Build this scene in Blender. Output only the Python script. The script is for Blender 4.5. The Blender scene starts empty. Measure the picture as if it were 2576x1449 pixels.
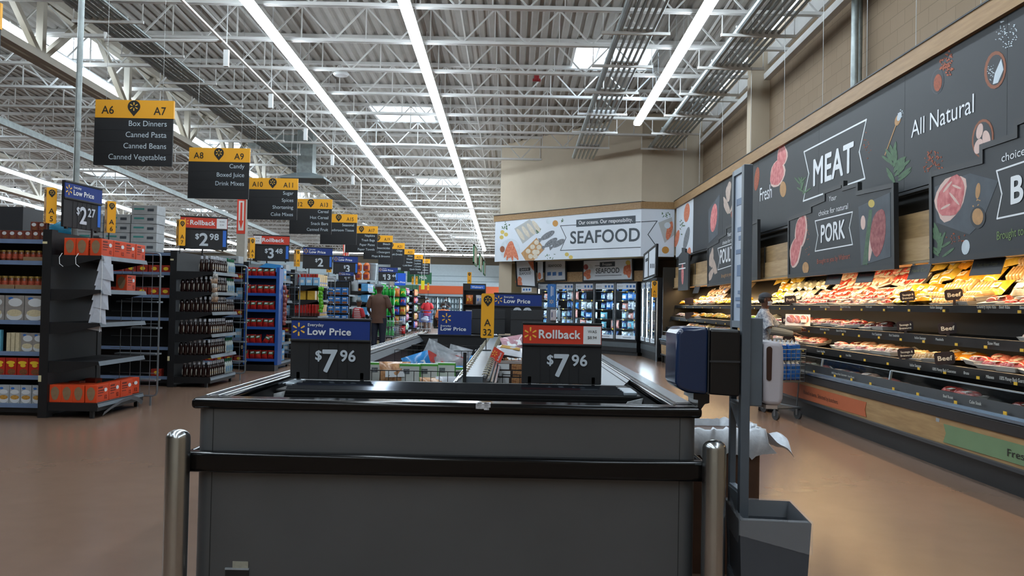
import bpy, math, random
from mathutils import Matrix, Vector
random.seed(7)
scene = bpy.context.scene
COL = scene.collection
R = math.radians
# ------------------------------------------------------------------ camera, sky, exposure
F_PX, PITCH, ROLL, EYE = 2084.0, math.atan(43 / 2084.0), 0.0196, 1.35
cam_data = bpy.data.cameras.new('camera')
cam_data.sensor_width = 36.0
cam_data.lens = 36.0 * F_PX / 2576.0
cam_data.clip_end = 200
camera = bpy.data.objects.new('camera', cam_data)
COL.objects.link(camera)
camera.matrix_world = Matrix.Translation((0, 0, EYE)) @ Matrix.Rotation(math.pi / 2 + PITCH, 4, 'X') @ Matrix.Rotation(ROLL, 4, 'Z')
scene.camera = camera
world = bpy.data.worlds.new('overcast_sky')
scene.world = world
world.use_nodes = True
wbg = world.node_tree.nodes['Background']
wbg.inputs[0].default_value = (0.70, 0.85, 1.0, 1)
wbg.inputs[1].default_value = 8.0
scene.view_settings.view_transform = 'Standard'
scene.view_settings.look = 'None'
scene.view_settings.exposure = 0.0
scene.view_settings.gamma = 1.0
scene.view_settings.use_curve_mapping = False
cy = scene.cycles
cy.max_bounces = 5
cy.diffuse_bounces = 3
cy.glossy_bounces = 3
cy.transmission_bounces = 4
cy.transparent_max_bounces = 6
cy.caustics_reflective = False
cy.caustics_refractive = False
cy.sample_clamp_indirect = 4.0
cy.use_denoising = True
cy.use_adaptive_sampling = True
cy.adaptive_threshold = 0.02
LAMP = 25.0          # radiance of the ceiling strip lenses
WARM = 10.0          # radiance of the case lamps

# ------------------------------------------------------------------ pixel helpers (photo frame 2576 x 1449)
def ray(px, py):
    x = (px - 1288) / F_PX; y = (py - 724.5) / F_PX
    u = x * math.cos(ROLL) + y * math.sin(ROLL); v = -x * math.sin(ROLL) + y * math.cos(ROLL)
    return Vector((u, math.cos(PITCH) + v * math.sin(PITCH), math.sin(PITCH) - v * math.cos(PITCH)))
CAM = Vector((0, 0, EYE))
def atY(px, py, Y):
    d = ray(px, py); return CAM + d * (Y / d.y)
def atX(px, py, X):
    d = ray(px, py); return CAM + d * (X / d.x)
def atZ(px, py, z):
    d = ray(px, py); return CAM + d * ((z - EYE) / d.z)

# ------------------------------------------------------------------ materials
def lin(h):
    h = h.lstrip('#')
    c = [int(h[i:i + 2], 16) / 255 for i in (0, 2, 4)]
    return tuple((x / 12.92 if x <= 0.04045 else ((x + 0.055) / 1.055) ** 2.4) for x in c)
MATS = {}
def mat(name, col, rough=0.5, metal=0.0, spec=0.5, noise=0.0, nscale=8.0, alpha=1.0, trans=0.0, coat=0.0, emit=0.0, stretch=None, col2=None, bump=0.0):
    """a Principled material whose colour varies with an object-space noise"""
    if name in MATS: return MATS[name]
    m = bpy.data.materials.new(name); m.use_nodes = True
    nt = m.node_tree; b = nt.nodes['Principled BSDF']
    c = lin(col) if isinstance(col, str) else col
    b.inputs['Base Color'].default_value = (*c, 1)
    b.inputs['Roughness'].default_value = rough
    b.inputs['Metallic'].default_value = metal
    b.inputs['Specular IOR Level'].default_value = spec
    b.inputs['Alpha'].default_value = alpha
    b.inputs['Transmission Weight'].default_value = trans
    b.inputs['Coat Weight'].default_value = coat
    if emit:
        b.inputs['Emission Color'].default_value = (*c, 1); b.inputs['Emission Strength'].default_value = emit
    if noise or col2 or bump:
        tc = nt.nodes.new('ShaderNodeTexCoord'); mp = nt.nodes.new('ShaderNodeMapping'); nz = nt.nodes.new('ShaderNodeTexNoise')
        nt.links.new(tc.outputs['Object'], mp.inputs['Vector']); nt.links.new(mp.outputs['Vector'], nz.inputs['Vector'])
        if stretch: mp.inputs['Scale'].default_value = stretch
        nz.inputs['Scale'].default_value = nscale; nz.inputs['Detail'].default_value = 5
        if noise or col2:
            rp = nt.nodes.new('ShaderNodeValToRGB'); nt.links.new(nz.outputs['Fac'], rp.inputs['Fac'])
            if col2:
                c2 = lin(col2) if isinstance(col2, str) else col2
                ca, cb = c, c2
            else:
                ca = tuple(x * (1 - noise) for x in c); cb = tuple(min(1, x * (1 + noise)) for x in c)
            rp.color_ramp.elements[0].position = 0.35; rp.color_ramp.elements[1].position = 0.68
            rp.color_ramp.elements[0].color = (*ca, 1); rp.color_ramp.elements[1].color = (*cb, 1)
            nt.links.new(rp.outputs['Color'], b.inputs['Base Color'])
        if bump:
            bp = nt.nodes.new('ShaderNodeBump'); bp.inputs['Strength'].default_value = bump; bp.inputs['Distance'].default_value = 0.01
            nt.links.new(nz.outputs['Fac'], bp.inputs['Height']); nt.links.new(bp.outputs['Normal'], b.inputs['Normal'])
    MATS[name] = m
    return m
def emis(name, col, s):
    if name in MATS: return MATS[name]
    m = bpy.data.materials.new(name); m.use_nodes = True
    nt = m.node_tree; nt.nodes.clear()
    e = nt.nodes.new('ShaderNodeEmission'); o = nt.nodes.new('ShaderNodeOutputMaterial')
    e.inputs[0].default_value = (*(lin(col) if isinstance(col, str) else col), 1); e.inputs[1].default_value = s
    nt.links.new(e.outputs[0], o.inputs[0]); MATS[name] = m
    return m
def wood(name, c1, c2, rough=0.45):
    return mat(name, c1, rough, col2=c2, nscale=3.0, stretch=(9, 0.9, 9), spec=0.35)

# ------------------------------------------------------------------ mesh builder
ID = Matrix.Identity(4)
class MB:
    def __init__(s): s.v = []; s.f = []; s.m = []; s.T = ID
    def add(s, vs, fs, mi=0):
        n = len(s.v)
        if s.T is ID: s.v += [tuple(p) for p in vs]
        else: s.v += [tuple(s.T @ Vector(p)) for p in vs]
        s.f += [tuple(i + n for i in f) for f in fs]; s.m += [mi] * len(fs)
        return s
    def box(s, x0, x1, y0, y1, z0, z1, mi=0):
        return s.add([(x0, y0, z0), (x1, y0, z0), (x1, y1, z0), (x0, y1, z0), (x0, y0, z1), (x1, y0, z1), (x1, y1, z1), (x0, y1, z1)],
                     [(0, 3, 2, 1), (4, 5, 6, 7), (0, 1, 5, 4), (1, 2, 6, 5), (2, 3, 7, 6), (3, 0, 4, 7)], mi)
    def frust(s, b, t, z0, z1, mi=0):
        (bx0, bx1, by0, by1), (x0, x1, y0, y1) = b, t
        return s.add([(bx0, by0, z0), (bx1, by0, z0), (bx1, by1, z0), (bx0, by1, z0), (x0, y0, z1), (x1, y0, z1), (x1, y1, z1), (x0, y1, z1)],
                     [(0, 3, 2, 1), (4, 5, 6, 7), (0, 1, 5, 4), (1, 2, 6, 5), (2, 3, 7, 6), (3, 0, 4, 7)], mi)
    def quad(s, a, b, c, d, mi=0): return s.add([a, b, c, d], [(0, 1, 2, 3)], mi)
    def bar(s, p0, p1, w, h=None, mi=0):
        """a square bar between two points (h is measured along z where it can be)"""
        h = h or w; p0 = Vector(p0); p1 = Vector(p1); d = (p1 - p0).normalized()
        up = Vector((0, 0, 1)) if abs(d.z) < 0.95 else Vector((0, 1, 0))
        a = d.cross(up).normalized() * (w / 2); b = a.cross(d).normalized() * (h / 2)
        vs = [p + q for p in (p0, p1) for q in (-a - b, a - b, a + b, -a + b)]
        return s.add(vs, [(0, 1, 2, 3), (7, 6, 5, 4), (0, 4, 5, 1), (1, 5, 6, 2), (2, 6, 7, 3), (3, 7, 4, 0)], mi)
    def cyl(s, p0, p1, r, n=12, mi=0, r2=None):
        p0 = Vector(p0); p1 = Vector(p1); d = (p1 - p0).normalized(); r2 = r if r2 is None else r2
        up = Vector((0, 0, 1)) if abs(d.z) < 0.9 else Vector((1, 0, 0))
        a = d.cross(up).normalized(); b = d.cross(a)
        cs = [(math.cos(2 * math.pi * i / n), math.sin(2 * math.pi * i / n)) for i in range(n)]
        vs = [p0 + (a * c + b * q) * r for c, q in cs] + [p1 + (a * c + b * q) * r2 for c, q in cs]
        return s.add(vs, [(i, i + n, (i + 1) % n + n, (i + 1) % n) for i in range(n)] + [tuple(range(n)), tuple(range(2 * n - 1, n - 1, -1))], mi)
    def tube(s, pts, r, n=6, mi=0):
        pts = [Vector(p) for p in pts]; vs = []; pa = None
        for i, p in enumerate(pts):
            d = (pts[min(i + 1, len(pts) - 1)] - pts[max(i - 1, 0)]).normalized()
            if pa is None:
                up = Vector((0, 0, 1)) if abs(d.z) < 0.9 else Vector((1, 0, 0)); a = d.cross(up).normalized()
            else:
                a = (pa - d * pa.dot(d)).normalized()
            pa = a; b = d.cross(a)
            rr = r[i] if isinstance(r, (list, tuple)) else r
            vs += [p + (a * math.cos(2 * math.pi * k / n) + b * math.sin(2 * math.pi * k / n)) * rr for k in range(n)]
        fs = []
        for i in range(len(pts) - 1):
            fs += [(i * n + k, (i + 1) * n + k, (i + 1) * n + (k + 1) % n, i * n + (k + 1) % n) for k in range(n)]
        fs += [tuple(range(n)), tuple(range(len(vs) - 1, len(vs) - n - 1, -1))]
        return s.add(vs, fs, mi)
    def lathe(s, prof, n=14, mi=0, c=(0, 0, 0), sx=1.0, sy=1.0, caps=True):
        vs = []; fs = []
        for r_, z in prof:
            vs += [(c[0] + r_ * sx * math.cos(2 * math.pi * k / n), c[1] + r_ * sy * math.sin(2 * math.pi * k / n), c[2] + z) for k in range(n)]
        for i in range(len(prof) - 1):
            fs += [(i * n + k, i * n + (k + 1) % n, (i + 1) * n + (k + 1) % n, (i + 1) * n + k) for k in range(n)]
        if caps: fs += [tuple(range(n - 1, -1, -1)), tuple(range(len(vs) - n, len(vs)))]
        return s.add(vs, fs, mi)
    def ball(s, c, rx, ry, rz, n=12, m=8, mi=0, z0=-1.0, z1=1.0):
        a0, a1 = math.asin(z0), math.asin(z1)
        prof = [(max(math.cos(a0 + (a1 - a0) * i / m), 0.004), math.sin(a0 + (a1 - a0) * i / m) * rz) for i in range(m + 1)]
        return s.lathe(prof, n, mi, c, rx, ry)
    def prism(s, pts, o, ax, ay, t, mi=0):
        """2D outline pts on the plane o + x*ax + y*ay, pulled back by t (ax cross ay is the front)"""
        o = Vector(o); ax = Vector(ax); ay = Vector(ay); nrm = ax.cross(ay).normalized()
        n = len(pts)
        area = sum(pts[i][0] * pts[(i + 1) % n][1] - pts[(i + 1) % n][0] * pts[i][1] for i in range(n))
        if area < 0: pts = pts[::-1]
        fr = [o + ax * x + ay * y for x, y in pts]; bk = [p - nrm * t for p in fr]
        return s.add(fr + bk, [tuple(range(n)), tuple(range(2 * n - 1, n - 1, -1))] + [(i, i + n, (i + 1) % n + n, (i + 1) % n) for i in range(n)], mi)
    def build(s, name, mats, parent=None, smooth=False, bevel=0.0, seg=2, loc=None, angle=35):
        me = bpy.data.meshes.new(name)
        me.from_pydata(s.v, [], s.f)
        if not isinstance(mats, (list, tuple)): mats = [mats]
        for m in mats: me.materials.append(m)
        if len(mats) > 1: me.polygons.foreach_set('material_index', s.m)
        if smooth:
            me.shade_smooth() if hasattr(me, 'shade_smooth') else me.polygons.foreach_set('use_smooth', [True] * len(me.polygons))
            try: me.set_sharp_from_angle(angle=R(angle))
            except Exception: pass
        me.update()
        o = bpy.data.objects.new(name, me); COL.objects.link(o)
        if parent is not None: o.parent = parent
        if loc is not None: o.location = loc
        if bevel:
            bv = o.modifiers.new('bevel', 'BEVEL'); bv.width = bevel; bv.segments = seg; bv.limit_method = 'ANGLE'; bv.angle_limit = R(40)
        return o

def tag(o, label=None, cat=None, group=None, kind=None):
    if label: o['label'] = label
    if cat: o['category'] = cat
    if group: o['group'] = group
    if kind: o['kind'] = kind
    return o
def thing(name, label, cat, loc=(0, 0, 0), rz=0.0, group=None):
    o = bpy.data.objects.new(name, None); o.empty_display_size = 0.1; COL.objects.link(o)
    o.location = loc; o.rotation_euler = (0, 0, rz)
    return tag(o, label, cat, group)
def structure(o): o['kind'] = 'structure'; return o
KIDS = {}
def dup(root, loc=None, rot=None, label=None, group=None, scale=None):
    """a copy of a thing, of its parts and of their sub-parts (mesh data shared)"""
    if root.name not in KIDS:
        KIDS[root.name] = [(c, list(c.children)) for c in root.children]
    r = root.copy(); COL.objects.link(r)
    if loc is not None: r.location = loc
    if rot is not None: r.rotation_euler = tuple(rot) if hasattr(rot, '__len__') else (0, 0, rot)
    if scale is not None: r.scale = scale
    if label: r['label'] = label
    if group: r['group'] = group
    for ch, gs in KIDS[root.name]:
        c = ch.copy(); COL.objects.link(c); c.parent = r
        for g in gs:
            d = g.copy(); COL.objects.link(d); d.parent = c
    return r
class Proto:
    """a kind of thing: the first placing moves the original, later ones copy it"""
    def __init__(s, root): s.root = root; s.used = False
    def put(s, loc, rot=0.0, label=None, group=None, scale=None):
        if s.used: return dup(s.root, loc, rot, label, group, scale)
        s.used = True; r = s.root
        KIDS[r.name] = [(c, list(c.children)) for c in r.children]
        r.location = loc; r.rotation_euler = tuple(rot) if hasattr(rot, '__len__') else (0, 0, rot)
        if scale is not None: r.scale = scale
        if label: r['label'] = label
        if group: r['group'] = group
        return r
ORD = 'first second third fourth fifth sixth seventh eighth ninth tenth eleventh twelfth thirteenth fourteenth fifteenth sixteenth seventeenth eighteenth nineteenth twentieth'.split()
def nth(i): return ORD[i] if i < 20 else ('twenty-' + ORD[i - 20] if i < 29 else 'thirtieth' if i == 29 else 'thirty-' + ORD[i - 30])

# ------------------------------------------------------------------ lettering
FONT = None
TXT = {}
def text_mesh(s, bold=0.0, space=1.0):
    k = (s, bold, space)
    if k not in TXT:
        cu = bpy.data.curves.new('lettering', 'FONT'); cu.body = s
        if FONT: cu.font = FONT
        cu.size = 1.0; cu.space_character = space; cu.resolution_u = 4
        o = bpy.data.objects.new('lettering', cu)
        me = bpy.data.meshes.new_from_object(o)
        bpy.data.objects.remove(o); bpy.data.curves.remove(cu)
        xs = [v.co.x for v in me.vertices] or [0, 1]; ys = [v.co.y for v in me.vertices] or [0, 1]
        TXT[k] = ([tuple(v.co) for v in me.vertices], [tuple(p.vertices) for p in me.polygons], min(xs), max(xs))
        bpy.data.meshes.remove(me)
    return TXT[k]
CAP = 1.0
CAP = max(v[1] for v in text_mesh('H')[0]); TXT.clear()
def put_text(mb, s, o, ax, ay, cap, width=None, align='L', bold=0.0, mi=0, space=1.0):
    bold = bold * .8; space = 1.0 + max(0, bold) * 1.6
    """lettering s with its baseline start at o; ax, ay unit vectors; cap = capital height in metres; width fits the line"""
    vs, fs, x0, x1 = text_mesh(s, bold, space)
    sy = cap / CAP; sx = (width / (x1 - x0)) if width else sy
    ax = Vector(ax); ay = Vector(ay); n = ax.cross(ay); o = Vector(o)
    w = (x1 - x0) * sx
    sh = -x0 * sx - (w if align == 'R' else w / 2 if align == 'C' else 0)
    offs = [(0, 0)] if bold <= 0 else [(bold * math.cos(a), bold * math.sin(a)) for a in (.4, 1.18, 1.97, 2.75, 3.54, 4.32, 5.1, 5.89)]
    for k, (dx, dy) in enumerate(offs): mb.add([o + ax * ((x + dx) * sx + sh) + ay * ((y + dy) * sy) + n * (0.0015 + k * 0.00015) for x, y, z in vs], fs, mi)
    return w
class Plane:
    cnt = 0
    """a flat board seen in the photograph: o on it, ax to the viewer's right, ay up"""
    def __init__(s, o, ax, ay=(0, 0, 1)):
        s.o = Vector(o); s.ax = Vector(ax).normalized(); s.ay = Vector(ay).normalized(); s.n = s.ax.cross(s.ay)
    def uv(s, px, py):
        d = ray(px, py); t = (s.o - CAM).dot(s.n) / d.dot(s.n); p = CAM + d * t - s.o
        return (p.dot(s.ax), p.dot(s.ay))
    def at(s, u, v, n=0.0): return s.o + s.ax * u + s.ay * v + s.n * n
    def poly(s, mb, pts, n0=0.002, t=0.003, mi=0, px=True):
        q = [s.uv(*p) for p in pts] if px else pts
        Plane.cnt += 1; n0 += (Plane.cnt % 60) * 3e-5
        mb.prism(q, s.o + s.n * n0, s.ax, s.ay, t, mi)
    def oval(s, mb, cx, cy, rx, ry, rot=0, n=18, n0=0.002, t=0.003, mi=0, wob=0.0):
        """an oval given in photo pixels"""
        pts = []
        for k in range(n):
            a = 2 * math.pi * k / n; w = 1 + wob * math.sin(3 * a + cx) + wob * 0.6 * math.sin(5 * a + cy)
            x = rx * math.cos(a) * w; y = ry * math.sin(a) * w
            pts.append((cx + x * math.cos(rot) - y * math.sin(rot), cy + x * math.sin(rot) + y * math.cos(rot)))
        s.poly(mb, pts, n0, t, mi)
    def line(s, mb, pts, w, n0=0.003, t=0.003, mi=0, close=False):
        """a drawn line of width w metres through photo pixels"""
        q = [Vector((*s.uv(*p), 0)) for p in pts]
        if close: q.append(q[0])
        for a, b in zip(q, q[1:]):
            Plane.cnt += 1; n0 += 4e-5
            d = (b - a).normalized(); m = Vector((-d.y, d.x, 0)) * (w / 2); a2 = a - d * w * .45; b2 = b + d * w * .45
            mb.prism([(p.x, p.y) for p in (a2 - m, b2 - m, b2 + m, a2 + m)], s.o + s.n * n0, s.ax, s.ay, t, mi)
    def text(s, mb, t, p0, p1, ptop, bold=0.0, mi=0, n0=0.003, fit=True):
        """p0, p1: photo pixels of the baseline's two ends; ptop: pixel on the capitals' top above p0"""
        a = s.uv(*p0); b = s.uv(*p1); c = s.uv(*ptop)
        put_text(mb, t, s.at(a[0], a[1], n0), (s.ax * (b[0] - a[0]) + s.ay * (b[1] - a[1])).normalized(), s.ay, c[1] - a[1], (b[0] - a[0]) if fit else None, bold=bold, mi=mi)
def spark(mb, c, ax, ay, r, mi=0, rot=0.0, t=0.002):
    """six rounded rays round a centre"""
    c = Vector(c); ax = Vector(ax); ay = Vector(ay)
    for k in range(6):
        a = math.pi / 2 + k * math.pi / 3 + rot
        d = (math.cos(a), math.sin(a)); q = (-d[1], d[0])
        prof = [(0.36, 0.055), (0.42, 0.085), (0.90, 0.13), (0.98, 0.10), (1.0, 0.0)]
        pts = [(d[0] * x * r + q[0] * w * r, d[1] * x * r + q[1] * w * r) for x, w in prof] + [(d[0] * x * r - q[0] * w * r, d[1] * x * r - q[1] * w * r) for x, w in prof[-2::-1]]
        mb.prism(pts, c, ax, ay, t, mi)
# ------------------------------------------------------------------ common materials
BLACK = mat('black_paint', '1b1c1f', 0.45, noise=0.15, nscale=20)
DARK = mat('dark_panel', '25272b', 0.5, noise=0.1, nscale=10)
SIGNBLK = mat('sign_black', '1b1c1f', 0.55, noise=0.06, nscale=3)
WHITE = mat('white_ink', 'e9edf0', 0.5)
GREYM = mat('grey_metal', '7d858c', 0.35, 0.6, noise=0.1, nscale=15)
PALEM = mat('pale_metal', 'a9b4bd', 0.35, 0.4, noise=0.08, nscale=15)
STEEL = mat('brushed_steel', 'b9bcbd', 0.22, 1.0, noise=0.08, nscale=6, stretch=(8, 8, .5))
YEL = mat('yellow_print', 'f2ab1d', 0.5)
SPARK = mat('spark_yellow', 'f6c044', 0.5)
BLUE = mat('blue_print', '13347f', 0.4, noise=0.06, nscale=2)
REDP = mat('red_print', 'd13a22', 0.45, noise=0.04, nscale=2)
INK = mat('dark_ink', '1f1c17', 0.6)
PAINTW = mat('white_roof_paint', 'e2e2df', 0.6, noise=0.06, nscale=2)
GALV = mat('galvanised', '98a09f', 0.4, 0.5, noise=0.15, nscale=10)
BEIGE = mat('beige_wall_paint', 'beb09a', 0.75, noise=0.04, nscale=1.5)
WOODT = wood('oak_laminate', '8f6f48', '9f7e55')

ZL = lambda Y: 6.25 - 0.033 * Y      # strip lights
ZJ = lambda Y: 6.42 - 0.033 * Y      # joist bottom chords
ZD = lambda Y: 7.12 - 0.033 * Y      # underside of the roof deck
X0, X1, Y0, Y1 = -42.0, 4.9, -9.0, 57.5

# ---- floor: polished, stained concrete
m = mat('stained_concrete', '8a6a55', 0.24, spec=0.45)
nt = m.node_tree; b = nt.nodes['Principled BSDF']
tc = nt.nodes.new('ShaderNodeTexCoord')
def nz(scale, detail=6, dist=0.0):
    n = nt.nodes.new('ShaderNodeTexNoise'); n.inputs['Scale'].default_value = scale; n.inputs['Detail'].default_value = detail; n.inputs['Distortion'].default_value = dist
    nt.links.new(tc.outputs['Object'], n.inputs['Vector']); return n
n1 = nz(0.4, 4, 0.0); n2 = nz(5.0, 4)
r1 = nt.nodes.new('ShaderNodeValToRGB'); nt.links.new(n1.outputs['Fac'], r1.inputs['Fac'])
r1.color_ramp.elements[0].position = 0.32; r1.color_ramp.elements[1].position = 0.7
r1.color_ramp.elements[0].color = (*lin('765e4f'), 1); r1.color_ramp.elements[1].color = (*lin('816857'), 1)
mx = nt.nodes.new('ShaderNodeMix'); mx.data_type = 'RGBA'; mx.blend_type = 'MULTIPLY'; mx.inputs['Factor'].default_value = 0.14
r2 = nt.nodes.new('ShaderNodeValToRGB'); nt.links.new(n2.outputs['Fac'], r2.inputs['Fac'])
r2.color_ramp.elements[0].color = (0.62, 0.6, 0.6, 1); r2.color_ramp.elements[1].color = (1, 1, 1, 1); r2.color_ramp.elements[0].position = 0.3; r2.color_ramp.elements[1].position = 0.6
nt.links.new(r1.outputs['Color'], mx.inputs['A']); nt.links.new(r2.outputs['Color'], mx.inputs['B']); nt.links.new(mx.outputs['Result'], b.inputs['Base Color'])
rr = nt.nodes.new('ShaderNodeMapRange'); rr.inputs['To Min'].default_value = 0.2; rr.inputs['To Max'].default_value = 0.3
nt.links.new(n1.outputs['Fac'], rr.inputs['Value']); nt.links.new(rr.outputs['Result'], b.inputs['Roughness'])
f = MB(); f.box(X0, X1 + .3, Y0, Y1, -0.1, 0.0); structure(f.build('floor', m))

# ---- walls
cmu = mat('painted_block', 'a08d77', 0.8)
nt = cmu.node_tree; b = nt.nodes['Principled BSDF']; tc = nt.nodes.new('ShaderNodeTexCoord'); mp = nt.nodes.new('ShaderNodeMapping'); mp.inputs['Rotation'].default_value = (R(90), 0, R(90))
br = nt.nodes.new('ShaderNodeTexBrick'); br.inputs['Scale'].default_value = 1.0; br.inputs['Brick Width'].default_value = 0.4; br.inputs['Row Height'].default_value = 0.2; br.inputs['Mortar Size'].default_value = 0.006
br.inputs['Color1'].default_value = (*lin('8f7b64'), 1); br.inputs['Color2'].default_value = (*lin('8a765f'), 1); br.inputs['Mortar'].default_value = (*lin('7a6853'), 1)
sp = nt.nodes.new('ShaderNodeSeparateXYZ'); cb = nt.nodes.new('ShaderNodeCombineXYZ')
nt.links.new(tc.outputs['Object'], sp.inputs[0]); nt.links.new(sp.outputs['Y'], cb.inputs['X']); nt.links.new(sp.outputs['Z'], cb.inputs['Y'])
nt.links.new(cb.outputs[0], br.inputs['Vector']); nt.links.new(br.outputs['Color'], b.inputs['Base Color'])
w = MB(); w.add([(X1, Y0, 0), (X1, 25.0, 0), (X1, 25.0, ZD(23) + .05), (X1, Y0, ZD(Y0) + .05), (X1 + .2, Y0, 0), (X1 + .2, 25, 0), (X1 + .2, 25, ZD(23) + .05), (X1 + .2, Y0, ZD(Y0) + .05)],
                [(0, 1, 2, 3), (7, 6, 5, 4), (0, 4, 5, 1), (3, 2, 6, 7), (0, 3, 7, 4), (1, 5, 6, 2)]); structure(w.build('wall_right', cmu))
FARW = mat('far_wall_paint', '6d6253', 0.8, noise=0.1, nscale=0.6)
w = MB(); w.box(X0, X1, Y1, Y1 + .2, 0, ZD(Y1) + .05); structure(w.build('wall_far', FARW))
w = MB(); w.box(X0 - .2, X0, Y0, Y1, 0, ZD(Y0)); structure(w.build('wall_left', BEIGE))
w = MB(); w.box(X0, X1, Y0 - .2, Y0, 0, ZD(Y0)); structure(w.build('wall_back', BEIGE))

# seafood bulkhead: a diagonal wall across the corner with a short square end
DA, DB, DC = Vector((-0.41, 25.55, 0)), Vector((3.33, 21.55, 0)), Vector((X1, 21.45, 0))
def wallseg(name, a, b_, z0, zt, m, th=0.2):
    d = (b_ - a).normalized(); n = Vector((-d.y, d.x, 0)) * th
    w = MB(); P = [a, b_, b_ + n, a + n]
    w.add([(p.x, p.y, z0) for p in P] + [(p.x, p.y, zt(p.y) if callable(zt) else zt) for p in P], [(3, 2, 1, 0), (4, 5, 6, 7), (0, 1, 5, 4), (1, 2, 6, 5), (2, 3, 7, 6), (3, 0, 4, 7)])
    return structure(w.build(name, m))
zt = lambda y: ZD(y) + 0.03
wallseg('wall_seafood', DA, DB, 2.72, zt, BEIGE)
wallseg('wall_corner', DB, DC, 2.72, zt, BEIGE)
wallseg('wall_return', Vector((-0.41, Y1, 0)), DA, 2.72, zt, BEIGE)
# lower walls behind the glass doors, set back under the bulkhead
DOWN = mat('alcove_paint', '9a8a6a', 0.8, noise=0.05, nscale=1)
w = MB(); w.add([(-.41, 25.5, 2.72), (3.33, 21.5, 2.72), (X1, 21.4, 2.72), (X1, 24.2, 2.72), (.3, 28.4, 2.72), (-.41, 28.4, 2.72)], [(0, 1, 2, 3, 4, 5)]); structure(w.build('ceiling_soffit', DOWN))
off = Vector((0.73, 0.68, 0)) * 1.75
wallseg('wall_alcove', DA + Vector((0.55, 2.2, 0)), Vector((X1, 23.2, 0)) + Vector((0, .2, 0)), 0, 2.72, BEIGE)
w = MB(); w.box(-0.41, -0.02, 25.6, 25.95, 0, 2.72); structure(w.build('column_corner', BEIGE))
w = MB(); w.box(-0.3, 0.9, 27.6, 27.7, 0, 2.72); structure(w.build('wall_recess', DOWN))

# ---- roof deck with skylight openings
SKY = [(2.0, 17.1), (2.0, 7.4), (-2.95, 22.0), (-2.9, 31.8), (-2.85, 41.2), (-2.85, 50.6), (-9.0, 17.1), (-9.2, 26.2), (-8.8, 35.7), (-8.8, 45.2), (-15.5, 31.3), (-15.3, 21.8), (-15.3, 40.8), (-22, 36), (-22, 26.5), (-22, 45.5), (-29, 31), (-29, 41), (2.0, -2.0), (-6.0, 2.0)]
SW, SL = 0.85, 0.95
deck = MB(); PITCHX = 0.2; N = int((X1 - X0) / PITCHX)
for i in range(N):
    xa = X0 + i * PITCHX
    prof = [(xa, 0.045), (xa + .055, 0.045), (xa + .085, 0.0), (xa + .17, 0.0), (xa + .2, 0.045)]
    cuts = sorted((sy - SL, sy + SL) for sx, sy in SKY if sx - SW < xa + PITCHX * .5 < sx + SW)
    ys = [Y0] + [c for ab in cuts for c in ab] + [Y1]
    for a, b_ in zip(ys[0::2], ys[1::2]):
        n = len(deck.v)
        deck.add([(x, a, ZD(a) + h) for x, h in prof] + [(x, b_, ZD(b_) + h) for x, h in prof], [(k, k + 1, k + 6, k + 5) for k in range(4)])
structure(deck.build('ceiling', mat('roof_deck_paint', 'aba7a0', 0.55, noise=0.05, nscale=3)))
dome_m = bpy.data.materials.new('skylight_acrylic'); dome_m.use_nodes = True
nt = dome_m.node_tree; nt.nodes.clear(); o_ = nt.nodes.new('ShaderNodeOutputMaterial'); t_ = nt.nodes.new('ShaderNodeBsdfTranslucent'); t_.inputs[0].default_value = (.93, .95, .97, 1)
nt.links.new(t_.outputs[0], o_.inputs[0])
for i, (sx, sy) in enumerate(SKY):
    z = ZD(sy)
    w = MB()
    for a in ((-SW, -SW + .05, -SL, SL), (SW - .05, SW, -SL, SL), (-SW, SW, -SL, -SL + .05), (-SW, SW, SL - .05, SL)):
        w.box(sx + a[0], sx + a[1], sy + a[2], sy + a[3], z - .03 , z + .28)
    for k in (-1, 1): w.box(sx + k * .28 - .012, sx + k * .28 + .012, sy - SL, sy + SL, z + .18, z + .2)
    root = structure(w.build('window_%d' % (i + 1), PAINTW))
    d = MB(); nx = 6
    P = [[(sx + SW * 2 * (a / nx - .5), sy + SL * 2 * (c / nx - .5), z + .26 + .2 * (1 - (2 * a / nx - 1) ** 2) * (1 - (2 * c / nx - 1) ** 2)) for c in range(nx + 1)] for a in range(nx + 1)]
    d.add([p for row in P for p in row], [(a * (nx + 1) + c, (a + 1) * (nx + 1) + c, (a + 1) * (nx + 1) + c + 1, a * (nx + 1) + c + 1) for a in range(nx) for c in range(nx)])
    d.build('pane', dome_m, root, smooth=True)

# ---- open-web roof joists across the store
def joist(Y, x0, x1):
    zb, ztop = ZJ(Y), ZD(Y) - 0.03
    j = MB()
    for z, h in ((zb, .05), (ztop - .03, .06)):
        j.box(x0, x1, Y - .055, Y - .012, z, z + h); j.box(x0, x1, Y + .012, Y + .055, z, z + h)
    x = x0; st = 0.57; k = 0
    while x + st <= x1:
        a, b_ = (zb + .03, ztop - .03) if k % 2 == 0 else (ztop - .03, zb + .03)
        j.bar((x, Y, a), (x + st, Y, b_), .026)
        if k % 2 == 0: j.bar((x + st, Y, ztop - .03), (x + st, Y, zb + .03), .02)
        x += st; k += 1
    o = j.build('trim_joist', PAINTW); structure(o); return o
Y = 1.6
while Y < 57:
    joist(Y, X0, X1 if Y < 21 else (-0.2 if Y > 26 else (3.3 - (Y - 21.6) * .935 if Y < 25.5 else -.42)))
    Y += 1.62
# bridging rods along the roof
for x in (-1.0, -5.6, -11.0, 3.6):
    w = MB(); w.bar((x, Y0, ZD(Y0) - .09), (x, 21 if x > 0 else Y1, ZD(21 if x > 0 else Y1) - .09), .03); structure(w.build('trim_bridging', PAINTW))
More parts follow.
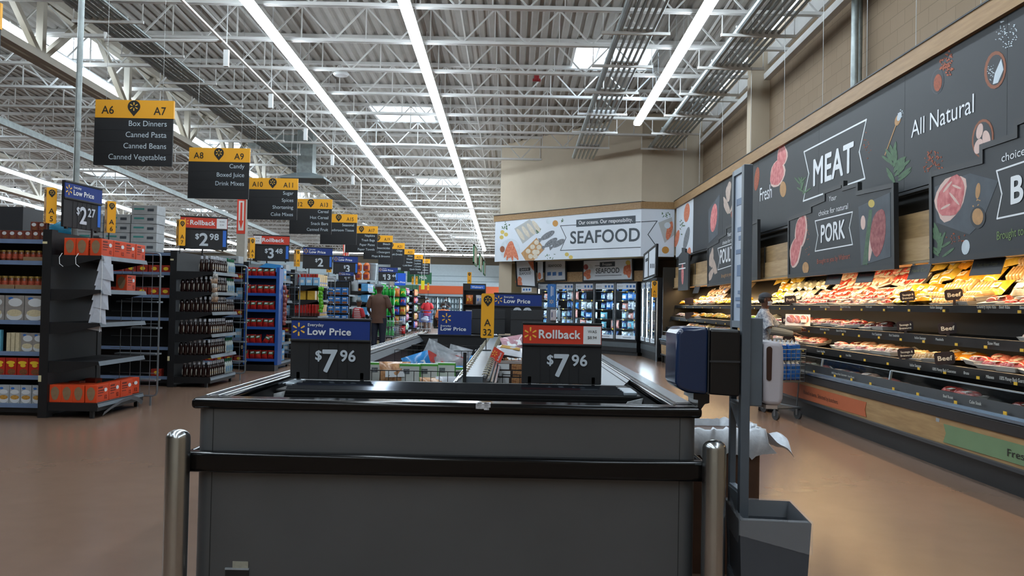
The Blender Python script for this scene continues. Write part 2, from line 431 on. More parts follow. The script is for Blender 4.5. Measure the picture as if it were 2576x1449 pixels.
# ---- joist girders along the store, on columns
def girder(X, name):
    g = MB(); za = lambda y: ZJ(y) - 0.5; zb = lambda y: ZD(y) - .1
    for dx in (-.09, .09):
        g.bar((X + dx, 2, za(2)), (X + dx, Y1 - .1, za(Y1)), .13, .13)
        g.bar((X + dx, 2, zb(2)), (X + dx, Y1 - .1, zb(Y1)), .12, .12)
    y = 7.8
    while y < Y1 - 3:
        g.bar((X, y, za(y)), (X, y, zb(y)), .12)
        g.bar((X, y, za(y)), (X, y - 1.3, zb(y - 1.3)), .10); g.bar((X, y, za(y)), (X, y + 1.3, zb(y + 1.3)), .10)
        y += 3.24
    return structure(g.build(name, mat('girder_paint', 'b5afa2', 0.6, noise=0.05, nscale=2)))
girder(-8.25, 'trim_girder'); girder(-17.5, 'trim_girder')
w = MB(); w.bar((-11.7, 4, 5.92 - .033 * 4), (-11.7, Y1, 5.92 - .033 * Y1), .12, .15); structure(w.build('trim_duct', GALV))
COLM = mat('column_paint', 'a39c90', 0.6, noise=0.05)
FIREW = mat('fire_sign_white', 'd8d4cc', 0.5)
for X in (-8.25,):
    for y in (9.4, 25.2, 41.0, 56.8):
        c = MB(); c.box(X - .125, X + .125, y - .125, y + .125, 0, ZJ(y) - .36)
        c.box(X - .2, X + .2, y - .2, y + .2, 0, .02)
        col = structure(c.build('column_steel', COLM))
        if y in (25.2, 41.0):
            s = MB(); z = 3.35
            s.box(X - .13, X + .13, y - .132, y - .128, z, z + 1.1)
            sg = s.build('fire_extinguisher_marking', REDP, col)
            s = MB(); s.box(X - .08, X + .08, y - .135, y - .131, z + .1, z + 1.0); s.build('pale_panel', FIREW, sg)
            s = MB(); s.prism([(-.03, .95), (.03, .95), (.03, .4), (.07, .4), (0, .15), (-.07, .4), (-.03, .4)], (X, y - .1375, z), (1, 0, 0), (0, 0, 1), .002); s.build('arrow', REDP, sg)
# wall column and roof edge beam on the right
w = MB(); w.box(X1 - .35, X1, 15.9, 16.2, 0, ZD(16)); structure(w.build('column_wall', BEIGE))
w = MB(); w.bar((X1 - .06, Y0, ZJ(Y0) - .05), (X1 - .06, 21.4, ZJ(21.4) - .05), .12, .12); w.bar((X1 - .02, Y0, ZJ(Y0) + .35), (X1 - .02, 21.4, ZJ(21.4) + .35), .06, .3); structure(w.build('trim_ledger', PAINTW))

# ---- ceiling strip lights: continuous rows of fixtures
LENS = emis('strip_lens', (0.80, 0.91, 1.0), LAMP)
HOUS = mat('fixture_white', 'd9dcdc', 0.4)
fx = thing('strip_light', 'ceiling strip light', 'ceiling light', (0, 0, 0))
h = MB(); L = 2.42
h.add([(-.084, -L / 2, .05), (.084, -L / 2, .05), (.05, -L / 2, .1), (-.05, -L / 2, .1), (-.084, L / 2, .05), (.084, L / 2, .05), (.05, L / 2, .1), (-.05, L / 2, .1)], [(0, 1, 5, 4)[::-1], (3, 2, 6, 7), (0, 3, 7, 4), (1, 5, 6, 2), (0, 1, 2, 3), (7, 6, 5, 4)])
for y in (-.9, .9): h.cyl((0, y, .07), (0, y, .75), .006, 5)
h.build('housing', HOUS, fx)
l = MB(); prof = [(-.085, .05), (-.085, -.012), (-.055, -.035), (.055, -.035), (.085, -.012), (.085, .05)]
l.add([(x, -L / 2 + .01, z) for x, z in prof] + [(x, L / 2 - .01, z) for x, z in prof], [(i, i + 6, i + 7, i + 1) for i in range(5)] + [(0, 1, 2, 3, 4, 5), (11, 10, 9, 8, 7, 6)])
l.build('lens', LENS, fx)
FX = Proto(fx)
ROWS = [(2.84, -7.5, 19.2, 'row over the meat cases'), (-1.7, -7.5, 50.0, 'row over the freezer island'), (-4.08, -7.5, 50.0, 'row over the main walkway'),
        (-8.6, 0.0, 48, 'row beside the roof girder'), (-16.4, 9, 50, 'first row left of the girder'), (-20.2, 14, 50, 'second row left of the girder'), (-24.2, 20, 50, 'third row left of the girder')]
for X, ya, yb, nm in ROWS:
    y = yb - L / 2; k = 0
    while y > ya:
        FX.put((X, y, ZL(y) + (.08 if X == -8.6 else 0)), (-0.033, 0, 0), 'white strip light, %s from the far end of the %s' % (nth(k), nm), nm)
        y -= 2.44; k += 1

for k in range(9):
    x = -22.0 + k * 2.5
    if x > -1.6: break
    FX.put((x, 54.0, 4.55), (0, 0, R(90)), 'white strip light, %s from the left of the row crossing the far end' % nth(k), 'row across the far end')
# ================================================================== the freezer island and what stands around its near end
FPAN = mat('freezer_panel', '56585a', 0.42, 0.25, noise=0.05, nscale=3)
FCORN = mat('freezer_corner', '6c7074', 0.35, 0.4, noise=0.05)
GBLACK = mat('gloss_black', '060709', 0.14, spec=0.35)
WELL = mat('freezer_well', '08090b', 0.45, noise=0.2, spec=.3)
SILV = mat('silver_trim', 'b4bdc4', 0.22, 0.85)
RAILM = mat('shelf_rail_metal', '8f989f', 0.3, 0.6, noise=0.1)
FX0, FX1, FY0, FYM, FY1 = -1.35, 0.81, 3.58, 4.95, 12.45
def prof_box(mb, x0, x1, y0, y1, z0, z1, r, mi=0, n=5):
    """a box with rounded upright corners"""
    pts = []
    for cx, cy_, a0 in ((x1 - r, y1 - r, 0), (x0 + r, y1 - r, 90), (x0 + r, y0 + r, 180), (x1 - r, y0 + r, 270)):
        pts += [(cx + r * math.cos(R(a0 + 90 * k / n)), cy_ + r * math.sin(R(a0 + 90 * k / n))) for k in range(n + 1)]
    m = len(pts)
    mb.add([(x, y, z0) for x, y in pts] + [(x, y, z1) for x, y in pts], [tuple(range(m - 1, -1, -1)), tuple(range(m, 2 * m))] + [(i, (i + 1) % m, (i + 1) % m + m, i + m) for i in range(m)], mi)
end = thing('chest_freezer', 'grey-panelled black-rimmed open chest freezer closing the near end of the island', 'freezer', (0, 0, 0))
m_ = MB()
pts = []
r = .06
for cx, cy_, a0 in ((FX0 + r, FY0 + r, 180), (FX1 - r, FY0 + r, 270)):
    pts += [(cx + r * math.cos(R(a0 + 90 * k / 6)), cy_ + r * math.sin(R(a0 + 90 * k / 6))) for k in range(7)]
pts = [(FX0, FYM)] + pts + [(FX1, FYM)]
inn = [(FX0 + .12, FYM), (FX0 + .12, FY0 + .12), (FX1 - .12, FY0 + .12), (FX1 - .12, FYM)]
n = len(pts)
m_.add([(x, y, .03) for x, y in pts] + [(x, y, .89) for x, y in pts], [(i, i + 1, i + 1 + n, i + n) for i in range(n - 1)])
m_.build('cabinet', FPAN, end, smooth=True, angle=60)
m_ = MB()
for x in (FX0 + .075, FX1 - .075): m_.box(x - .0012, x + .0012, FY0 - .0015, FY0 + .004, .03, .885)
m_.build('panel_joint', mat('joint_dark', '191919', 0.7), end)  # near-black joint lines between front and corner panels
m_ = MB()
for a, b_ in zip(inn, inn[1:]): m_.add([(a[0], a[1], .30), (b_[0], b_[1], .30), (b_[0], b_[1], .9), (a[0], a[1], .9)], [(0, 1, 2, 3)])
m_.add([(FX0 + .12, FYM, .3), (FX0 + .12, FY0 + .12, .3), (FX1 - .12, FY0 + .12, .3), (FX1 - .12, FYM, .3)], [(0, 1, 2, 3)])
m_.build('well', WELL, end)
def rim(name, parent, ya, yb, front):
    """black rounded rim whose reflected glints are added as silver beads"""
    mb = MB()
    if front: mb.box(FX0 - .018, FX1 + .018, ya - .02, ya + .10, .878, .925)
    mb.box(FX0 - .018, FX0 + .10, ya + (.1 if front else 0), yb, .878, .925); mb.box(FX1 - .10, FX1 + .018, ya + (.1 if front else 0), yb, .878, .925)
    return mb.build(name, GBLACK, parent, smooth=True, bevel=.018, seg=4)
rim('rim', end, FY0, FYM, True)
m_ = MB()
for x in (FX0 + .012, FX0 + .065): m_.cyl((x, FY0 + .08, .924), (x, FYM, .924), .006, 8)
for x in (FX1 - .085,): m_.cyl((x, FY0 + .08, .924), (x, FYM, .924), .007, 8)
m_.box(FX1 - .06, FX1 + .006, FY0 + .16, FYM, .922, .9265)
m_.build('rim_glint_trim', SILV, end, smooth=True)  # silver beads model the glints reflected along the rim, plus chrome trim
m_ = MB(); m_.box(FX0 - .035, FX1 + .035, FY0 - .045, FY0 + .02, .612, .70)
m_.box(FX0 - .035, FX0 + .0, FY0, FYM, .612, .70); m_.box(FX1, FX1 + .035, FY0, FYM, .612, .70)
m_.build('bumper', GBLACK, end, smooth=True, bevel=.024, seg=4)
m_ = MB()
for a, b_, c, d in ((-.145, -.10, .0, .012), (-.11, -.088, -.004, .006), (-.138, -.12, .01, .02), (-.1, -.082, .006, .022)): m_.box(a, b_, FY0 - .022 + c * .2, FY0 + d, .903 + c, .9262)
m_.build('worn_patch', mat('worn_white', 'b9bcc0', 0.7, noise=0.4, nscale=60), end)
m_ = MB(); m_.box(-1.175, -1.108, FY0 - .004, FY0, .20, .228); tg = m_.build('asset_tag', mat('tag_foil', '9a9a8c', 0.5, noise=.1, nscale=60), end)
m_ = MB(); m_.box(-1.205, -1.105, FY0 - .006, FY0, .10, .197); m_.build('notice_plate', BLACK, end)
m_ = MB(); m_.box(-1.206, -1.104, FY0 - .008, FY0, .193, .2); m_.build('plate_edge', PALEM, end)
m_ = MB()
m_.box(FX0 + .16, FX1 - .16, 4.34, 4.50, .30, .86)
for k in range(14): m_.box(FX0 + .2, FX1 - .2, 4.335, 4.345, .42 + k * .03, .43 + k * .03)
m_.build('air_grille', WELL, end)
m_ = MB(); m_.box(FX0 + .11, FX1 - .11, 4.36, 4.95, .855, .885); m_.build('canopy', mat('matte_black', '08090a', .5, spec=.25), end, bevel=.008)
m_ = MB()
for y, x0, x1 in ((4.37, -1.18, .60), (4.43, -1.17, .60), (4.52, -1.17, .60), (4.62, -1.16, .60), (4.68, -1.16, .6)):
    m_.add([(x0, y, .887), (x1, y, .887), (x1, y + .035, .902), (x0, y + .035, .902), (x0, y + .05, .887), (x1, y + .05, .887)], [(0, 1, 2, 3), (3, 2, 5, 4), (0, 3, 4), (1, 5, 2)])
m_.build('slat_rail', mat('dark_metal', '3a4049', 0.1, 0.9), end)
m_ = MB(); m_.box(.6, .67, 4.37, 4.62, .885, .903); m_.box(-1.25, -1.18, 4.55, 4.8, .885, .9); m_.build('corner_cover', PALEM, end, bevel=.004)
m_ = MB()
for a in ((-1.24, 4.0, .1), (.62, 3.98, .12)): m_.prism([(-.06, 0), (.05, .02), (.07, .10), (-.01, .08)], (a[0], a[1] + .32, .78), (1, 0, 0), (0, 0, 1), .01)
m_.build('frost', mat('frost_white', 'b5b9bc', 0.8, noise=.3, nscale=30), end)
m_ = MB(); m_.box(FX0 - .02, FX1 + .02, FY0 + .05, FYM, 0, .03); m_.build('plinth', BLACK, end)

isl = thing('island_freezer', 'long black open island freezer with silver centre rail and baskets', 'freezer', (0, 0, 0))
m_ = MB(); m_.box(FX0, FX0 + .03, FYM, FY1, .03, .89); m_.box(FX1 - .03, FX1, FYM, FY1, .03, .89); m_.box(FX0, FX1, FY1 - .04, FY1, .03, .89); m_.build('cabinet', FPAN, isl)
m_ = MB(); m_.box(FX0 + .1, FX1 - .1, FYM, FY1 - .1, .58, .60)
m_.box(FX0 + .1, FX0 + .12, FYM, FY1 - .1, .42, .9); m_.box(FX1 - .12, FX1 - .1, FYM, FY1 - .1, .42, .9)
m_.build('well', WELL, isl)
rim('rim', isl, FYM, FY1, False)
m_ = MB()
for x in (FX0 + .012, FX0 + .065): m_.cyl((x, FYM, .924), (x, FY1, .924), .006, 8)
m_.cyl((FX1 - .085, FYM, .924), (FX1 - .085, FY1, .924), .007, 8)
m_.box(FX1 - .06, FX1 + .006, FYM, FY1, .922, .9265)
m_.build('rim_glint_trim', SILV, isl, smooth=True)  # rim reflections built as silver lines here too, beside the chrome trim
m_ = MB()
m_.add([(FX0 + .101, FYM, .915), (FX0 + .101, FY1 - 1.2, .915), (FX0 + .165, FY1 - 1.2, .84), (FX0 + .165, FYM, .84)], [(0, 1, 2, 3)])
m_.add([(FX1 - .101, FYM, .915), (FX1 - .101, FY1 - 1.2, .915), (FX1 - .2, FY1 - 1.2, .82), (FX1 - .2, FYM, .82)], [(3, 2, 1, 0)])
m_.build('inner_ledge', mat('ledge_grey', '59636b', 0.4, 0.3, noise=.08), isl)
m_ = MB(); m_.box(FX0 + .1, FX1 - .1, 11.3, 11.42, .42, .925); m_.box(FX0 + .02, FX1 - .02, 11.28, 11.46, .915, .93); m_.build('cross_wall', BLACK, isl)
m_ = MB(); m_.box(-1.12, -1.0, 11.292, 11.3, .83, .87); m_.build('spec_sticker', mat('sticker_grey', '8b9096', 0.6, noise=.15, nscale=80), isl)
m_ = MB(); m_.box(-.275, -.165, 5.0, 11.3, .42, .915); m_.build('centre_rail', mat('rail_top_grey', '6c767f', 0.35, 0.3, noise=.06), isl)
m_ = MB()
for s in (-1, 1):
    xc = -.22 + s * .055
    for k in range(4):
        m_.cyl((xc + s * (.012 + k * .02), 5.0, .915 - k * .018), (xc + s * (.012 + k * .02), 11.3, .915 - k * .018), .009, 6)
m_.build('price_channel', SILV, isl, smooth=True)
y = 5.1; CLIP = {}
while y < 11.2:
    for s in (-1, 1):
        if s not in CLIP:
            m_ = MB(); m_.tube([(s * (.066 + .026 * math.sin(a)), 0, -.02 * (1 - math.cos(a)) + .008) for a in (-.9, -.3, .4, 1.0, 1.5)], .0038, 5); c_ = CLIP[s] = m_.build('price_clip', mat('clip_cream', '9a927a', 0.5), isl)
        else: c_ = CLIP[s].copy(); COL.objects.link(c_)
        c_.location = (-.22, y, .92)
    y += .19
# wire dividers and baskets, each a thing lying in the well
WIRE = mat('black_wire', '111214', 0.35)
def fence(x0, x1, y, z0, z1, lab):
    mb = MB(); n = max(2, int((x1 - x0) / .062))
    mb.bar((x0, y, z1), (x1, y, z1), .007); mb.bar((x0, y, z0), (x1, y, z0), .007); mb.bar((x0, y, (z0 + z1) / 2 + .02), (x1, y, (z0 + z1) / 2 + .02), .005)
    for k in range(n + 1): mb.bar((x0 + (x1 - x0) * k / n, y, z0), (x0 + (x1 - x0) * k / n, y, z1), .005)
    for x in (x0, x1): mb.bar((x, y, z0), (x, y + .3, z0), .006); mb.bar((x, y, z1), (x, y + .3, z1), .006)
    tag(mb.build('wire_basket', WIRE), lab, 'basket', 'wire baskets in the freezer')
fence(-1.16, -.36, 6.55, .60, .815, 'black wire basket holding frozen packs beside the silver centre rail, nearest on the left')
fence(-1.16, -.36, 8.3, .62, .88, 'black wire basket further along the left bay with bags over its edge')
fence(-1.16, -.36, 9.7, .62, .86, 'black wire basket near the black cross wall in the left bay')
fence(-.06, .62, 6.55, .60, .80, 'black wire basket in the right bay in front of stacked frozen cartons')
fence(-.06, .62, 8.0, .62, .86, 'black wire basket behind the cartons in the right bay')
m_ = MB(); m_.box(-.285, -.265, 4.985, 5.0, .42, 1.06); tag(m_.build('divider_post', BLACK), 'thin black upright post at the near end of the centre rail', 'post')

# ---- price signs
def price_sign(label, loc, rz, w, h, head, dollars='', cents='', was=None, blank=False, tilt=0.0, group=None, stem_=True, was_left=False, tagged=False):
    t = thing('price_sign', label, 'price sign', loc, rz, group)
    if tilt: t.rotation_euler = (tilt, 0, rz)
    s = w / .455
    mb = MB(); mb.box(-w / 2, w / 2, 0, .02 * s, 0, h); mb.build('sign_board', SIGNBLK if not blank else mat('sign_back', '2b2d30', 0.5, noise=.05), t, bevel=.003)
    ax, ay = (1, 0, 0), (0, 0, 1)
    if blank:
        mb = MB(); mb.box(-w / 2, w / 2, -.004, 0, h * .62, h * .64); mb.build('groove', BLACK, t)
        return t
    hh = .105 * s; hz = h - .016 * s - hh
    mb = MB(); mb.box(-w / 2 + .004, w / 2 - .004, -.008, 0, hz, hz + hh)
    hd = mb.build('header', BLUE if head == 'blue' else REDP, t)
    mb = MB(); mb.box(-w / 2, w / 2, -.012, 0, hz - .014 * s, hz); mb.box(-w / 2, w / 2, -.012, 0, h - .014 * s, h); mb.build('frame_rail', BLACK, t, bevel=.003)
    xl = -w / 2
    mb = MB(); sx = .046 * s
    if was_left: sx = .0
    if not was_left: spark(mb, (xl + sx, -.0095, hz + hh * .52), ax, ay, .038 * s); mb.build('spark_emblem', SPARK, hd)
    mb = MB()
    if head == 'blue':
        put_text(mb, 'Everyday', (xl + .098 * s, -.0095, hz + hh * .70), ax, ay, .016 * s, .09 * s, bold=.02)
        put_text(mb, 'Low Price', (xl + .098 * s, -.0095, hz + hh * .24), ax, ay, .037 * s, .245 * s, bold=.035)
    else:
        put_text(mb, 'Rollback', (xl + (.115 if was_left else .095) * s, -.0095, hz + hh * .3), ax, ay, .046 * s, (.27 if was_left else .235) * s, bold=.035)
    mb.build('lettering', WHITE, hd)
    if was:
        x0 = xl + (.006 if was_left else .348) * s; x1 = x0 + .10 * s
        mb = MB(); mb.box(x0, x1, -.010, -.008, hz + .002, hz + hh - .002); p = mb.build('was_panel', WHITE, hd)
        mb = MB(); put_text(mb, 'WAS', ((x0 + x1) / 2, -.0105, hz + hh * .62), ax, ay, .016 * s, align='C'); put_text(mb, was, ((x0 + x1) / 2, -.0105, hz + hh * .3), ax, ay, .016 * s, align='C')
        mb.build('lettering', INK, hd)
    if dollars:
        big = min(.122 * s, (hz - .04 * s) * .78); mb = MB()
        base = (hz - big) * .42 if cents or len(dollars) == 1 else hz - big - .03
        wd = text_mesh(dollars, .03)[3] * big / CAP; wc = (text_mesh(cents, .03)[3] * big * .5 / CAP) if cents else 0; wb = .042 * s
        x = .01 * s - (wd + wc + wb) / 2 + .015 * s
        if cents or len(dollars) == 1: put_text(mb, '$', (x, -.004, base + big * .55), ax, ay, big * .42, bold=.03)
        x += wb
        put_text(mb, dollars, (x, -.004, base), ax, ay, big, bold=.03); x += wd + .012 * s
        if cents: put_text(mb, cents, (x, -.004, base + big * .5), ax, ay, big * .5, bold=.03)
        mb.build('price_digits', mat('digit_white', 'c6d0d9', 0.5), t)
        mb = MB()
        for k in range(5): mb.box(xl + (.105 + k * .055) * s, xl + (.1062 + k * .055) * s, -.0025, 0, 0, hz - .02 * s)
        mb.build('strip_joint', BLACK, t)
    if tagged:
        mb = MB(); mb.box(w / 2 - .045 * s, w / 2 - .012 * s, -.004, 0, hz * .15, hz * .92); mb.build('side_tag', mat('tag_blue', '2e6fd0', 0.5), t)
    if stem_:
        mb = MB(); mb.box(-w * .42, -w * .38, 0, .03, -.02, .04); mb.box(w * .38, w * .42, 0, .03, -.02, .04); mb.build('foot', BLACK, t)
    return t
price_sign('black $7.96 price sign under a blue Everyday Low Price header on the freezer divider', (-1.03, 4.74, .905), 0, .455, .35, 'blue', '7', '96')
price_sign('black $7.96 price sign under a red Rollback header on the freezer divider', (.292, 4.74, .905), 0, .455, .35, 'red', '7', '96', was='$8.94')
# on the black cross wall further back
t = thing('price_header', 'square blue Everyday Low Price board on the freezer cross wall', 'price sign', (-.775, 11.36, .93))
mb = MB(); mb.box(-.228, .228, 0, .012, 0, .325); bd = mb.build('sign_board', BLUE, t)
mb = MB(); spark(mb, (-.115, -.002, .225), (1, 0, 0), (0, 0, 1), .068); mb.build('spark_emblem', SPARK, bd)
mb = MB(); put_text(mb, 'Everyday', (-.19, -.002, .108), (1, 0, 0), (0, 0, 1), .022, .14, bold=.02); put_text(mb, 'Low Price', (-.19, -.002, .055), (1, 0, 0), (0, 0, 1), .047, .345, bold=.03); mb.build('lettering', WHITE, bd)
price_sign('plain dark back of a price sign standing just right of the blue board', (-.33, 11.9, .93), 0, .48, .35, '', blank=True)
price_sign('large black price sign with blue Everyday Low Price header and half-hidden 98', (.09, 12.2, .93), 0, .71, .60, 'blue', '98', '')
price_sign('plain dark back of a price sign covering the lower half of the 98', (.215, 11.6, .93), 0, .45, .35, '', blank=True)
# ---- yellow aisle flags
PIN = mat('pin_black', '1d1a16', 0.6)
def pin(mb_pin, mb_sp, c, ax, ay, r, n=None):
    c = Vector(c); ax = Vector(ax); ay = Vector(ay); nr = ax.cross(ay)
    pts = [(r * math.cos(a), r * math.sin(a)) for a in [R(-35 + k * 250 / 18) for k in range(19)]] + [(0, -1.55 * r)]
    mb_pin.prism(pts, c, ax, ay, .002); spark(mb_sp, c + nr * .002, ax, ay, r * .68)
def flag_face(t, w, h, num, M):
    ax = M.to_3x3() @ Vector((1, 0, 0)); ay = Vector((0, 0, 1)); n = ax.cross(ay)
    o = M @ Vector((0, 0, 0))
    mb = MB(); mb.prism([(-w / 2, .01), (-w / 2 + .01, 0), (w / 2 - .01, 0), (w / 2, .01), (w / 2, h - .01), (w / 2 - .01, h), (-w / 2 + .01, h), (-w / 2, h - .01)], o, ax, ay, .006)
    f_ = mb.build('flag_face', YEL, t)
    a, b_ = MB(), MB(); pin(a, b_, o + ay * (h * .86) + n * .003, ax, ay, w * .33)
    put_text(a, 'A', o + ay * (h * .27) + n * .001, ax, ay, h * .15, align='C', bold=.01); put_text(a, num, o + ay * (h * .06) + n * .001, ax, ay, h * .14, align='C', bold=.01)
    a.build('pin_lettering', PIN, f_); b_.build('spark_emblem', SPARK, f_)
t = thing('aisle_flag', 'yellow A32 aisle flag on a thin black pole on the centre rail', 'aisle flag', (-.235, 7.83, .915))
mb = MB(); mb.bar((0, 0, .01), (0, 0, .53), .008); mb.box(-.05, .05, -.03, .03, 0, .01); mb.build('pole', BLACK, t)
flag_face(t, .124, .42, '32', Matrix.Translation((0.01, -.01, .12)))
t.rotation_euler = (0, 0, 0)
t = thing('shelf_card', 'tilted red Rollback card clipped to the centre rail', 'price card', (-.115, 6.75, .93), R(-8))
mb = MB(); mb.prism([(-.055, -.01), (.03, -.055), (.065, .03), (-.02, .08)], (0, 0, 0), (1, 0, 0), (0, .1, 1), .002); cd = mb.build('card', REDP, t)
mb = MB(); spark(mb, (-.015, -.002, .025), (1, 0, 0), (0, .1, 1), .024); mb.build('spark_emblem', SPARK, cd)
mb = MB(); put_text(mb, 'Rollback', (.018, -.003, -.035), (.38, 0, .92), (-.92, 0, .38), .014, .07, bold=.03); mb.build('lettering', WHITE, cd)
mb = MB(); mb.bar((0, .004, -.02), (0, .03, -.06), .006); mb.build('clip', BLACK, t)

# ---- bollards
for x, lab in ((-1.392, 'brushed steel bollard guarding the left corner of the grey freezer'), (.865, 'brushed steel bollard between the grey freezer and the grey stand')):
    mb = MB(); prof = [(.0495, 0), (.0495, .765)] + [(.0495 * math.cos(R(a)), .765 + .036 * math.sin(R(a))) for a in (20, 40, 60, 75, 88)]
    mb.lathe(prof, 28)
    o = mb.build('bollard', STEEL, smooth=True, loc=(x, 3.5, 0), angle=50); tag(o, lab, 'bollard', 'steel bollards')
    mb = MB(); mb.lathe([(.075, 0), (.075, .012), (.05, .02)], 24); mb.build('base_ring', STEEL, o, smooth=True)

# ---- sanitising stand
SGREY = mat('stand_grey', '565f68', 0.4, 0.2, noise=.06)
st = thing('sanitizer_stand', 'tall slim grey steel stand with sign slot right of the freezer', 'stand', (1.022, 3.62, 0))
mb = MB(); mb.box(-.02, .02, -.02, .02, 0, 1.985); mb.build('front_post', SGREY, st, bevel=.003)
mb = MB(); mb.box(-.014, .014, .17, .20, 0, 1.985); mb.build('rear_post', SGREY, st, bevel=.003)
mb = MB(); mb.box(-.014, .014, .02, .17, 1.96, 1.985); mb.box(-.014, .014, .02, .17, 1.27, 1.30)
for z in (.55, .93, .18): mb.box(-.016, .012, .02, .17, z, z + .012); mb.prism([(.0, 0), (.15, 0), (.0, -.10)], (-.016, .02, z), (0, 1, 0), (0, 0, 1), .004)
mb.build('bracket', mat('bracket_grey', '7f8b96', 0.4, 0.2), st)
mb = MB(); mb.box(-.006, .006, .02, .17, 1.30, 1.96); sg = mb.build('notice', mat('notice_paper', 'b7c6d8', 0.35, noise=.05), st)
mb = MB()
for k, (z, hgt) in enumerate(((1.82, .03), (1.70, .02), (1.66, .02), (1.60, .02), (1.50, .05), (1.42, .015), (1.39, .015), (1.36, .015))): mb.box(-.008, -.006, .04, .14 - (k % 3) * .02, z, z + hgt)
mb.build('notice_print', mat('print_grey_blue', '6d86a8', 0.5), sg)
mb = MB(); mb.box(-.2, .3, -.12, .3, 0, .015); mb.build('foot_plate', SGREY, st)
mb = MB(); mb.box(.022, .078, 0, .14, .93, 1.315); mb.build('mount_plate', mat('plate_grey', '5a646d', 0.45, 0.2, noise=.05), st, bevel=.004)
td = thing('towel_dispenser', 'navy and black paper towel dispenser on the left of the stand', 'dispenser', (1.0, 3.62, 0))
NAVY = mat('navy_plastic', '1a2c4c', 0.18, spec=.6); BPL = mat('black_plastic', '101114', 0.3)
mb = MB(); q = [(-.15, 1.0), (-.145, .985), (0, .975), (0, 1.255), (-.01, 1.265), (-.14, 1.27)]
mb.prism([(-.14, 1.265), (-.14, .98), (-.005, .972), (-.005, 1.262)], (0, -.03, 0), (1, 0, 0), (0, 0, 1), .25); mb.build('rear_housing', BPL, td, bevel=.012, seg=3)
mb = MB(); mb.prism([(-.145, 1.272), (-.262, 1.268), (-.283, 1.24), (-.285, 1.03), (-.27, 1.0), (-.23, .985), (-.145, .978)], (0, -.035, 0), (1, 0, 0), (0, 0, 1), .26); mb.build('front_cover', NAVY, td, smooth=True, bevel=.016, seg=3)
mb = MB(); mb.box(-.14, -.008, -.036, -.03, 1.12, 1.128); mb.box(-.147, -.143, -.038, -.03, .98, 1.27); mb.build('seam', mat('seam_dark_grey', '2c2f33', .4), td)
mb = MB(); mb.prism([(-.2, .985), (-.2, .955), (-.18, .952), (-.18, .92), (-.172, .902), (-.15, .935), (-.13, .94), (-.13, .978)], (0, .0, 0), (1, 0, 0), (0, 0, 1), .2); mb.build('tear_blade', BPL, td)
sd = thing('soap_dispenser', 'white wall dispenser with brown window on the right of the stand', 'dispenser', (1.147, 3.62, 0))
mb = MB(); mb.prism([(-.042, .955), (-.03, .935), (.032, .932), (.044, .965), (.047, 1.10), (.042, 1.19), (.03, 1.212), (-.03, 1.217), (-.043, 1.2)], (0, -.01, 0), (1, 0, 0), (0, 0, 1), .15); mb.build('cover', mat('dispenser_white', 'b3afb5', 0.4), sd, smooth=True, bevel=.02, seg=4)
mb = MB(); mb.prism([(-.022 + .012 * math.cos(R(a)), (1.18 if a < 181 else 1.055) + .012 * math.sin(R(a))) for a in range(0, 360, 30)], (0, -.0135, 0), (1, 0, 0), (0, 0, 1), .01); mb.build('window', mat('amber_window', '3a2620', 0.25), sd)
mb = MB(); mb.box(-.03, .02, .0, .1, .92, .936); mb.build('nozzle', mat('nozzle_tan', 'a99a90', 0.5), sd)
# ---- grey bin with a clear liner
CLEAR = mat('clear_liner', 'dfe4ea', 0.2, alpha=.16)
gb = thing('waste_bin', 'square grey metal waste bin with clear liner at the foot of the stand', 'bin', (1.135, 3.66, 0), R(-6))
mb = MB(); w_, d_, hb = .145, .20, .47
mb.frust((-w_ + .02, w_ - .02, -d_ + .03, d_ - .03), (-w_, w_, -d_, d_), 0, hb); mb.f.pop(1); mb.m.pop()
mb.frust((-w_ + .03, w_ - .03, -d_ + .04, d_ - .04), (-w_ + .006, w_ - .006, -d_ + .006, d_ - .006), .02, hb); del mb.f[-5]; mb.m.pop()
mb.build('bin_body', mat('bin_grey', '4a5058', 0.45, 0.2, noise=.05), gb)
mb = MB(); nn = 28; ring = []
def rect_pt(t_, a, b_):
    t_ = t_ % 4
    return [(-a + 2 * a * t_, -b_), (a, -b_ + 2 * b_ * (t_ - 1)), (a - 2 * a * (t_ - 2), b_), (-a, b_ - 2 * b_ * (t_ - 3))][int(t_)]
vs = []; NL = 64
for lv, (e, z) in enumerate(((.004, .0), (.006, .475), (-.012, .478), (-.02, .40))):
    for k in range(NL):
        tt = 4 * k / NL; x, y = rect_pt(tt, w_ + e, d_ + e)
        zz = z
        if lv == 0: zz = hb - (.06 + .07 * min(tt, 1) if tt <= 1 else .10) 
        jit = .002 * math.sin(k * 3.7 + lv)
        vs.append((x + jit, y + jit, zz if lv else zz))
mb.add(vs, [(l * NL + k, l * NL + (k + 1) % NL, (l + 1) * NL + (k + 1) % NL, (l + 1) * NL + k) for l in range(3) for k in range(NL)])
mb.build('liner', CLEAR, gb, smooth=True)
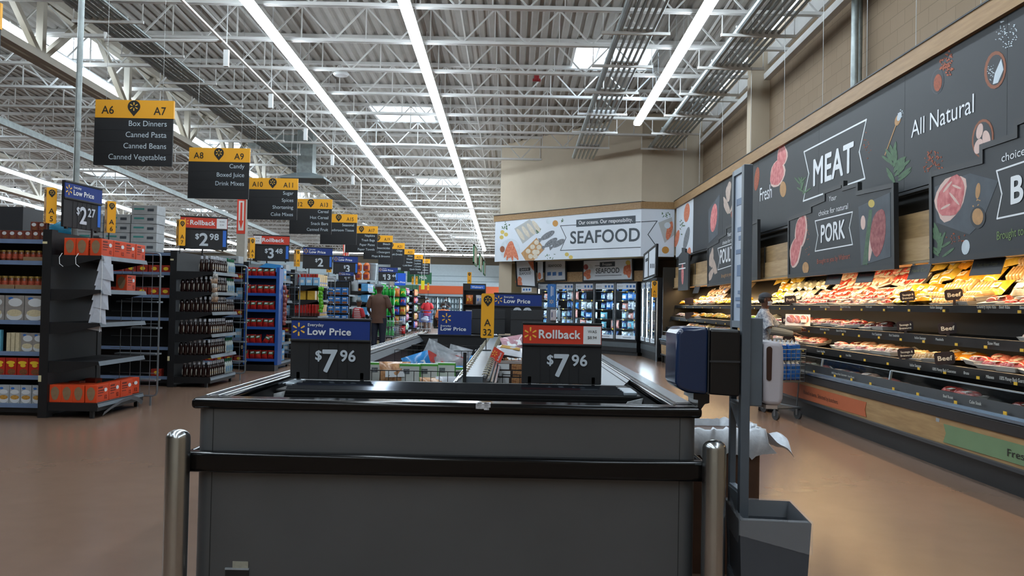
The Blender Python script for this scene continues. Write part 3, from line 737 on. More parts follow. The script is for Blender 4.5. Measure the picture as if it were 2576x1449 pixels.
# ---- brown can with a white liner
bc = thing('trash_can', 'brown square trash can with white liner behind the grey freezer corner', 'bin', (1.09, 4.45, 0))
mb = MB(); prof_box(mb, -.21, .2, -.2, .2, 0, .70, .03); mb.build('can_body', mat('can_brown', '4a3122', 0.5, noise=.15), bc)
WPL = mat('white_plastic_film', 'c9cfd6', 0.35, noise=.1, nscale=20, bump=.5)
mb = MB(); vs = []; NL = 72; rnd = random.Random(3)
wv = [rnd.uniform(-.02, .02) for _ in range(NL)]
for lv, (e, z) in enumerate(((.018, .60), (.03, .665), (.018, .735), (-.012, .74), (-.03, .62))):
    for k in range(NL):
        tt = 4 * k / NL; x, y = rect_pt(tt, .205 + e, .2 + e); fold = .008 * math.sin(k * 1.9 + lv)
        zz = z + (wv[k] if lv in (0, 1) else wv[k] * .5)
        if 1 <= tt <= 2.1 and lv == 0: x += .05; zz += .02
        vs.append((x + fold, y + fold * .6, zz))
mb.add(vs, [(l * NL + k, l * NL + (k + 1) % NL, (l + 1) * NL + (k + 1) % NL, (l + 1) * NL + k) for l in range(4) for k in range(NL)])
# the loose flap blown out to the right
fl = []; nu, nv = 10, 6
for a in range(nu + 1):
    for c in range(nv + 1):
        u, v = a / nu, c / nv
        fl.append((.21 + .19 * u, -.12 + .28 * v * (1 - .45 * u), .70 - .05 * u + .02 * math.sin(5 * v + 4 * u) - .06 * u * u * (1 - v) + .015 * math.sin(9 * u)))
mb.add(fl, [(a * (nv + 1) + c, (a + 1) * (nv + 1) + c, (a + 1) * (nv + 1) + c + 1, a * (nv + 1) + c + 1) for a in range(nu) for c in range(nv)])
mb.build('liner', WPL, bc, smooth=True, angle=80)
# ================================================================== hanging aisle signs
AISLES = [('A6', 'A7', ['Box Dinners', 'Canned Pasta', 'Canned Beans', 'Canned Vegetables']), ('A8', 'A9', ['Candy', 'Boxed Juice', 'Drink Mixes']),
          ('A10', 'A11', ['Sugar', 'Spices', 'Shortening', 'Cake Mixes']), ('A12', 'A13', ['Cereal', 'Hot Cereal', 'Snack Bars', 'Canned Fruit']),
          ('A14', 'A15', ['Seasonal', 'Bathroom Tissue']), ('A16', 'A17', ['Napkins', 'Trash Bags', 'Paper Plates', 'Paper Towels']),
          ('A18', 'A19', ['Bleach', 'Insecticides', 'Dish Detergent', 'Mops & Brooms']), ('A20', 'A21', ['Chips', 'Soft Drinks']),
          ('A22', 'A23', ['Wine', 'Water', 'Snacks', 'Cold Beer']), ('A24', 'A25', ['Cookies', 'Crackers', 'Ice Cream', 'Quick Snacks']),
          ('A26', 'A27', ['Entrees', 'Dinners', 'Vegetables', 'Frozen Bread'])]
def aisle_sign(a, b_, lines, x1, Y, zb, zt_, lab):
    w = 1.10; t = thing('aisle_sign', lab, 'aisle sign', (x1 - w / 2, Y, 0), 0, 'hanging aisle signs')
    hh = (zt_ - zb) * .275
    mb = MB(); mb.box(-w / 2, w / 2, 0, .025, zb, zt_ - hh)
    for k in range(1, 4): mb.box(-w / 2, w / 2, -.002, 0, zb + (zt_ - hh - zb) * k / 4 - .003, zb + (zt_ - hh - zb) * k / 4)
    bd = mb.build('board', SIGNBLK, t)
    mb = MB(); mb.box(-w / 2 + .01, w / 2 + .008, -.006, .03, zt_ - hh, zt_); hd = mb.build('header', YEL, t)
    m1, m2 = MB(), MB(); pin(m1, m2, (0, -.009, zt_ - hh * .36), (1, 0, 0), (0, 0, 1), .088)
    put_text(m1, a, (-w / 2 + .1, -.0075, zt_ - hh * .78), (1, 0, 0), (0, 0, 1), .108, .17 if len(a) < 3 else .23, bold=.01)
    put_text(m1, b_, (w / 2 - .1, -.0075, zt_ - hh * .8), (1, 0, 0), (0, 0, 1), .108, .17 if len(b_) < 3 else .21, align='R', bold=.01)
    m1.build('pin_lettering', PIN, hd); m2.build('spark_emblem', SPARK, hd)
    mb = MB()
    for k, l in enumerate(lines): put_text(mb, l, (w / 2 - .085, -.003, zt_ - hh - .11 - k * (zt_ - hh - zb) * .236), (1, 0, 0), (0, 0, 1), .075, text_mesh(l)[3] * .075 / CAP * .95, align='R', bold=-.004)
    mb.build('lettering', mat('letter_pale', 'c9d6de', 0.5), bd)
    mb = MB()
    for x in (-w * .36, w * .36): mb.cyl((x, .01, zt_), (x, .01, ZD(Y) + .02), .0025, 4)
    mb.build('wire', mat('hang_wire', '9a9a98', 0.4, 0.6), t)
    return t
for k, (a, b_, ln) in enumerate(AISLES):
    Y = 11.55 + 3.37 * k; z = 4.115 - .033 * 0.9 * k if k < 4 else 4.0 - .037 * (k - 4)
    x1 = -4.79 + .028 * max(0, k - 2) + (.05 if k > 4 else 0)
    aisle_sign(a, b_, ln, x1, Y, z - (.92 if k < 8 else .86), z, 'black hanging aisle sign with yellow %s %s header listing %s' % (a, b_, ln[0]))
aisle_sign('', '', [], -5.03, 8.0, 3.26, 4.19, 'black and yellow aisle sign cut off at the left edge, nearest of the row')
# ================================================================== signs of the meat and seafood departments
SG = mat('sign_charcoal', '1a1f24', 0.5, noise=.05, nscale=1.5)
SW_ = mat('sign_white', 'd3dbe4', 0.5, noise=.02, nscale=2)
FRAME = mat('sign_frame_black', '16181b', 0.45)
M_RED = mat('print_raw_meat', 'b9565a', 0.55, col2='d98a86', nscale=14)
M_DARK = mat('print_dark_meat', '7e3338', 0.55, col2='a8625f', nscale=18)
M_FAT = mat('print_fat', 'd9b9ae', 0.55, noise=.06)
M_TAN = mat('print_tan', 'b58a5a', 0.6, noise=.12, nscale=20)
M_BONE = mat('print_poultry', 'b3a093', 0.6, noise=.15, nscale=10)
M_GREEN = mat('print_herb', '4d6b4c', 0.6, noise=.25, nscale=20)
M_RUST = mat('print_spice', '9a4a2a', 0.6, noise=.3, nscale=40)
M_SALT = mat('print_salt', 'c8d3da', 0.6, noise=.08)
M_SLATE = mat('print_slate', '4a5158', 0.6, noise=.15, nscale=6)
M_CLAY = mat('print_wooden_bowl', '8c5236', 0.6, noise=.1)
M_DKB = mat('print_dark_bowl', '1c2026', 0.5)
M_LEM = mat('print_lemon', 'c9b25c', 0.6)
M_ORA = mat('print_shellfish', 'c0603f', 0.6, col2='d98c6a', nscale=20)
M_FISH = mat('print_fish', '5c6066', 0.6, col2='878b90', nscale=25)
M_PALE = mat('print_fillet', 'cfc6b4', 0.6, noise=.08, nscale=12)
def specks(pl, mb, cx, cy_, rx, ry, n, size, seed, mi=0, n0=.002):
    rnd = random.Random(seed)
    for _ in range(n):
        a = rnd.uniform(0, 6.28); q = rnd.random() ** .6
        pl.oval(mb, cx + rx * q * math.cos(a), cy_ + ry * q * math.sin(a), size * rnd.uniform(.5, 1.2), size * rnd.uniform(.7, 1.6), rnd.uniform(0, 3), 6, n0, .002, mi)
def sprig(pl, mb, x, y, L, n, seed, mi=0):
    rnd = random.Random(seed)
    for k in range(n):
        a = rnd.uniform(-2.6, -.5); l = L * rnd.uniform(.35, .6); bx = x + rnd.uniform(-L * .1, L * .1); by = y - L * .8 * k / n
        pl.oval(mb, bx + math.cos(a) * l * .5, by + math.sin(a) * l * .5, l * .5, L * .05, a, 8, .002, .002, mi)
def parts_of(sign, d, nm='printed_picture'):
    for k, (m, mb) in d.items():
        if mb.v: mb.build(k, m, sign)
class Art:
    def __init__(s): s.d = {}
    def __call__(s, name, m):
        if name not in s.d: s.d[name] = (m, MB())
        return s.d[name][1]
WP = Plane((4.2, 12, 3.0), (0, -1, 0))
def wall_board(name, label, outline, m, pl, t=.03, cat='sign', yz=None):
    mb = MB(); pl.poly(mb, outline, 0, t) if yz is None else pl.poly(mb, yz, 0, t, px=False)
    o = mb.build(name, m); tag(o, label, cat); return o
def Yu(y): return 12 - y
bd = wall_board('meat_sign', 'long charcoal MEAT and All Natural sign along the right wall', None, SG, WP, yz=[(Yu(19.3), 2.66 - 3.0), (Yu(4.6), 2.66 - 3.0), (Yu(4.6), .92), (Yu(19.3), .92)])
a = Art(); w = a('lettering', WHITE)
WP.text(w, 'MEAT', (2047, 467), (2147, 429), (2049, 403), bold=.03)
WP.text(w, 'Fresh', (1912, 507), (1942, 497), (1912, 474)); WP.text(w, 'All Natural', (2293, 347), (2451, 282), (2298, 304))
WP.line(a('banner_outline', WHITE), [(2023, 382), (2180, 301), (2162, 382), (2176, 449), (2021, 506), (2035, 437)], .022, close=True)
r = a('printed_chop', M_RED); WP.oval(r, 1955, 436, 16, 32, .2, wob=.06); WP.oval(r, 1967, 392, 11, 25, .1, wob=.06)
f_ = a('printed_fat_rim', M_FAT); WP.oval(f_, 1956, 437, 18, 35, .2, n0=.0012, wob=.05); WP.oval(f_, 1968, 392, 13, 27, .1, n0=.0012, wob=.05)
WP.oval(a('printed_nut_bowl', M_TAN), 1970, 476, 8, 20)
t_ = a('printed_spoon', M_TAN); WP.line(t_, [(2227, 389), (2256, 310)], .02); WP.oval(t_, 2259, 302, 7, 15, .3)
WP.oval(a('printed_salt', M_SALT), 2263, 293, 5, 12, .3, n0=.0035)
specks(WP, a('printed_salt', M_SALT), 2266, 285, 6, 10, 12, 1.2, 2); specks(WP, a('printed_salt', M_SALT), 2531, 87, 30, 36, 60, 1.5, 3)
sprig(WP, a('printed_herb', M_GREEN), 2254, 462, 80, 22, 4); sprig(WP, a('printed_herb', M_GREEN), 2018, 490, 45, 10, 5)
specks(WP, a('printed_spice', M_RUST), 2347, 411, 25, 34, 70, 1.9, 6); specks(WP, a('printed_spice', M_RUST), 2382, 162, 17, 36, 60, 2.4, 7); specks(WP, a('printed_spice', M_RUST), 2182, 365, 10, 34, 16, 1.4, 8)
WP.oval(a('printed_dark_bowl', M_DKB), 2359, 205, 15, 30, .1); WP.oval(a('bowl_rim', M_SLATE), 2359, 205, 16, 32, .1, n0=.001); WP.oval(a('printed_spice', M_RUST), 2360, 208, 10, 22, .1, n0=.0035)
WP.oval(a('printed_wooden_bowl', M_CLAY), 2504, 176, 27, 48, .12); WP.oval(a('bowl_inside', M_DKB), 2505, 176, 21, 39, .12, n0=.0032)
WP.poly(a('printed_salt', M_SALT), [(2520, 148), (2526, 175), (2512, 208), (2499, 212), (2504, 185)], n0=.0045); specks(WP, a('printed_salt', M_SALT), 2494, 180, 9, 26, 22, 1.3, 9, n0=.0045)
WP.oval(a('printed_wooden_bowl', M_TAN), 2473, 348, 27, 49, .1); WP.oval(a('bowl_inside', M_DKB), 2473, 349, 23, 43, .1, n0=.0032)
for q in ((2466, 330, 8, 20, .2), (2483, 350, 10, 22, -.1), (2463, 368, 10, 20, .3)): WP.oval(a('printed_garlic', M_FAT), *q, n0=.0045)
for q in ((1833, 482, 6, 26, .1), (1849, 507, 5, 26, .35), (1828, 519, 6, 22, -.3)): WP.oval(a('printed_drumstick', M_BONE), *q, wob=.12)
WP.poly(a('printed_slate', M_SLATE), [(1782, 528), (1811, 488), (1806, 590), (1783, 612)]); WP.oval(a('printed_chop', M_RED), 1796, 548, 8, 36, .1, n0=.0035)
WP.oval(a('printed_spice', M_TAN), 1845, 540, 6, 11)
WP.oval(a('printed_herb_bunch', M_RUST), 1904, 450, 6, 30, .1)
parts_of(bd, a.d)
mb = MB(); pl = WP
for y in (7.05, 8.9, 11.4, 14.2, 16.6): pl.poly(mb, [(Yu(y), -.34), (Yu(y) + .004, -.34), (Yu(y) + .004, .92), (Yu(y), .92)], .001, .001, px=False)
mb.build('panel_joint', FRAME, bd)
mb = MB(); mb.box(4.14, 4.2, 4.6, 21.0, 2.60, 2.63); mb.build('bottom_rail', FRAME, bd)
mb = MB(); mb.box(4.15, 4.24, 4.5, 21.35, 3.92, 4.11); structure(mb.build('trim_wood_right', WOODT))
mb = MB(); mb.box(4.14, 4.9, 4.5, 21.4, 4.11, 4.125); structure(mb.build('trim_ledge_right', FRAME))
mb = MB(); mb.box(4.24, 4.9, 4.5, 21.4, 2.4, 2.66); structure(mb.build('wall_upper_gap', mat('dark_gap', '1c1c1c', .8)))
# white seafood piece on the right wall
bd = wall_board('seafood_side_sign', 'white seafood sign piece with red and grey prints next to charcoal sign', None, SW_, WP, yz=[(Yu(21.3), -.34), (Yu(19.32), -.34), (Yu(19.32), .92), (Yu(21.3), .92)])
a = Art(); WP.oval(a('printed_shellfish', M_ORA), 1728, 535, 7, 24, .1); WP.oval(a('printed_shellfish', M_ORA), 1703, 600, 5, 22, .2); WP.oval(a('printed_fish', M_FISH), 1727, 600, 6, 30, .2); WP.oval(a('printed_shellfish', M_ORA), 1733, 640, 5, 18, .1)
specks(WP, a('printed_herb', M_GREEN), 1716, 560, 6, 30, 14, 1.5, 11); parts_of(bd, a.d)

# the stepped panels hanging in front of the canopy
HP = Plane((3.9, 10, 2.2), (0, -1, 0))
def dept(label, outline, word, wpx, banner, small, brought, bcol, your):
    t = thing('department_sign', label, 'sign', tuple(HP.at(*HP.uv(*outline[-1]))))
    loc = Vector(t.location)
    pl = Plane(HP.o - loc, HP.ax)
    class P2(Plane):
        pass
    pl.uv = HP.uv
    pl.at = lambda u, v, n=0.0: HP.at(u, v, n) - loc
    pl.o = HP.o - loc
    mb = MB(); pl.poly(mb, outline, 0, .03); b_ = mb.build('board', SG, t)
    mb = MB(); pl.line(mb, outline, .05, n0=.012, t=.05, close=True); mb.build('frame', FRAME, t)
    a = Art(); w = a('lettering', WHITE)
    if your: pl.text(w, 'Your', *your)
    pl.text(w, 'choice for natural', *small); pl.text(w, word, *wpx, bold=.03)
    pl.line(a('banner_outline', WHITE), banner, .014, close=True)
    pl.text(a('tagline', bcol), 'Brought to you by Walmart', *brought)
    return t, b_, pl, a
t, b_, pl, a = dept('stepped charcoal PORK panel with red chops hanging over the meat case',
    [(1985, 552), (2041, 531), (2041, 517), (2075, 502), (2075, 483), (2116, 468), (2116, 461), (2122, 460), (2122, 475), (2158, 464), (2158, 486), (2248, 466), (2250, 671), (1985, 695)],
    'PORK', ((2066, 610), (2126, 598), (2066, 568)), [(2051, 556), (2145, 533), (2137, 573), (2145, 615), (2051, 632), (2058, 592)],
    ((2060, 544), (2134, 525), (2060, 531)), ((2056, 664), (2139, 650), (2056, 652)), mat('tag_rust', 'a5523b', .6), ((2086, 507), (2105, 502), (2086, 494)))
for q, nm, m in (((2016, 580, 15, 42, .1), 'printed_fat_rim', M_FAT), ((2002, 633, 14, 40, .15), 'printed_fat_rim', M_FAT)): pl.oval(a(nm, m), *q, n0=.0015, wob=.06)
for q in ((2015, 580, 12, 37, .1), (2001, 633, 11, 35, .15)): pl.oval(a('printed_chop', M_RED), *q, n0=.003, wob=.07)
pl.oval(a('printed_walnut', M_TAN), 2027, 674, 8, 15)
pl.poly(a('printed_slate', M_SLATE), [(2160, 520), (2240, 484), (2241, 646), (2167, 668)]); pl.oval(a('printed_loin', M_DARK), 2210, 585, 19, 60, .1, n0=.0035, wob=.04); pl.oval(a('printed_fat_rim', M_FAT), 2194, 600, 5, 58, .12, n0=.003)
for k in range(5): pl.line(a('printed_onion_greens', M_GREEN), [(2186 + k * 2, 530), (2169 + k * 3.2, 664)], .022, n0=.0036 + k * .0002)
pl.oval(a('printed_lemon', M_LEM), 2193, 512, 8, 10, n0=.004); pl.oval(a('printed_garlic', M_FAT), 2172, 560, 6, 18, n0=.004)
specks(pl, a('printed_spice', M_RUST), 2030, 600, 8, 60, 22, 1.1, 21); parts_of(b_, a.d)
t, b_, pl, a = dept('large stepped panel with marbled steak print, cut off by the right edge',
    [(2343, 439), (2471, 405), (2471, 370), (2558, 340), (2558, 309), (2640, 275), (2640, 240), (2660, 232), (2760, 200), (2760, 262), (2960, 190), (2960, 590), (2345, 657)],
    'BEEF', ((2545, 513), (2680, 476), (2545, 447)), [(2508, 430), (2720, 358), (2700, 430), (2720, 506), (2509, 550), (2521, 488)],
    ((2521, 408), (2700, 350), (2521, 388)), ((2509, 604), (2700, 566), (2509, 583)), mat('tag_green', '6f8a4c', .6), None)
pl.poly(a('printed_slate', M_SLATE), [(2352, 470), (2440, 436), (2512, 455), (2470, 560), (2440, 590), (2356, 560)], n0=.001)
pl.oval(a('printed_fat_rim', M_FAT), 2392, 497, 36, 60, .35, n0=.002, wob=.07); pl.oval(a('printed_steak', M_RED), 2394, 495, 31, 54, .35, n0=.0035, wob=.07)
for q in ((2385, 470, 18, 3, -.9), (2402, 500, 20, 3, .9), (2380, 520, 14, 3, -.5), (2408, 470, 12, 3, .4)): pl.oval(a('printed_marbling', M_FAT), *q, n0=.0042)
pl.oval(a('printed_dark_bowl', M_DKB), 2461, 547, 19, 28, 0, n0=.003); pl.oval(a('printed_pepper', M_TAN), 2461, 545, 14, 21, 0, n0=.004); specks(pl, a('printed_pepper', M_TAN), 2455, 505, 12, 20, 20, 2, 22)
pl.oval(a('printed_spoon', M_TAN), 2461, 480, 6, 20, .1, n0=.003); pl.oval(a('printed_garlic', M_SALT), 2430, 622, 10, 19, .1, n0=.003)
sprig(pl, a('printed_herb', M_GREEN), 2364, 648, 70, 18, 23); specks(pl, a('printed_spice', M_RUST), 2405, 600, 30, 14, 22, 1.6, 24); parts_of(b_, a.d)
t, b_, pl, a = dept('stepped charcoal POULTRY panel partly behind the tall grey stand',
    [(1781, 623), (1809, 607), (1809, 600), (1828, 588), (1828, 573), (1845, 565), (1845, 572), (1866, 560), (1866, 575), (1906, 556), (1906, 700), (1781, 718)],
    'POULTRY', ((1812, 663), (1859, 650), (1812, 630)), [(1806, 625), (1880, 600), (1874, 628), (1880, 655), (1806, 679), (1811, 650)],
    ((1818, 616), (1853, 603), (1818, 607)), ((1815, 699), (1862, 688), (1815, 690)), M_TAN, ((1830, 596), (1840, 592), (1830, 586)))
for q in ((1790, 650, 5, 24, .1), (1797, 670, 5, 22, -.2), (1789, 690, 5, 16, .3)): pl.oval(a('printed_drumstick', M_BONE), *q, wob=.12)
parts_of(b_, a.d)
mb = MB(); pl = Plane((3.9, 18.9, 2.2), (0, -1, 0)); pl.poly(mb, [(-.55, -.44), (.55, -.44), (.55, .35), (.2, .42), (.2, .5), (-.2, .55), (-.2, .45), (-.55, .38)], 0, .04, px=False)
o = mb.build('department_sign', SG); tag(o, 'narrow dark stepped panel seen edge-on between seafood and POULTRY panels', 'sign')
mb = MB(); pl.oval(mb, 1717, 690, 3, 26); mb.build('printed_chop', M_RED, o); mb = MB(); pl.line(mb, [(1708, 665), (1724, 662)], .02); pl.line(mb, [(1708, 677), (1724, 674)], .03); mb.build('lettering', WHITE, o)

# ---- seafood sign on the diagonal bulkhead and its short return
dax = (DB - DA).normalized(); nrm = dax.cross(Vector((0, 0, 1)))
SP = Plane(DA + nrm * .06 + Vector((0, 0, 3.3)), dax); S2 = Plane((3.3, 21.45, 3.3), (1, 0, 0))
LD = (DB - DA).length
mb = MB(); SP.poly(mb, [(-.15, -.62), (LD + .06, -.62), (LD + .06, .62), (-.15, .62)], 0, .05, px=False); bd = tag(mb.build('seafood_sign', SW_), 'big white SEAFOOD sign on the diagonal corner wall', 'sign')
mb = MB(); S2.poly(mb, [(0.02, -.62), (.88, -.62), (.88, .62), (0.02, .62)], 0, .05, px=False); b2 = tag(mb.build('seafood_corner_sign', SW_), 'short white sign piece with salmon print right of SEAFOOD sign', 'sign')
a = Art(); INK2 = mat('slate_ink', '39424a', .6)
SP.text(a('lettering', INK2), 'SEAFOOD', (1435, 613), (1609, 606), (1435, 583), bold=.02)
SP.line(a('banner_outline', INK2), [(1611, 558), (1410, 568), (1424, 598), (1410, 630), (1611, 622)], .02)
SP.poly(a('caption_box', INK2), [(1450, 553), (1599, 542), (1599, 562), (1450, 571)], n0=.004); SP.text(a('caption', WHITE), 'Our oceans. Our responsibility.', (1456, 565), (1592, 557), (1456, 556), bold=.01, n0=.006)
SP.oval(a('printed_plate', M_SALT), 1283, 629, 25, 29); 
for k in range(6): SP.oval(a('printed_crab_legs', M_ORA), 1276 + k * 4, 628 + (k % 2) * 6, 4, 22, .35 - k * .14, n0=.004)
SP.oval(a('printed_dip', M_CLAY), 1264, 627, 6, 8, n0=.005)
SP.poly(a('printed_board', mat('print_grey_board', 'aeb0ae', .6)), [(1294, 575), (1332, 552), (1362, 576), (1315, 613)])
for k in range(4): SP.oval(a('printed_fillet', M_PALE), 1310 + k * 13, 590 - k * 7, 5, 17, -.6, n0=.004)
SP.poly(a('printed_wooden_board', M_TAN), [(1311, 637), (1350, 598), (1370, 627), (1343, 655), (1322, 655)])
for q in ((1329, 632), (1340, 621), (1350, 610), (1356, 622), (1345, 634), (1335, 645), (1352, 634), (1347, 645)): SP.oval(a('printed_scallop', M_PALE), *q, 6, 6, 0, n0=.0045)
for q in ((1378, 592, 20, 7, -.55), (1386, 610, 19, 7, -.6), (1405, 612, 18, 7, -.55)):
    SP.oval(a('printed_fish', M_FISH), *q, n0=.004); x, y = q[0] - 20 * math.cos(q[4]), q[1] - 20 * math.sin(q[4]); SP.poly(a('printed_fish', M_FISH), [(x + 5, y - 2), (x - 7, y - 3), (x - 4, y + 8)], n0=.004)
for q in ((1264, 584), (1273, 590), (1262, 597), (1426, 640), (1436, 647)): SP.oval(a('printed_lemon', M_LEM), *q, 5, 5, 0, n0=.003)
SP.oval(a('printed_oil_bowl', mat('print_oil', 'b9822f', .5)), 1397, 562, 7, 8); SP.oval(a('printed_salt_bowl', M_SALT), 1380, 557, 6, 7)
specks(SP, a('printed_herb', M_GREEN), 1272, 568, 10, 10, 20, 1.5, 31); specks(SP, a('printed_herb', M_GREEN), 1414, 556, 4, 6, 9, 1.5, 32); specks(SP, a('printed_herb', M_GREEN), 1386, 645, 14, 9, 16, 1.2, 33); specks(SP, a('printed_herb', M_GREEN), 1355, 582, 6, 6, 8, 2.2, 34)
parts_of(bd, a.d)
a = Art(); S2.line(a('banner_outline', INK2), [(1614, 558), (1653, 556), (1630, 590), (1653, 622)], .02); S2.poly(a('printed_board', mat('print_grey_board', 'aeb0ae', .6)), [(1656, 560), (1690, 546), (1697, 590), (1672, 611)])
S2.oval(a('printed_salmon', M_ORA), 1684, 580, 7, 24, .25, n0=.004); S2.oval(a('printed_salt_bowl', M_SALT), 1679, 567, 8, 8, 0, n0=.005); S2.oval(a('printed_oil_bowl', mat('print_oil', 'b9822f', .5)), 1674, 629, 9, 9)
specks(S2, a('printed_herb', M_GREEN), 1676, 540, 12, 8, 16, 1.5, 35); parts_of(b2, a.d)
mb = MB(); SP.poly(mb, [(-.2, .62), (LD + .1, .62), (LD + .1, .80), (-.2, .80)], .02, .08, px=False); S2.poly(mb, [(0, .62), (.95, .62), (.95, .80), (0, .80)], .02, .08, px=False); structure(mb.build('trim_wood_corner', WOODT))
mb = MB(); SP.poly(mb, [(-.2, .80), (LD + .1, .80), (LD + .1, .815), (-.2, .815)], .04, .2, px=False); structure(mb.build('trim_ledge_corner', FRAME))

# ================================================================== glass-door freezers under the seafood sign
GLASS = bpy.data.materials.new('door_glass'); GLASS.use_nodes = True
nt = GLASS.node_tree; nt.nodes.clear(); o_ = nt.nodes.new('ShaderNodeOutputMaterial'); tr = nt.nodes.new('ShaderNodeBsdfTransparent'); gl = nt.nodes.new('ShaderNodeBsdfGlossy'); ms = nt.nodes.new('ShaderNodeMixShader'); fr = nt.nodes.new('ShaderNodeFresnel')
gl.inputs['Roughness'].default_value = .03; fr.inputs[0].default_value = 1.45; tr.inputs[0].default_value = (.9, .95, .97, 1)
nt.links.new(fr.outputs[0], ms.inputs[0]); nt.links.new(tr.outputs[0], ms.inputs[1]); nt.links.new(gl.outputs[0], ms.inputs[2]); nt.links.new(ms.outputs[0], o_.inputs[0])
COLD = emis('freezer_tube', (.72, .88, 1.0), 60.0)
YTAG = mat('shelf_tag_yellow', 'e3b52c', .5)
PACKM = [mat('pack_blue', '2f6fb4', .3, noise=.2, nscale=30), mat('pack_white', 'b9c3c8', .3, noise=.15, nscale=30), mat('pack_navy', '20375e', .3, noise=.25, nscale=30), mat('pack_teal', '5d9cb0', .3, noise=.2, nscale=30), mat('pack_pink', 'a8746c', .35, noise=.25, nscale=30), mat('pack_grey', '6f7a80', .3, noise=.3, nscale=30)]
PACKN = ['blue', 'white', 'navy', 'teal', 'pink', 'grey']
def pillow_mesh(w, d, h, nx=8, ny=6, crimp=True, seed=0, wob=.08):
    """a stuffed bag standing up: w wide, d deep, h high"""
    rnd = random.Random(seed); vs = []
    def r_(i, j): u, v = i / nx, j / ny; return (max(0, math.sin(math.pi * u)) ** .45) * (max(0, math.sin(math.pi * v)) ** .5)
    idx = {}
    for s in (-1, 1):
        for i in range(nx + 1):
            for j in range(ny + 1):
                t = r_(i, j)
                if s == 1 and t < 1e-6: idx[(s, i, j)] = idx[(-1, i, j)]; continue
                idx[(s, i, j)] = len(vs)
                vs.append((w * (i / nx - .5) * (1 - .06 * math.sin(math.pi * j / ny)), s * d * .5 * t * (1 + rnd.uniform(-wob, wob) * 2), h * j / ny + (rnd.uniform(-wob, wob) * h * .05 if 0 < j < ny else 0)))
    fs = []
    for s in (-1, 1):
        for i in range(nx):
            for j in range(ny):
                q = (idx[(s, i, j)], idx[(s, i + 1, j)], idx[(s, i + 1, j + 1)], idx[(s, i, j + 1)])
                fs.append(q if s == -1 else q[::-1])
    return vs, fs
FB = []
for k, m in enumerate(PACKM):
    mb = MB(); vs, fs = pillow_mesh(.24, .12, .2, seed=k); mb.add(vs, fs); o = mb.build('frozen_pack', m, smooth=True, angle=80); tag(o, 'pack', 'frozen food')
    l = MB(); l.prism([(-.06, .06), (.06, .05), (.055, .13), (-.05, .145)], (0, -.058, 0), (1, 0, 0), (0, 0, 1), .004); l.build('pack_label', PACKM[(k + 1) % 6], o)
    FB.append(Proto(o))
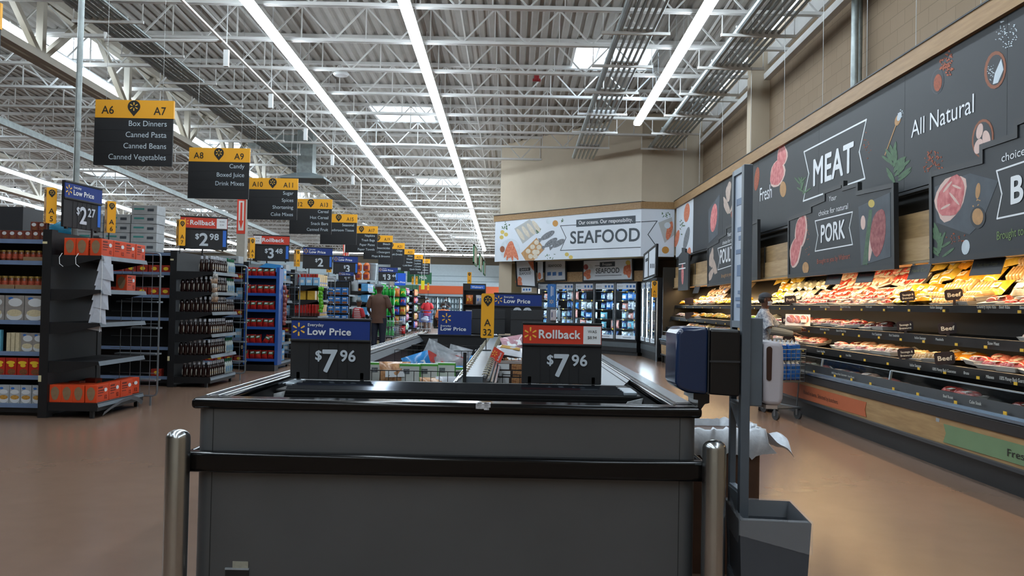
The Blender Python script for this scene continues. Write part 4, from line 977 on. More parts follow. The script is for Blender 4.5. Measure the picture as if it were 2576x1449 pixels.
def freezer_bank(name, label, A, B, nd, z0, z1, depth, seed, fill, who):
    A = Vector((*A, 0)); B = Vector((*B, 0)); ax = (B - A).normalized(); L = (B - A).length
    t = thing(name, label, 'freezer', A, math.atan2(ax.y, ax.x))
    # local: x along the face, -y towards the shop
    mb = MB(); mb.box(0, L, .0, .04, .10, z0); mb.box(0, L, .0, depth, z1, z1 + .06); mb.box(0, .03, 0, depth, .1, z1); mb.box(L - .03, L, 0, depth, .1, z1); mb.box(0, L, depth - .03, depth, .1, z1); mb.box(0, L, .04, depth, z0 - .04, z0)
    mb.build('casing', BLACK, t)
    mb = MB(); mb.box(0, L, -.01, .0, .22, z0 - .06); mb.build('base_panel', mat('base_grey', '5f676b', .35, .4, noise=.05), t)
    mb = MB(); mb.box(0, L, .03, .06, 0, .10); mb.build('kick_plate', BLACK, t)
    dw = L / nd; rnd = random.Random(seed)
    LV = [z0 + .02 + (z1 - z0) * q for q in (0, .18, .345, .51, .675, .835)]
    for k, z in enumerate(LV):
        mb = MB(); mb.box(.04, L - .04, .18, depth - .05, z - .015, z); sh = mb.build('shelf', WIRE, t)
        mb = MB()
        for d in range(nd * 2):
            x = (d + .5 + rnd.uniform(-.2, .2)) * dw / 2; mb.box(x - .02, x + .02, .172, .178, z - .03, z + .0)
        mb.build('price_tag', YTAG, sh)
    for k in range(nd + 1):
        mb = MB(); x = min(max(k * dw, .04), L - .04); mb.box(x - .012, x + .012, .02, .035, z0 + .03, z1 - .05); mb.build('light_tube', COLD, t)
    for k in range(nd):
        x0, x1 = k * dw, (k + 1) * dw; f = .045
        mb = MB()
        for b_ in ((x0 + .005, x0 + f, z0, z1), (x1 - f, x1 - .005, z0, z1), (x0 + f, x1 - f, z0, z0 + .03), (x0 + f, x1 - f, z1 - .03, z1)): mb.box(b_[0], b_[1], -.03, .0, b_[2], b_[3])
        dr = mb.build('door', FRAME, t)
        mb = MB(); mb.add([(x0 + f, -.015, z0 + .03), (x1 - f, -.015, z0 + .03), (x1 - f, -.015, z1 - .03), (x0 + f, -.015, z1 - .03)], [(0, 1, 2, 3)]); mb.build('pane', GLASS, dr)
        mb = MB(); mb.box(x0 + f, x1 - f, -.02, -.016, z1 - .20, z1 - .04); mb.box(x0 + f, x1 - f, -.02, -.016, z0 + .035, z0 + .14); hp = mb.build('header_strip', SW_, dr)
        mb = MB()
        put_text(mb, 'SEAFOOD', (x0 + .08, -.0205, z1 - .135), (1, 0, 0), (0, 0, 1), .035, .2); mb.box(x0 + .3, x0 + .6, -.0215, -.0205, z0 + .075, z0 + .095)
        mb.build('lettering', mat('ink_grey', '79838d', .6), dr)
        mb = MB()
        for q in (.40, .52, .64): mb.box(x0 + q, x0 + q + .07, -.0225, -.02, z1 - .155, z1 - .085)
        mb.build('badge', mat('badge_blue', '2f66a8', .5), dr)
        mb = MB(); mb.bar((x1 - .03, -.06, z0 + .5), (x1 - .03, -.06, z0 + .95), .018); mb.bar((x1 - .03, -.06, z0 + .52), (x1 - .03, -.02, z0 + .52), .014); mb.bar((x1 - .03, -.06, z0 + .93), (x1 - .03, -.02, z0 + .93), .014); mb.build('handle', GREYM, dr)
        n_ = 0
        for li, z in enumerate(LV):
            if rnd.random() > fill[k % len(fill)]: continue
            x = x0 + .14
            while x < x1 - .12:
                if rnd.random() < .85:
                    kd = rnd.choice([0, 1, 2, 3, 1, 5, 4, 2])
                    p = t.location + Matrix.Rotation(t.rotation_euler.z, 3, 'Z') @ Vector((x, .27, z))
                    FB[kd].put(p, t.rotation_euler.z + rnd.uniform(-.25, .25), '%s frozen pack, %s along shelf %s behind %s door of %s' % (PACKN[kd], nth(n_), ['six', 'five', 'four', 'three', 'two', 'one'][li], nth(k), who), 'frozen packs behind glass', (rnd.uniform(.85, 1.1), 1, rnd.uniform(.9, 1.35)))
                    n_ += 1
                x += .21
    return t
freezer_bank('glass_door_freezer', 'bank of five glass-door freezers under the SEAFOOD sign', (.80, 25.93), (3.5, 23.06), 5, .42, 2.06, .85, 5, [1, 1, 1, .85, .9], 'the wide bank')
freezer_bank('glass_door_freezer', 'narrow bank of three glass doors turned toward the walkway', (3.60, 22.98), (3.66, 20.95), 3, .42, 2.06, .8, 9, [.5, .5, .6], 'the narrow bank')

# panels over the freezers
P5 = Plane(Vector((.80, 25.93, 2.4)) , Vector((2.7, -2.87, 0)))
def panel5(pts, label, m=SW_, t=.04, n0=.05, name='seafood_poster'):
    mb = MB(); P5.poly(mb, pts, n0, t); o = tag(mb.build(name, m), label, 'sign'); mb = MB(); P5.line(mb, pts, .04, n0=n0 + .01, t=.05, close=True); mb.build('frame', FRAME, o); return o
o = panel5([(1470, 655), (1594, 650), (1594, 704), (1470, 707)], 'white Frozen SEAFOOD panel with shrimp and lobster prints above the glass doors')
a = Art(); P5.text(a('lettering', INK2), 'SEAFOOD', (1502, 688), (1561, 686), (1502, 676), bold=.02, n0=.056); P5.poly(a('caption_box', INK2), [(1512, 660), (1550, 658), (1550, 670), (1512, 672)], n0=.055); P5.text(a('caption', WHITE), 'Frozen', (1519, 669), (1542, 668), (1519, 662), n0=.058)
P5.oval(a('printed_plate', M_SALT), 1484, 684, 13, 20, n0=.053); P5.oval(a('printed_shrimp', M_ORA), 1481, 690, 9, 12, wob=.2, n0=.055); P5.oval(a('printed_dip', M_DARK), 1477, 672, 6, 7, n0=.056); P5.oval(a('printed_lobster', M_ORA), 1582, 680, 10, 17, wob=.2, n0=.055); P5.oval(a('printed_lemon', M_LEM), 1583, 661, 6, 6, n0=.056); P5.line(a('banner_outline', INK2), [(1500, 669), (1512, 668)], .015, n0=.055); P5.line(a('banner_outline', INK2), [(1500, 694), (1566, 692)], .015, n0=.055)
parts_of(o, a.d)
o = panel5([(1374, 656), (1426, 653), (1426, 705), (1374, 707)], 'white square SEAFOOD panel with three blue badges above the glass doors')
a = Art(); P5.text(a('lettering', INK2), 'SEAFOOD', (1382, 672), (1416, 671), (1382, 666), bold=.02, n0=.056)
for x in (1380, 1393, 1408): P5.poly(a('badge', mat('badge_blue', '2f66a8', .5)), [(x, 685), (x + 9, 684), (x + 9, 693), (x, 694)], n0=.055)
parts_of(o, a.d)
WALLW = wood('wood_panelling', '9a7b55', 'b5966c')
mb = MB(); P5.poly(mb, [(-.3, -.32), (4.2, -.32), (4.2, -.02), (-.3, -.02)], 0, .05, px=False); structure(mb.build('trim_wood_panel', WALLW))
mb = MB(); P5.poly(mb, [(-.3, -.02), (4.2, -.02), (4.2, .4), (-.3, .4)], -.06, .05, px=False); structure(mb.build('wall_dark_gap', mat('dark_gap', '1c1c1c', .8)))
PL = Plane(Vector((.2, 25.7, 2.4)), Vector((1, -.5, 0)))
mb = MB(); pts = [(1297, 656), (1344, 655), (1348, 722), (1301, 719)]; PL.poly(mb, pts, 0, .04); o = tag(mb.build('seafood_poster', SW_), 'framed Grab & Go SEAFOOD panel left of the glass doors', 'sign'); mb = MB(); PL.line(mb, pts, .05, n0=.01, t=.05, close=True); mb.build('frame', FRAME, o)
a = Art(); PL.text(a('lettering', INK2), 'SEAFOOD', (1306, 692), (1336, 690), (1306, 685), bold=.02); PL.poly(a('caption_box', INK2), [(1307, 675), (1334, 673), (1334, 681), (1307, 683)], n0=.004); PL.text(a('caption', WHITE), 'Grab & Go', (1310, 681), (1330, 679), (1310, 676), n0=.006); PL.oval(a('printed_crab', M_ORA), 1306, 708, 8, 11, wob=.2); PL.poly(a('printed_salmon', M_ORA), [(1328, 658), (1343, 657), (1344, 682), (1338, 676)])
parts_of(o, a.d)
mb = MB(); pts = [(1349, 657), (1361, 657), (1361, 700), (1349, 706)]; PL.poly(mb, pts, -.1, .04); o = tag(mb.build('seafood_poster', SW_), 'sliver of a white seafood panel between the framed and square panels', 'sign'); mb = MB(); PL.oval(mb, 1354, 694, 4, 9, n0=-.09); mb.build('printed_salmon', M_ORA, o)
mb = MB(); PL.poly(mb, [(1313, 724), (1336, 723), (1336, 734), (1313, 735)], 0, .03); o = tag(mb.build('badge_plate', SW_), 'small white plate with badges below the Grab & Go panel', 'sign'); mb = MB()
for x in (1316, 1323, 1330): PL.poly(mb, [(x, 726), (x + 4, 726), (x + 4, 731), (x, 731)], .003, .002)
mb.build('badge', mat('badge_blue', '2f66a8', .5), o)
PR = Plane((3.5, 20.9, 2.4), (.35, -1, 0))
mb = MB(); pts = [(1621, 641), (1651, 616), (1649, 691), (1619, 702)]; PR.poly(mb, pts, 0, .05); o = tag(mb.build('seafood_poster', SW_), 'white framed panel angled over the narrow glass-door bank', 'sign'); mb = MB(); PR.line(mb, pts, .05, n0=.01, t=.06, close=True); PR.line(mb, [(1632, 632), (1631, 698)], .03, n0=.01, t=.02); mb.build('frame', FRAME, o)
mb = MB()
for x in (1636, 1640, 1644): PR.poly(mb, [(x, 664), (x + 2, 663), (x + 2, 674), (x, 675)], .003, .002)
PR.poly(mb, [(1624, 652), (1630, 648), (1630, 656), (1624, 660)], .003, .002); mb.build('badge', INK2, o)
t = thing('aisle_flag', 'yellow A32 flag on the corner post left of the meat case', 'aisle flag', (3.55, 20.7, 0)); p = atY(1646, 748, 20.7)
flag_face(t, .14, .41, '32', Matrix.Translation((p.x - 3.55, -.02, p.z)))
mb = MB(); mb.box(p.x - 3.55 + .06, p.x - 3.55 + .085, 0, .03, 0, p.z + .41); mb.build('pole', PALEM, t)

# ================================================================== meat case along the right wall
mc = thing('meat_case', 'long open refrigerated meat case with wood base along the right wall', 'display case', (0, 0, 0))
CY0, CY1 = 4.4, 20.55
def run(name, prof, m, parent=mc, y0=CY0, y1=CY1, **k):
    mb = MB(); n = len(prof)
    mb.add([(x, y0, z) for x, z in prof] + [(x, y1, z) for x, z in prof], [(i, i + n, (i + 1) % n + n, (i + 1) % n) for i in range(n)] + [tuple(range(n)), tuple(range(2 * n - 1, n - 1, -1))])
    return mb.build(name, m, parent, **k)
PRAIL = mat('price_rail', '1d2023', .42, noise=.2, nscale=6)
run('kick_plate', [(3.80, 0), (3.80, .2), (4.7, .2), (4.7, 0)], mat('kick_black', '191a1c', .5))
run('base_strip', [(3.715, .195), (3.705, .225), (3.76, .235), (3.76, .19)], mat('strip_slate', '3f4850', .35, .3))
run('wood_base', [(3.73, .225), (3.72, .455), (4.0, .455), (4.0, .225)], wood('case_oak', '9c7d55', 'b29468'))
run('bumper', [(3.70, .455), (3.69, .55), (3.75, .57), (4.0, .57), (4.0, .455)], BLACK, bevel=.01)
run('chrome_rail', [(3.665, .56), (3.66, .585), (3.675, .605), (3.70, .605), (3.71, .58), (3.70, .555)], mat('blue_chrome', '7389a0', .25, .9), smooth=True)
run('front_rail', [(3.72, .60), (3.735, .685), (3.75, .685), (3.75, .60)], PRAIL)
run('lower_deck', [(3.75, .56), (3.75, .60), (4.72, .56), (4.72, .50)], WELL)
run('back_panel', [(4.72, .3), (4.72, 1.9), (4.8, 1.9), (4.8, .3)], mat('case_back', '0e0d0c', .5))
SHX = {'top': (4.05, 1.43, 1.36), 'middle': (3.95, 1.15, 1.06), 'lower': (3.85, .90, .81)}
for nm, (x, zt2, zb2) in SHX.items():
    run('shelf_' + nm, [(x + .02, zb2 + .03), (x + .02, zt2 - .045), (4.72, zt2 - .01), (4.72, zb2 + .05)], mat('shelf_black', '1d1b1a', .4))
    run('price_rail_' + nm, [(x + .02, zb2), (x, zt2 - .005), (x + .02, zt2), (x + .035, zb2)], PRAIL)
run('canopy', [(4.05, 1.86), (4.05, 2.36), (4.8, 2.36), (4.8, 1.9), (4.2, 1.86)], wood('canopy_oak', '8f7450', 'ab8d63'))
run('canopy_underside', [(4.1, 1.845), (4.1, 1.858), (4.76, 1.895), (4.76, 1.882)], mat('case_back', '0e0d0c', .5))
run('canopy_ledge', [(4.0, 1.84), (4.0, 1.865), (4.2, 1.865), (4.2, 1.84)], mat('ledge_cream', '8d7a5c', .4))
run('canopy_board', [(4.02, 1.87), (4.02, 2.1), (4.05, 2.1), (4.05, 1.87)], wood('canopy_oak_pale', 'a78a62', 'b99d75'))
for y in (7.2, 8.9, 11.9, 13.2, 16.6, 18.2): run('canopy_joint', [(4.015, 1.87), (4.015, 2.36), (4.03, 2.36), (4.03, 1.87)], FRAME, y0=y, y1=y + .02)
mb = MB(); mb.box(3.75, 4.8, CY1, CY1 + .06, 0, 2.36); mb.build('end_panel', mat('end_black', '15140f', .4), mc)
# glass riser
mb = MB(); mb.add([(3.745, CY0, .685), (3.745, CY1, .685), (3.765, CY1, .775), (3.765, CY0, .775)], [(3, 2, 1, 0)]); mb.build('glass_front', GLASS, mc)
mb = MB(); mb.bar((3.765, CY0, .777), (3.765, 8.2, .777), .012); mb.bar((3.765, 8.25, .777), (3.765, CY1, .777), .006)
for y in (8.2, 10.0, 12.0, 14.0): mb.bar((3.75, y, .685), (3.765, y, .777), .02)
mb.build('glass_edge', PALEM, mc)
# warm lamps of the case: under the canopy and under the upper shelves
WARML = (1.0, .68, .34)
def lamp_strip(x, z, y0, y1, s, tiltx, w=.05):
    n = max(1, round((y1 - y0) / 4.0))
    for k in range(n):
        ya, yb = y0 + (y1 - y0) * k / n, y0 + (y1 - y0) * (k + 1) / n
        l = bpy.data.lights.new('case_lamp', 'AREA'); l.shape = 'RECTANGLE'; l.size = w; l.size_y = (yb - ya) * .96; l.color = WARML; l.energy = s * (yb - ya)
        o = bpy.data.objects.new('case_lamp', l); COL.objects.link(o); o.parent = mc; o.location = (x, (ya + yb) / 2, z); o.rotation_euler = (0, tiltx, 0)
lamp_strip(4.16, 1.835, CY0 + .1, CY1 - .1, WARM, R(-12))
lamp_strip(4.12, 1.352, 9.6, CY1 - .1, WARM * .22, R(-14), .03)
lamp_strip(4.02, 1.055, CY0 + .1, CY1 - .1, WARM * .16, R(-14), .03)
# rail lettering and tags
PT = Plane((4.0, 12, 1.4), (0, -1, 0)); PM = Plane((3.935, 12, 1.1), (0, -1, 0)); PB = Plane((3.835, 12, .85), (0, -1, 0)); PF = Plane((3.705, 12, .65), (0, -1, 0)); PT.o.x = 4.045
mb = MB()
for s_, x0, x1, y, h in (('Italian Sausage', 2341, 2372, 776, 7), ('Country Style Ribs', 2459, 2507, 775, 8), ('Beef Ribs', 2515, 2542, 776, 8), ('Beef', 2567, 2580, 777, 8), ('Bone-In Pork Chop', 2064, 2088, 774, 5), ('Bone-In Pork Chop', 2115, 2140, 774, 5), ('Pork Loin', 2179, 2194, 774, 5), ('Pork Loin', 2233, 2248, 775, 5)):
    PT.text(mb, s_, (x0, y), (x1, y + (x1 - x0) * .02), (x0, y - h), bold=.02)
for s_, x0, x1, y, h, sl in (('Boneless Pork Chop', 2064, 2087, 830, 5, .06), ('Bone-In Pork Chop', 2105, 2129, 834, 5, .06), ('Pork Tenderloin', 2195, 2219, 843, 6, .07), ('Pork Tenderloin', 2238, 2263, 846, 6, .07), ('Italian Sausage', 2302, 2330, 852, 6, .08), ('Meatballs', 2355, 2375, 856, 6, .08), ('Stew Meat', 2486, 2515, 867, 8, .08)):
    PM.text(mb, s_, (x0, y), (x1, y + (x1 - x0) * sl), (x0, y - h), bold=.02)
for s_, x0, x1, y, h, sl in (('Country Style Ribs', 2056, 2076, 885, 5, .12), ('Pork Ribs', 2129, 2142, 896, 5, .12), ('Italian Sausage', 2290, 2318, 921, 7, .13), ('100% Money Back Guarantee', 2347, 2406, 931, 7, .14), ('Brats', 2426, 2439, 941, 7, .14), ('Milanesa', 2482, 2502, 951, 8, .14), ('100% Money Back Guarantee', 2516, 2590, 955, 9, .14)):
    PB.text(mb, s_, (x0, y), (x1, y + (x1 - x0) * sl), (x0, y - h), bold=.02)
for s_, x0, x1, y, h, sl in (('100% Money Back Guarantee', 2093, 2131, 940, 5, .19), ('Pork Roast', 2134, 2150, 949, 5, .19), ('Beef Roast', 2374, 2399, 999, 7, .2), ('Cube Steak', 2440, 2470, 1014, 8, .2)):
    PF.text(mb, s_, (x0, y), (x1, y + (x1 - x0) * sl), (x0, y - h), bold=.02)
mb.build('rail_lettering', mat('rail_letter', 'b9bcb8', .5), mc)
rnd = random.Random(11)
for (x, z, y0) in ((4.047, 1.372, 6.6), (3.945, 1.075, 6.4), (3.838, .825, 6.3), (3.70, .612, 6.2)):
    y = y0
    while y < 19.5:
        mb = MB(); mb.box(x - .004, x + .0, y - .022, y + .022, z - .008, z + .016); mb.build('price_tag', YTAG, mc)
        y += rnd.uniform(.45, .7) * (1 if y < 12 else 1.3)
# ribbons and notes on the wood base
RB = Plane((3.722, 12, .35), (0, -1, 0)); MIRR = mat('ribbon_orange', 'b8623c', .55, noise=.03); MGRN = mat('ribbon_green', '6f8b66', .55, noise=.03)
mb = MB(); RB.poly(mb, [(1960, 960), (1998, 962), (2180, 1012), (2176, 1030), (2179, 1049), (1960, 986)], .002, .004); rb = mb.build('ribbon', MIRR, mc); rb['label'] = 'orange ribbon'
mb = MB(); RB.text(mb, 'Raised in barns. Selected by butchers.', (2023, 990), (2110, 1017), (2024, 981), n0=.006); mb.build('lettering', INK, rb)
mb = MB(); RB.poly(mb, [(2374, 1066), (2700, 1155), (2700, 1210), (2373, 1112), (2380, 1090)], .002, .004); rb = mb.build('ribbon', MGRN, mc); rb['label'] = 'green ribbon'
mb = MB(); RB.text(mb, 'Fresh cuts', (2536, 1147), (2650, 1178), (2538, 1129), n0=.006); mb.build('lettering', INK, rb)
mb = MB(); RB.poly(mb, [(1686, 880), (1701, 884), (1701, 898), (1686, 894)], .002, .002); mb.build('paper_note', mat('note_violet', 'a9b4e6', .6, noise=.15, nscale=50), mc)
mb = MB(); RB.poly(mb, [(2355, 1050), (2364, 1053), (2363, 1062), (2355, 1060)], .002, .002); mb.build('outlet', PALEM, mc)

# ---- packs of meat
FOAM = mat('foam_tray', 'd8cfc4', .5); 
MEATS = {'red': mat('meat_red', 'a5322a', .25, col2='c9574c', nscale=40, coat=.4), 'pink': mat('meat_pink', 'b9645a', .22, col2='d9958a', nscale=40, coat=.4), 'pale': mat('meat_pale', 'c39a83', .22, col2='d9b7a0', nscale=30, coat=.4), 'dark': mat('meat_dark', '6b2a25', .25, col2='8f463c', nscale=40, coat=.4)}
PK = {}
rnd = random.Random(5)
for key, m in MEATS.items():
    t = thing('meat_tray', 'tray', 'meat tray'); mb = MB(); mb.frust((-.10, .10, -.07, .07), (-.12, .12, -.09, .09), 0, .028); mb.build('foam_tray', FOAM, t)
    mb = MB()
    for k in range(3 if key != 'dark' else 2):
        cx = -.06 + k * .06 if key != 'dark' else -.045 + k * .09
        mb.ball((cx, rnd.uniform(-.01, .01), .03), .05, .062, .026, 10, 6, z0=0.0)
    mb.build('meat', m, t, smooth=True)
    mb = MB(); mb.box(.03, .085, -.07, -.02, .052, .055); mb.build('price_label', mat('label_paper', 'd9d2c4', .5), t)
    PK[key] = Proto(t)
SAUS = mat('sausage_skin', 'b08a5a', .25, col2='c9a878', nscale=20, coat=.4)
t = thing('sausage_tray', 'tray', 'sausage tray'); mb = MB(); mb.frust((-.10, .10, -.07, .07), (-.12, .12, -.09, .09), 0, .025); mb.build('foam_tray', FOAM, t)
for k in range(5): mb = MB(); mb.tube([(-.085 + k * .042, -.075, .03), (-.088 + k * .042, -.05, .042), (-.082 + k * .042, .05, .042), (-.085 + k * .042, .078, .03)], [.008, .018, .018, .008], 8); mb.build('sausage', SAUS, t, smooth=True)
PK['sausage'] = Proto(t)
for key, c1, c2, nm in (('orange', 'b8761f', 'd99a35', 'poultry_pack'), ('yellow', 'c29a2c', 'd9bb5a', 'poultry_pack'), ('clear', '8f8f80', 'b5b5a6', 'clear_pack'), ('lilac', '9a8f98', 'c4a79a', 'deli_pack'), ('green', '6fa02c', '9ac34a', 'poultry_pack')):
    o = MB(); vs, fs = pillow_mesh(.22, .07, .17, seed=len(key)); o.T = Matrix.Rotation(R(-90), 4, 'X') @ Matrix.Translation((0, -.035, -.085)); o.add(vs, fs); o = o.build(nm, mat('film_' + key, c1, .16, col2=c2, nscale=14, coat=.5), smooth=True, angle=80); tag(o, 'pack', 'meat pack')
    l = MB(); l.box(-.05, .05, -.035, .02, .066, .070); l.build('pack_label', mat('label_' + key, 'd8d2c0' if key != 'lilac' else '3f62a8', .4), o)
    PK[key] = Proto(o)
DESC = {'red': 'bright red beef tray', 'pink': 'pink pork tray', 'pale': 'pale pork tray', 'dark': 'dark red meat tray', 'sausage': 'tray of beige sausages', 'orange': 'orange poultry pack', 'yellow': 'yellow poultry pack', 'clear': 'clear whitish pack', 'lilac': 'lilac deli pack', 'green': 'lime green pack'}
CNT = {}
def lay(row, kind, x, y, z, tilt, yaw):
    CNT[row] = CNT.get(row, 0) + 1
    PK[kind].put((x, y, z), (0, tilt, R(90) + yaw) if False else Matrix.Rotation(tilt, 3, 'Y').__matmul__(Matrix.Rotation(R(-90) + yaw, 3, 'Z')).to_euler(), '%s, %s from the near end, %s' % (DESC[kind], nth(CNT[row] - 1), row), 'packs in the meat case', (rnd.uniform(1.1, 1.3), rnd.uniform(1.0, 1.15), rnd.uniform(1.1, 1.5)))
def sect(row, x, z, tilt, secs, step=.25, jit=.02):
    for y0, y1, kinds, lift in secs:
        y = y0 + step / 2
        while y < y1:
            st = step * (1 if y < 13 else 1.35); k = rnd.choice(kinds)
            lay(row, k, x + rnd.uniform(-jit, jit), y, z + lift + rnd.uniform(0, .02), -tilt + rnd.uniform(-.08, .12), rnd.uniform(-.3, .3)); y += st
yy = lambda px, X: X * 2084 / (px - 1287)
# tilt lifts the back edge so that the packs face the walkway
sect('top shelf front row', 4.20, 1.42, R(10), [(6.3, 6.95, ['red', 'pink'], 0), (7.0, 7.3, ['dark'], 0), (7.4, 8.15, ['sausage'], .01), (8.2, 9.0, ['orange', 'yellow'], 0), (9.1, 12.1, ['pink', 'pale', 'red'], .0), (12.4, 14.4, ['clear'], 0), (14.6, 17.0, ['orange', 'yellow'], .02), (17.2, 19.0, ['lilac', 'pink'], .02), (19.0, 20.3, ['orange', 'clear'], .02)])
sect('top shelf second tier', 4.27, 1.475, R(12), [(6.35, 6.9, ['red', 'pale'], 0), (7.4, 8.6, ['sausage'], 0), (8.7, 9.1, ['orange'], 0), (9.3, 12.0, ['pink', 'red'], 0), (14.8, 16.8, ['orange', 'yellow'], 0), (17.3, 20.1, ['lilac', 'pale'], 0)])
mb = MB(); mb.add([(4.34, CY0, 1.47), (4.34, CY1, 1.47), (4.70, CY1, 1.885), (4.70, CY0, 1.885), (4.35, CY0, 1.45), (4.35, CY1, 1.45), (4.715, CY1, 1.865), (4.715, CY0, 1.865)], [(3, 2, 1, 0), (4, 5, 6, 7), (0, 1, 5, 4), (2, 3, 7, 6)]); mb.build('display_ramp', mat('shelf_black', '1d1b1a', .4), mc)
sect('lower ramp row', 4.40, 1.55, R(48), [(6.2, 7.2, ['clear', 'pale'], 0), (7.3, 8.3, ['sausage', 'yellow'], 0), (8.4, 9.1, ['orange', 'yellow'], 0), (9.2, 11.8, ['pale', 'pink', 'red'], 0), (11.9, 13.2, ['clear'], 0), (13.2, 14.0, ['yellow'], 0), (17.0, 18.2, ['lilac', 'pale'], 0), (18.2, 19.0, ['yellow'], 0)])
sect('upper ramp row', 4.52, 1.69, R(48), [(6.2, 7.5, ['sausage', 'clear'], 0), (7.6, 8.9, ['orange', 'yellow'], 0), (9.0, 11.6, ['pink', 'pale', 'red'], 0), (11.7, 13.2, ['clear'], 0), (13.2, 14.0, ['yellow', 'orange'], 0), (17.2, 18.8, ['lilac', 'pale'], 0)])
sect('highest ramp row', 4.63, 1.815, R(48), [(6.2, 7.6, ['sausage', 'yellow'], 0), (7.7, 8.9, ['orange', 'yellow'], 0), (9.2, 10.6, ['red', 'pink'], 0), (10.7, 11.6, ['pink', 'pale'], 0), (13.0, 14.2, ['yellow'], 0), (17.3, 18.4, ['pale'], 0)])
sect('middle shelf front row', 4.10, 1.145, R(8), [(6.3, 6.55, ['pale'], 0), (9.0, 9.6, ['dark', 'sausage'], 0), (9.7, 12.8, ['pink', 'red', 'pink'], .005), (13.2, 14.6, ['green', 'yellow'], 0), (14.8, 17.5, ['yellow', 'orange'], 0), (17.5, 20.2, ['orange', 'pale', 'lilac'], 0)])
sect('middle shelf back row', 4.29, 1.16, R(18), [(9.3, 9.8, ['dark'], 0), (9.9, 12.9, ['pink', 'red', 'pale'], 0), (13.3, 14.6, ['green', 'clear'], 0), (15.0, 20, ['orange', 'clear', 'pale'], 0)])
sect('lower shelf front row', 4.01, .89, R(8), [(6.2, 7.25, ['red'], .01), (7.6, 8.4, ['sausage', 'yellow'], 0), (8.5, 10.3, ['pale', 'pink', 'dark'], 0), (10.8, 12.6, ['pink', 'pale'], 0), (13, 14, ['sausage', 'pale'], 0)])
sect('lower shelf back row', 4.2, .905, R(16), [(6.2, 7.2, ['red', 'pink'], .01), (7.4, 7.9, ['orange'], 0), (8.6, 10.2, ['dark', 'pale'], 0), (11.0, 12.6, ['pink', 'dark'], 0), (14, 19.5, ['lilac', 'clear'], 0)])
sect('row behind the glass', 3.93, .585, R(6), [(6.2, 6.5, ['dark'], .02), (7.0, 7.5, ['red'], .02), (8.2, 9.9, ['pale', 'pink'], 0), (10.3, 12.2, ['pink', 'clear'], 0)])

# ---- cards among the packs
CARD = mat('card_brown_black', '26191a', .45)
def stand_card(word, px, py, X, w, h, label):
    X -= .09; p = atX(px, py, X) + Vector((0, 0, .012)); t = thing('divider_card', label, 'card', p, R(-28))
    mb = MB(); r_ = .015; mb.prism([(-w / 2, r_), (-w / 2 + r_, 0), (w / 2 - r_, 0), (w / 2, r_), (w / 2, h - r_), (w / 2 - r_, h), (-w / 2 + r_, h), (-w / 2, h - r_)], (0, 0, 0), (1, 0, .12), (-.12, 0, 1), .012); c = mb.build('card', CARD, t)
    mb = MB(); ls = word.split('|')
    for k, l in enumerate(ls):
        cp = h * (.36 if len(ls) == 1 else .2); put_text(mb, l, Vector((0, -.002, h * (.32 if len(ls) == 1 else .55 - .34 * k))), Vector((1, 0, .12)).normalized(), Vector((-.12, 0, 1)).normalized(), cp, w * .72, align='C', bold=.03)
    if word: mb.build('lettering', mat('card_letter', 'd6cdbb', .5), c)
    mb = MB(); mb.box(-.012, .012, 0, .01, -.05, 0.0); mb.build('foot', CARD, t)
for w, px, py, X, ww, hh, lab in (
    ('Beef', 2401, 758, 4.16, .15, .10, 'dark Beef card standing on the top meat shelf'), ('Beef', 2385, 843, 4.06, .15, .10, 'dark Beef card on the middle meat shelf'), ('Beef', 2378, 920, 3.96, .16, .11, 'dark Beef card beside the red trays on the lower shelf'),
    ('Sausage &|Bratwurst', 2284, 760, 4.16, .14, .10, 'dark Sausage card on the top shelf beside sausages'), ('Sausage &|Bratwurst', 2278, 836, 4.06, .15, .10, 'dark Sausage card on the middle shelf'), ('Sausage &|Bratwurst', 2281, 905, 3.96, .15, .10, 'dark Sausage card on the lower shelf'),
    ('Pork', 1989, 765, 4.16, .16, .11, 'dark Pork card on the top shelf near the man in a cap'), ('Pork', 1982, 817, 4.06, .16, .11, 'dark Pork card on the middle shelf near the man in a cap'), ('Pork', 1986, 868, 3.96, .16, .11, 'dark Pork card on the lower shelf above the blue cart load'),
    ('', 1734, 766, 4.16, .2, .14, 'small dark card on the far top shelf'), ('', 1735, 803, 4.06, .2, .14, 'small dark card on the far middle shelf')):
    stand_card(w, px, py, X, ww, hh, lab)
def hang_card(word, x0, x1, y0, y1, col, label):
    a_ = atX(x0, y0, 4.02); b_ = atX(x1, y0, 4.02); t = thing('hanging_card', label, 'card', (4.02, (a_.y + b_.y) / 2, 1.84), R(-90))
    w = a_.y - b_.y; h = .15
    mb = MB(); mb.T = Matrix.Rotation(R(-18), 4, 'X'); mb.box(-w / 2, w / 2, 0, .006, -h - .015, -.015); c = mb.build('card', mat('hang_card_black', '16171a', .45), t)
    mb = MB(); mb.T = Matrix.Rotation(R(-18), 4, 'X'); put_text(mb, word, (0, -.001, -h * .6), (1, 0, 0), (0, 0, 1), .035, min(w * .8, .3), align='C')
    if word: mb.build('lettering', col, c)
    mb = MB()
    for q in (-.4, .4): mb.box(w * q - .02, w * q + .02, -.005, .01, -.02, .012)
    mb.build('clip', PALEM, t)
hang_card('Fresh, Never Frozen', 2452, 2532, 660, 700, mat('letter_olive', '6b6a4a', .6), 'black hanging card reading Fresh, Never Frozen')
hang_card('Hand Cut', 2294, 2345, 675, 710, mat('letter_olive', '6b6a4a', .6), 'black hanging card reading Hand Cut')
hang_card('Farm Raised', 2162, 2205, 685, 718, mat('letter_rust', '8a3a2e', .6), 'black hanging card with red lettering under the PORK panel right end')
hang_card('Farm Raised', 2084, 2122, 692, 722, mat('letter_rust', '8a3a2e', .6), 'black hanging card with red lettering under the PORK panel middle')
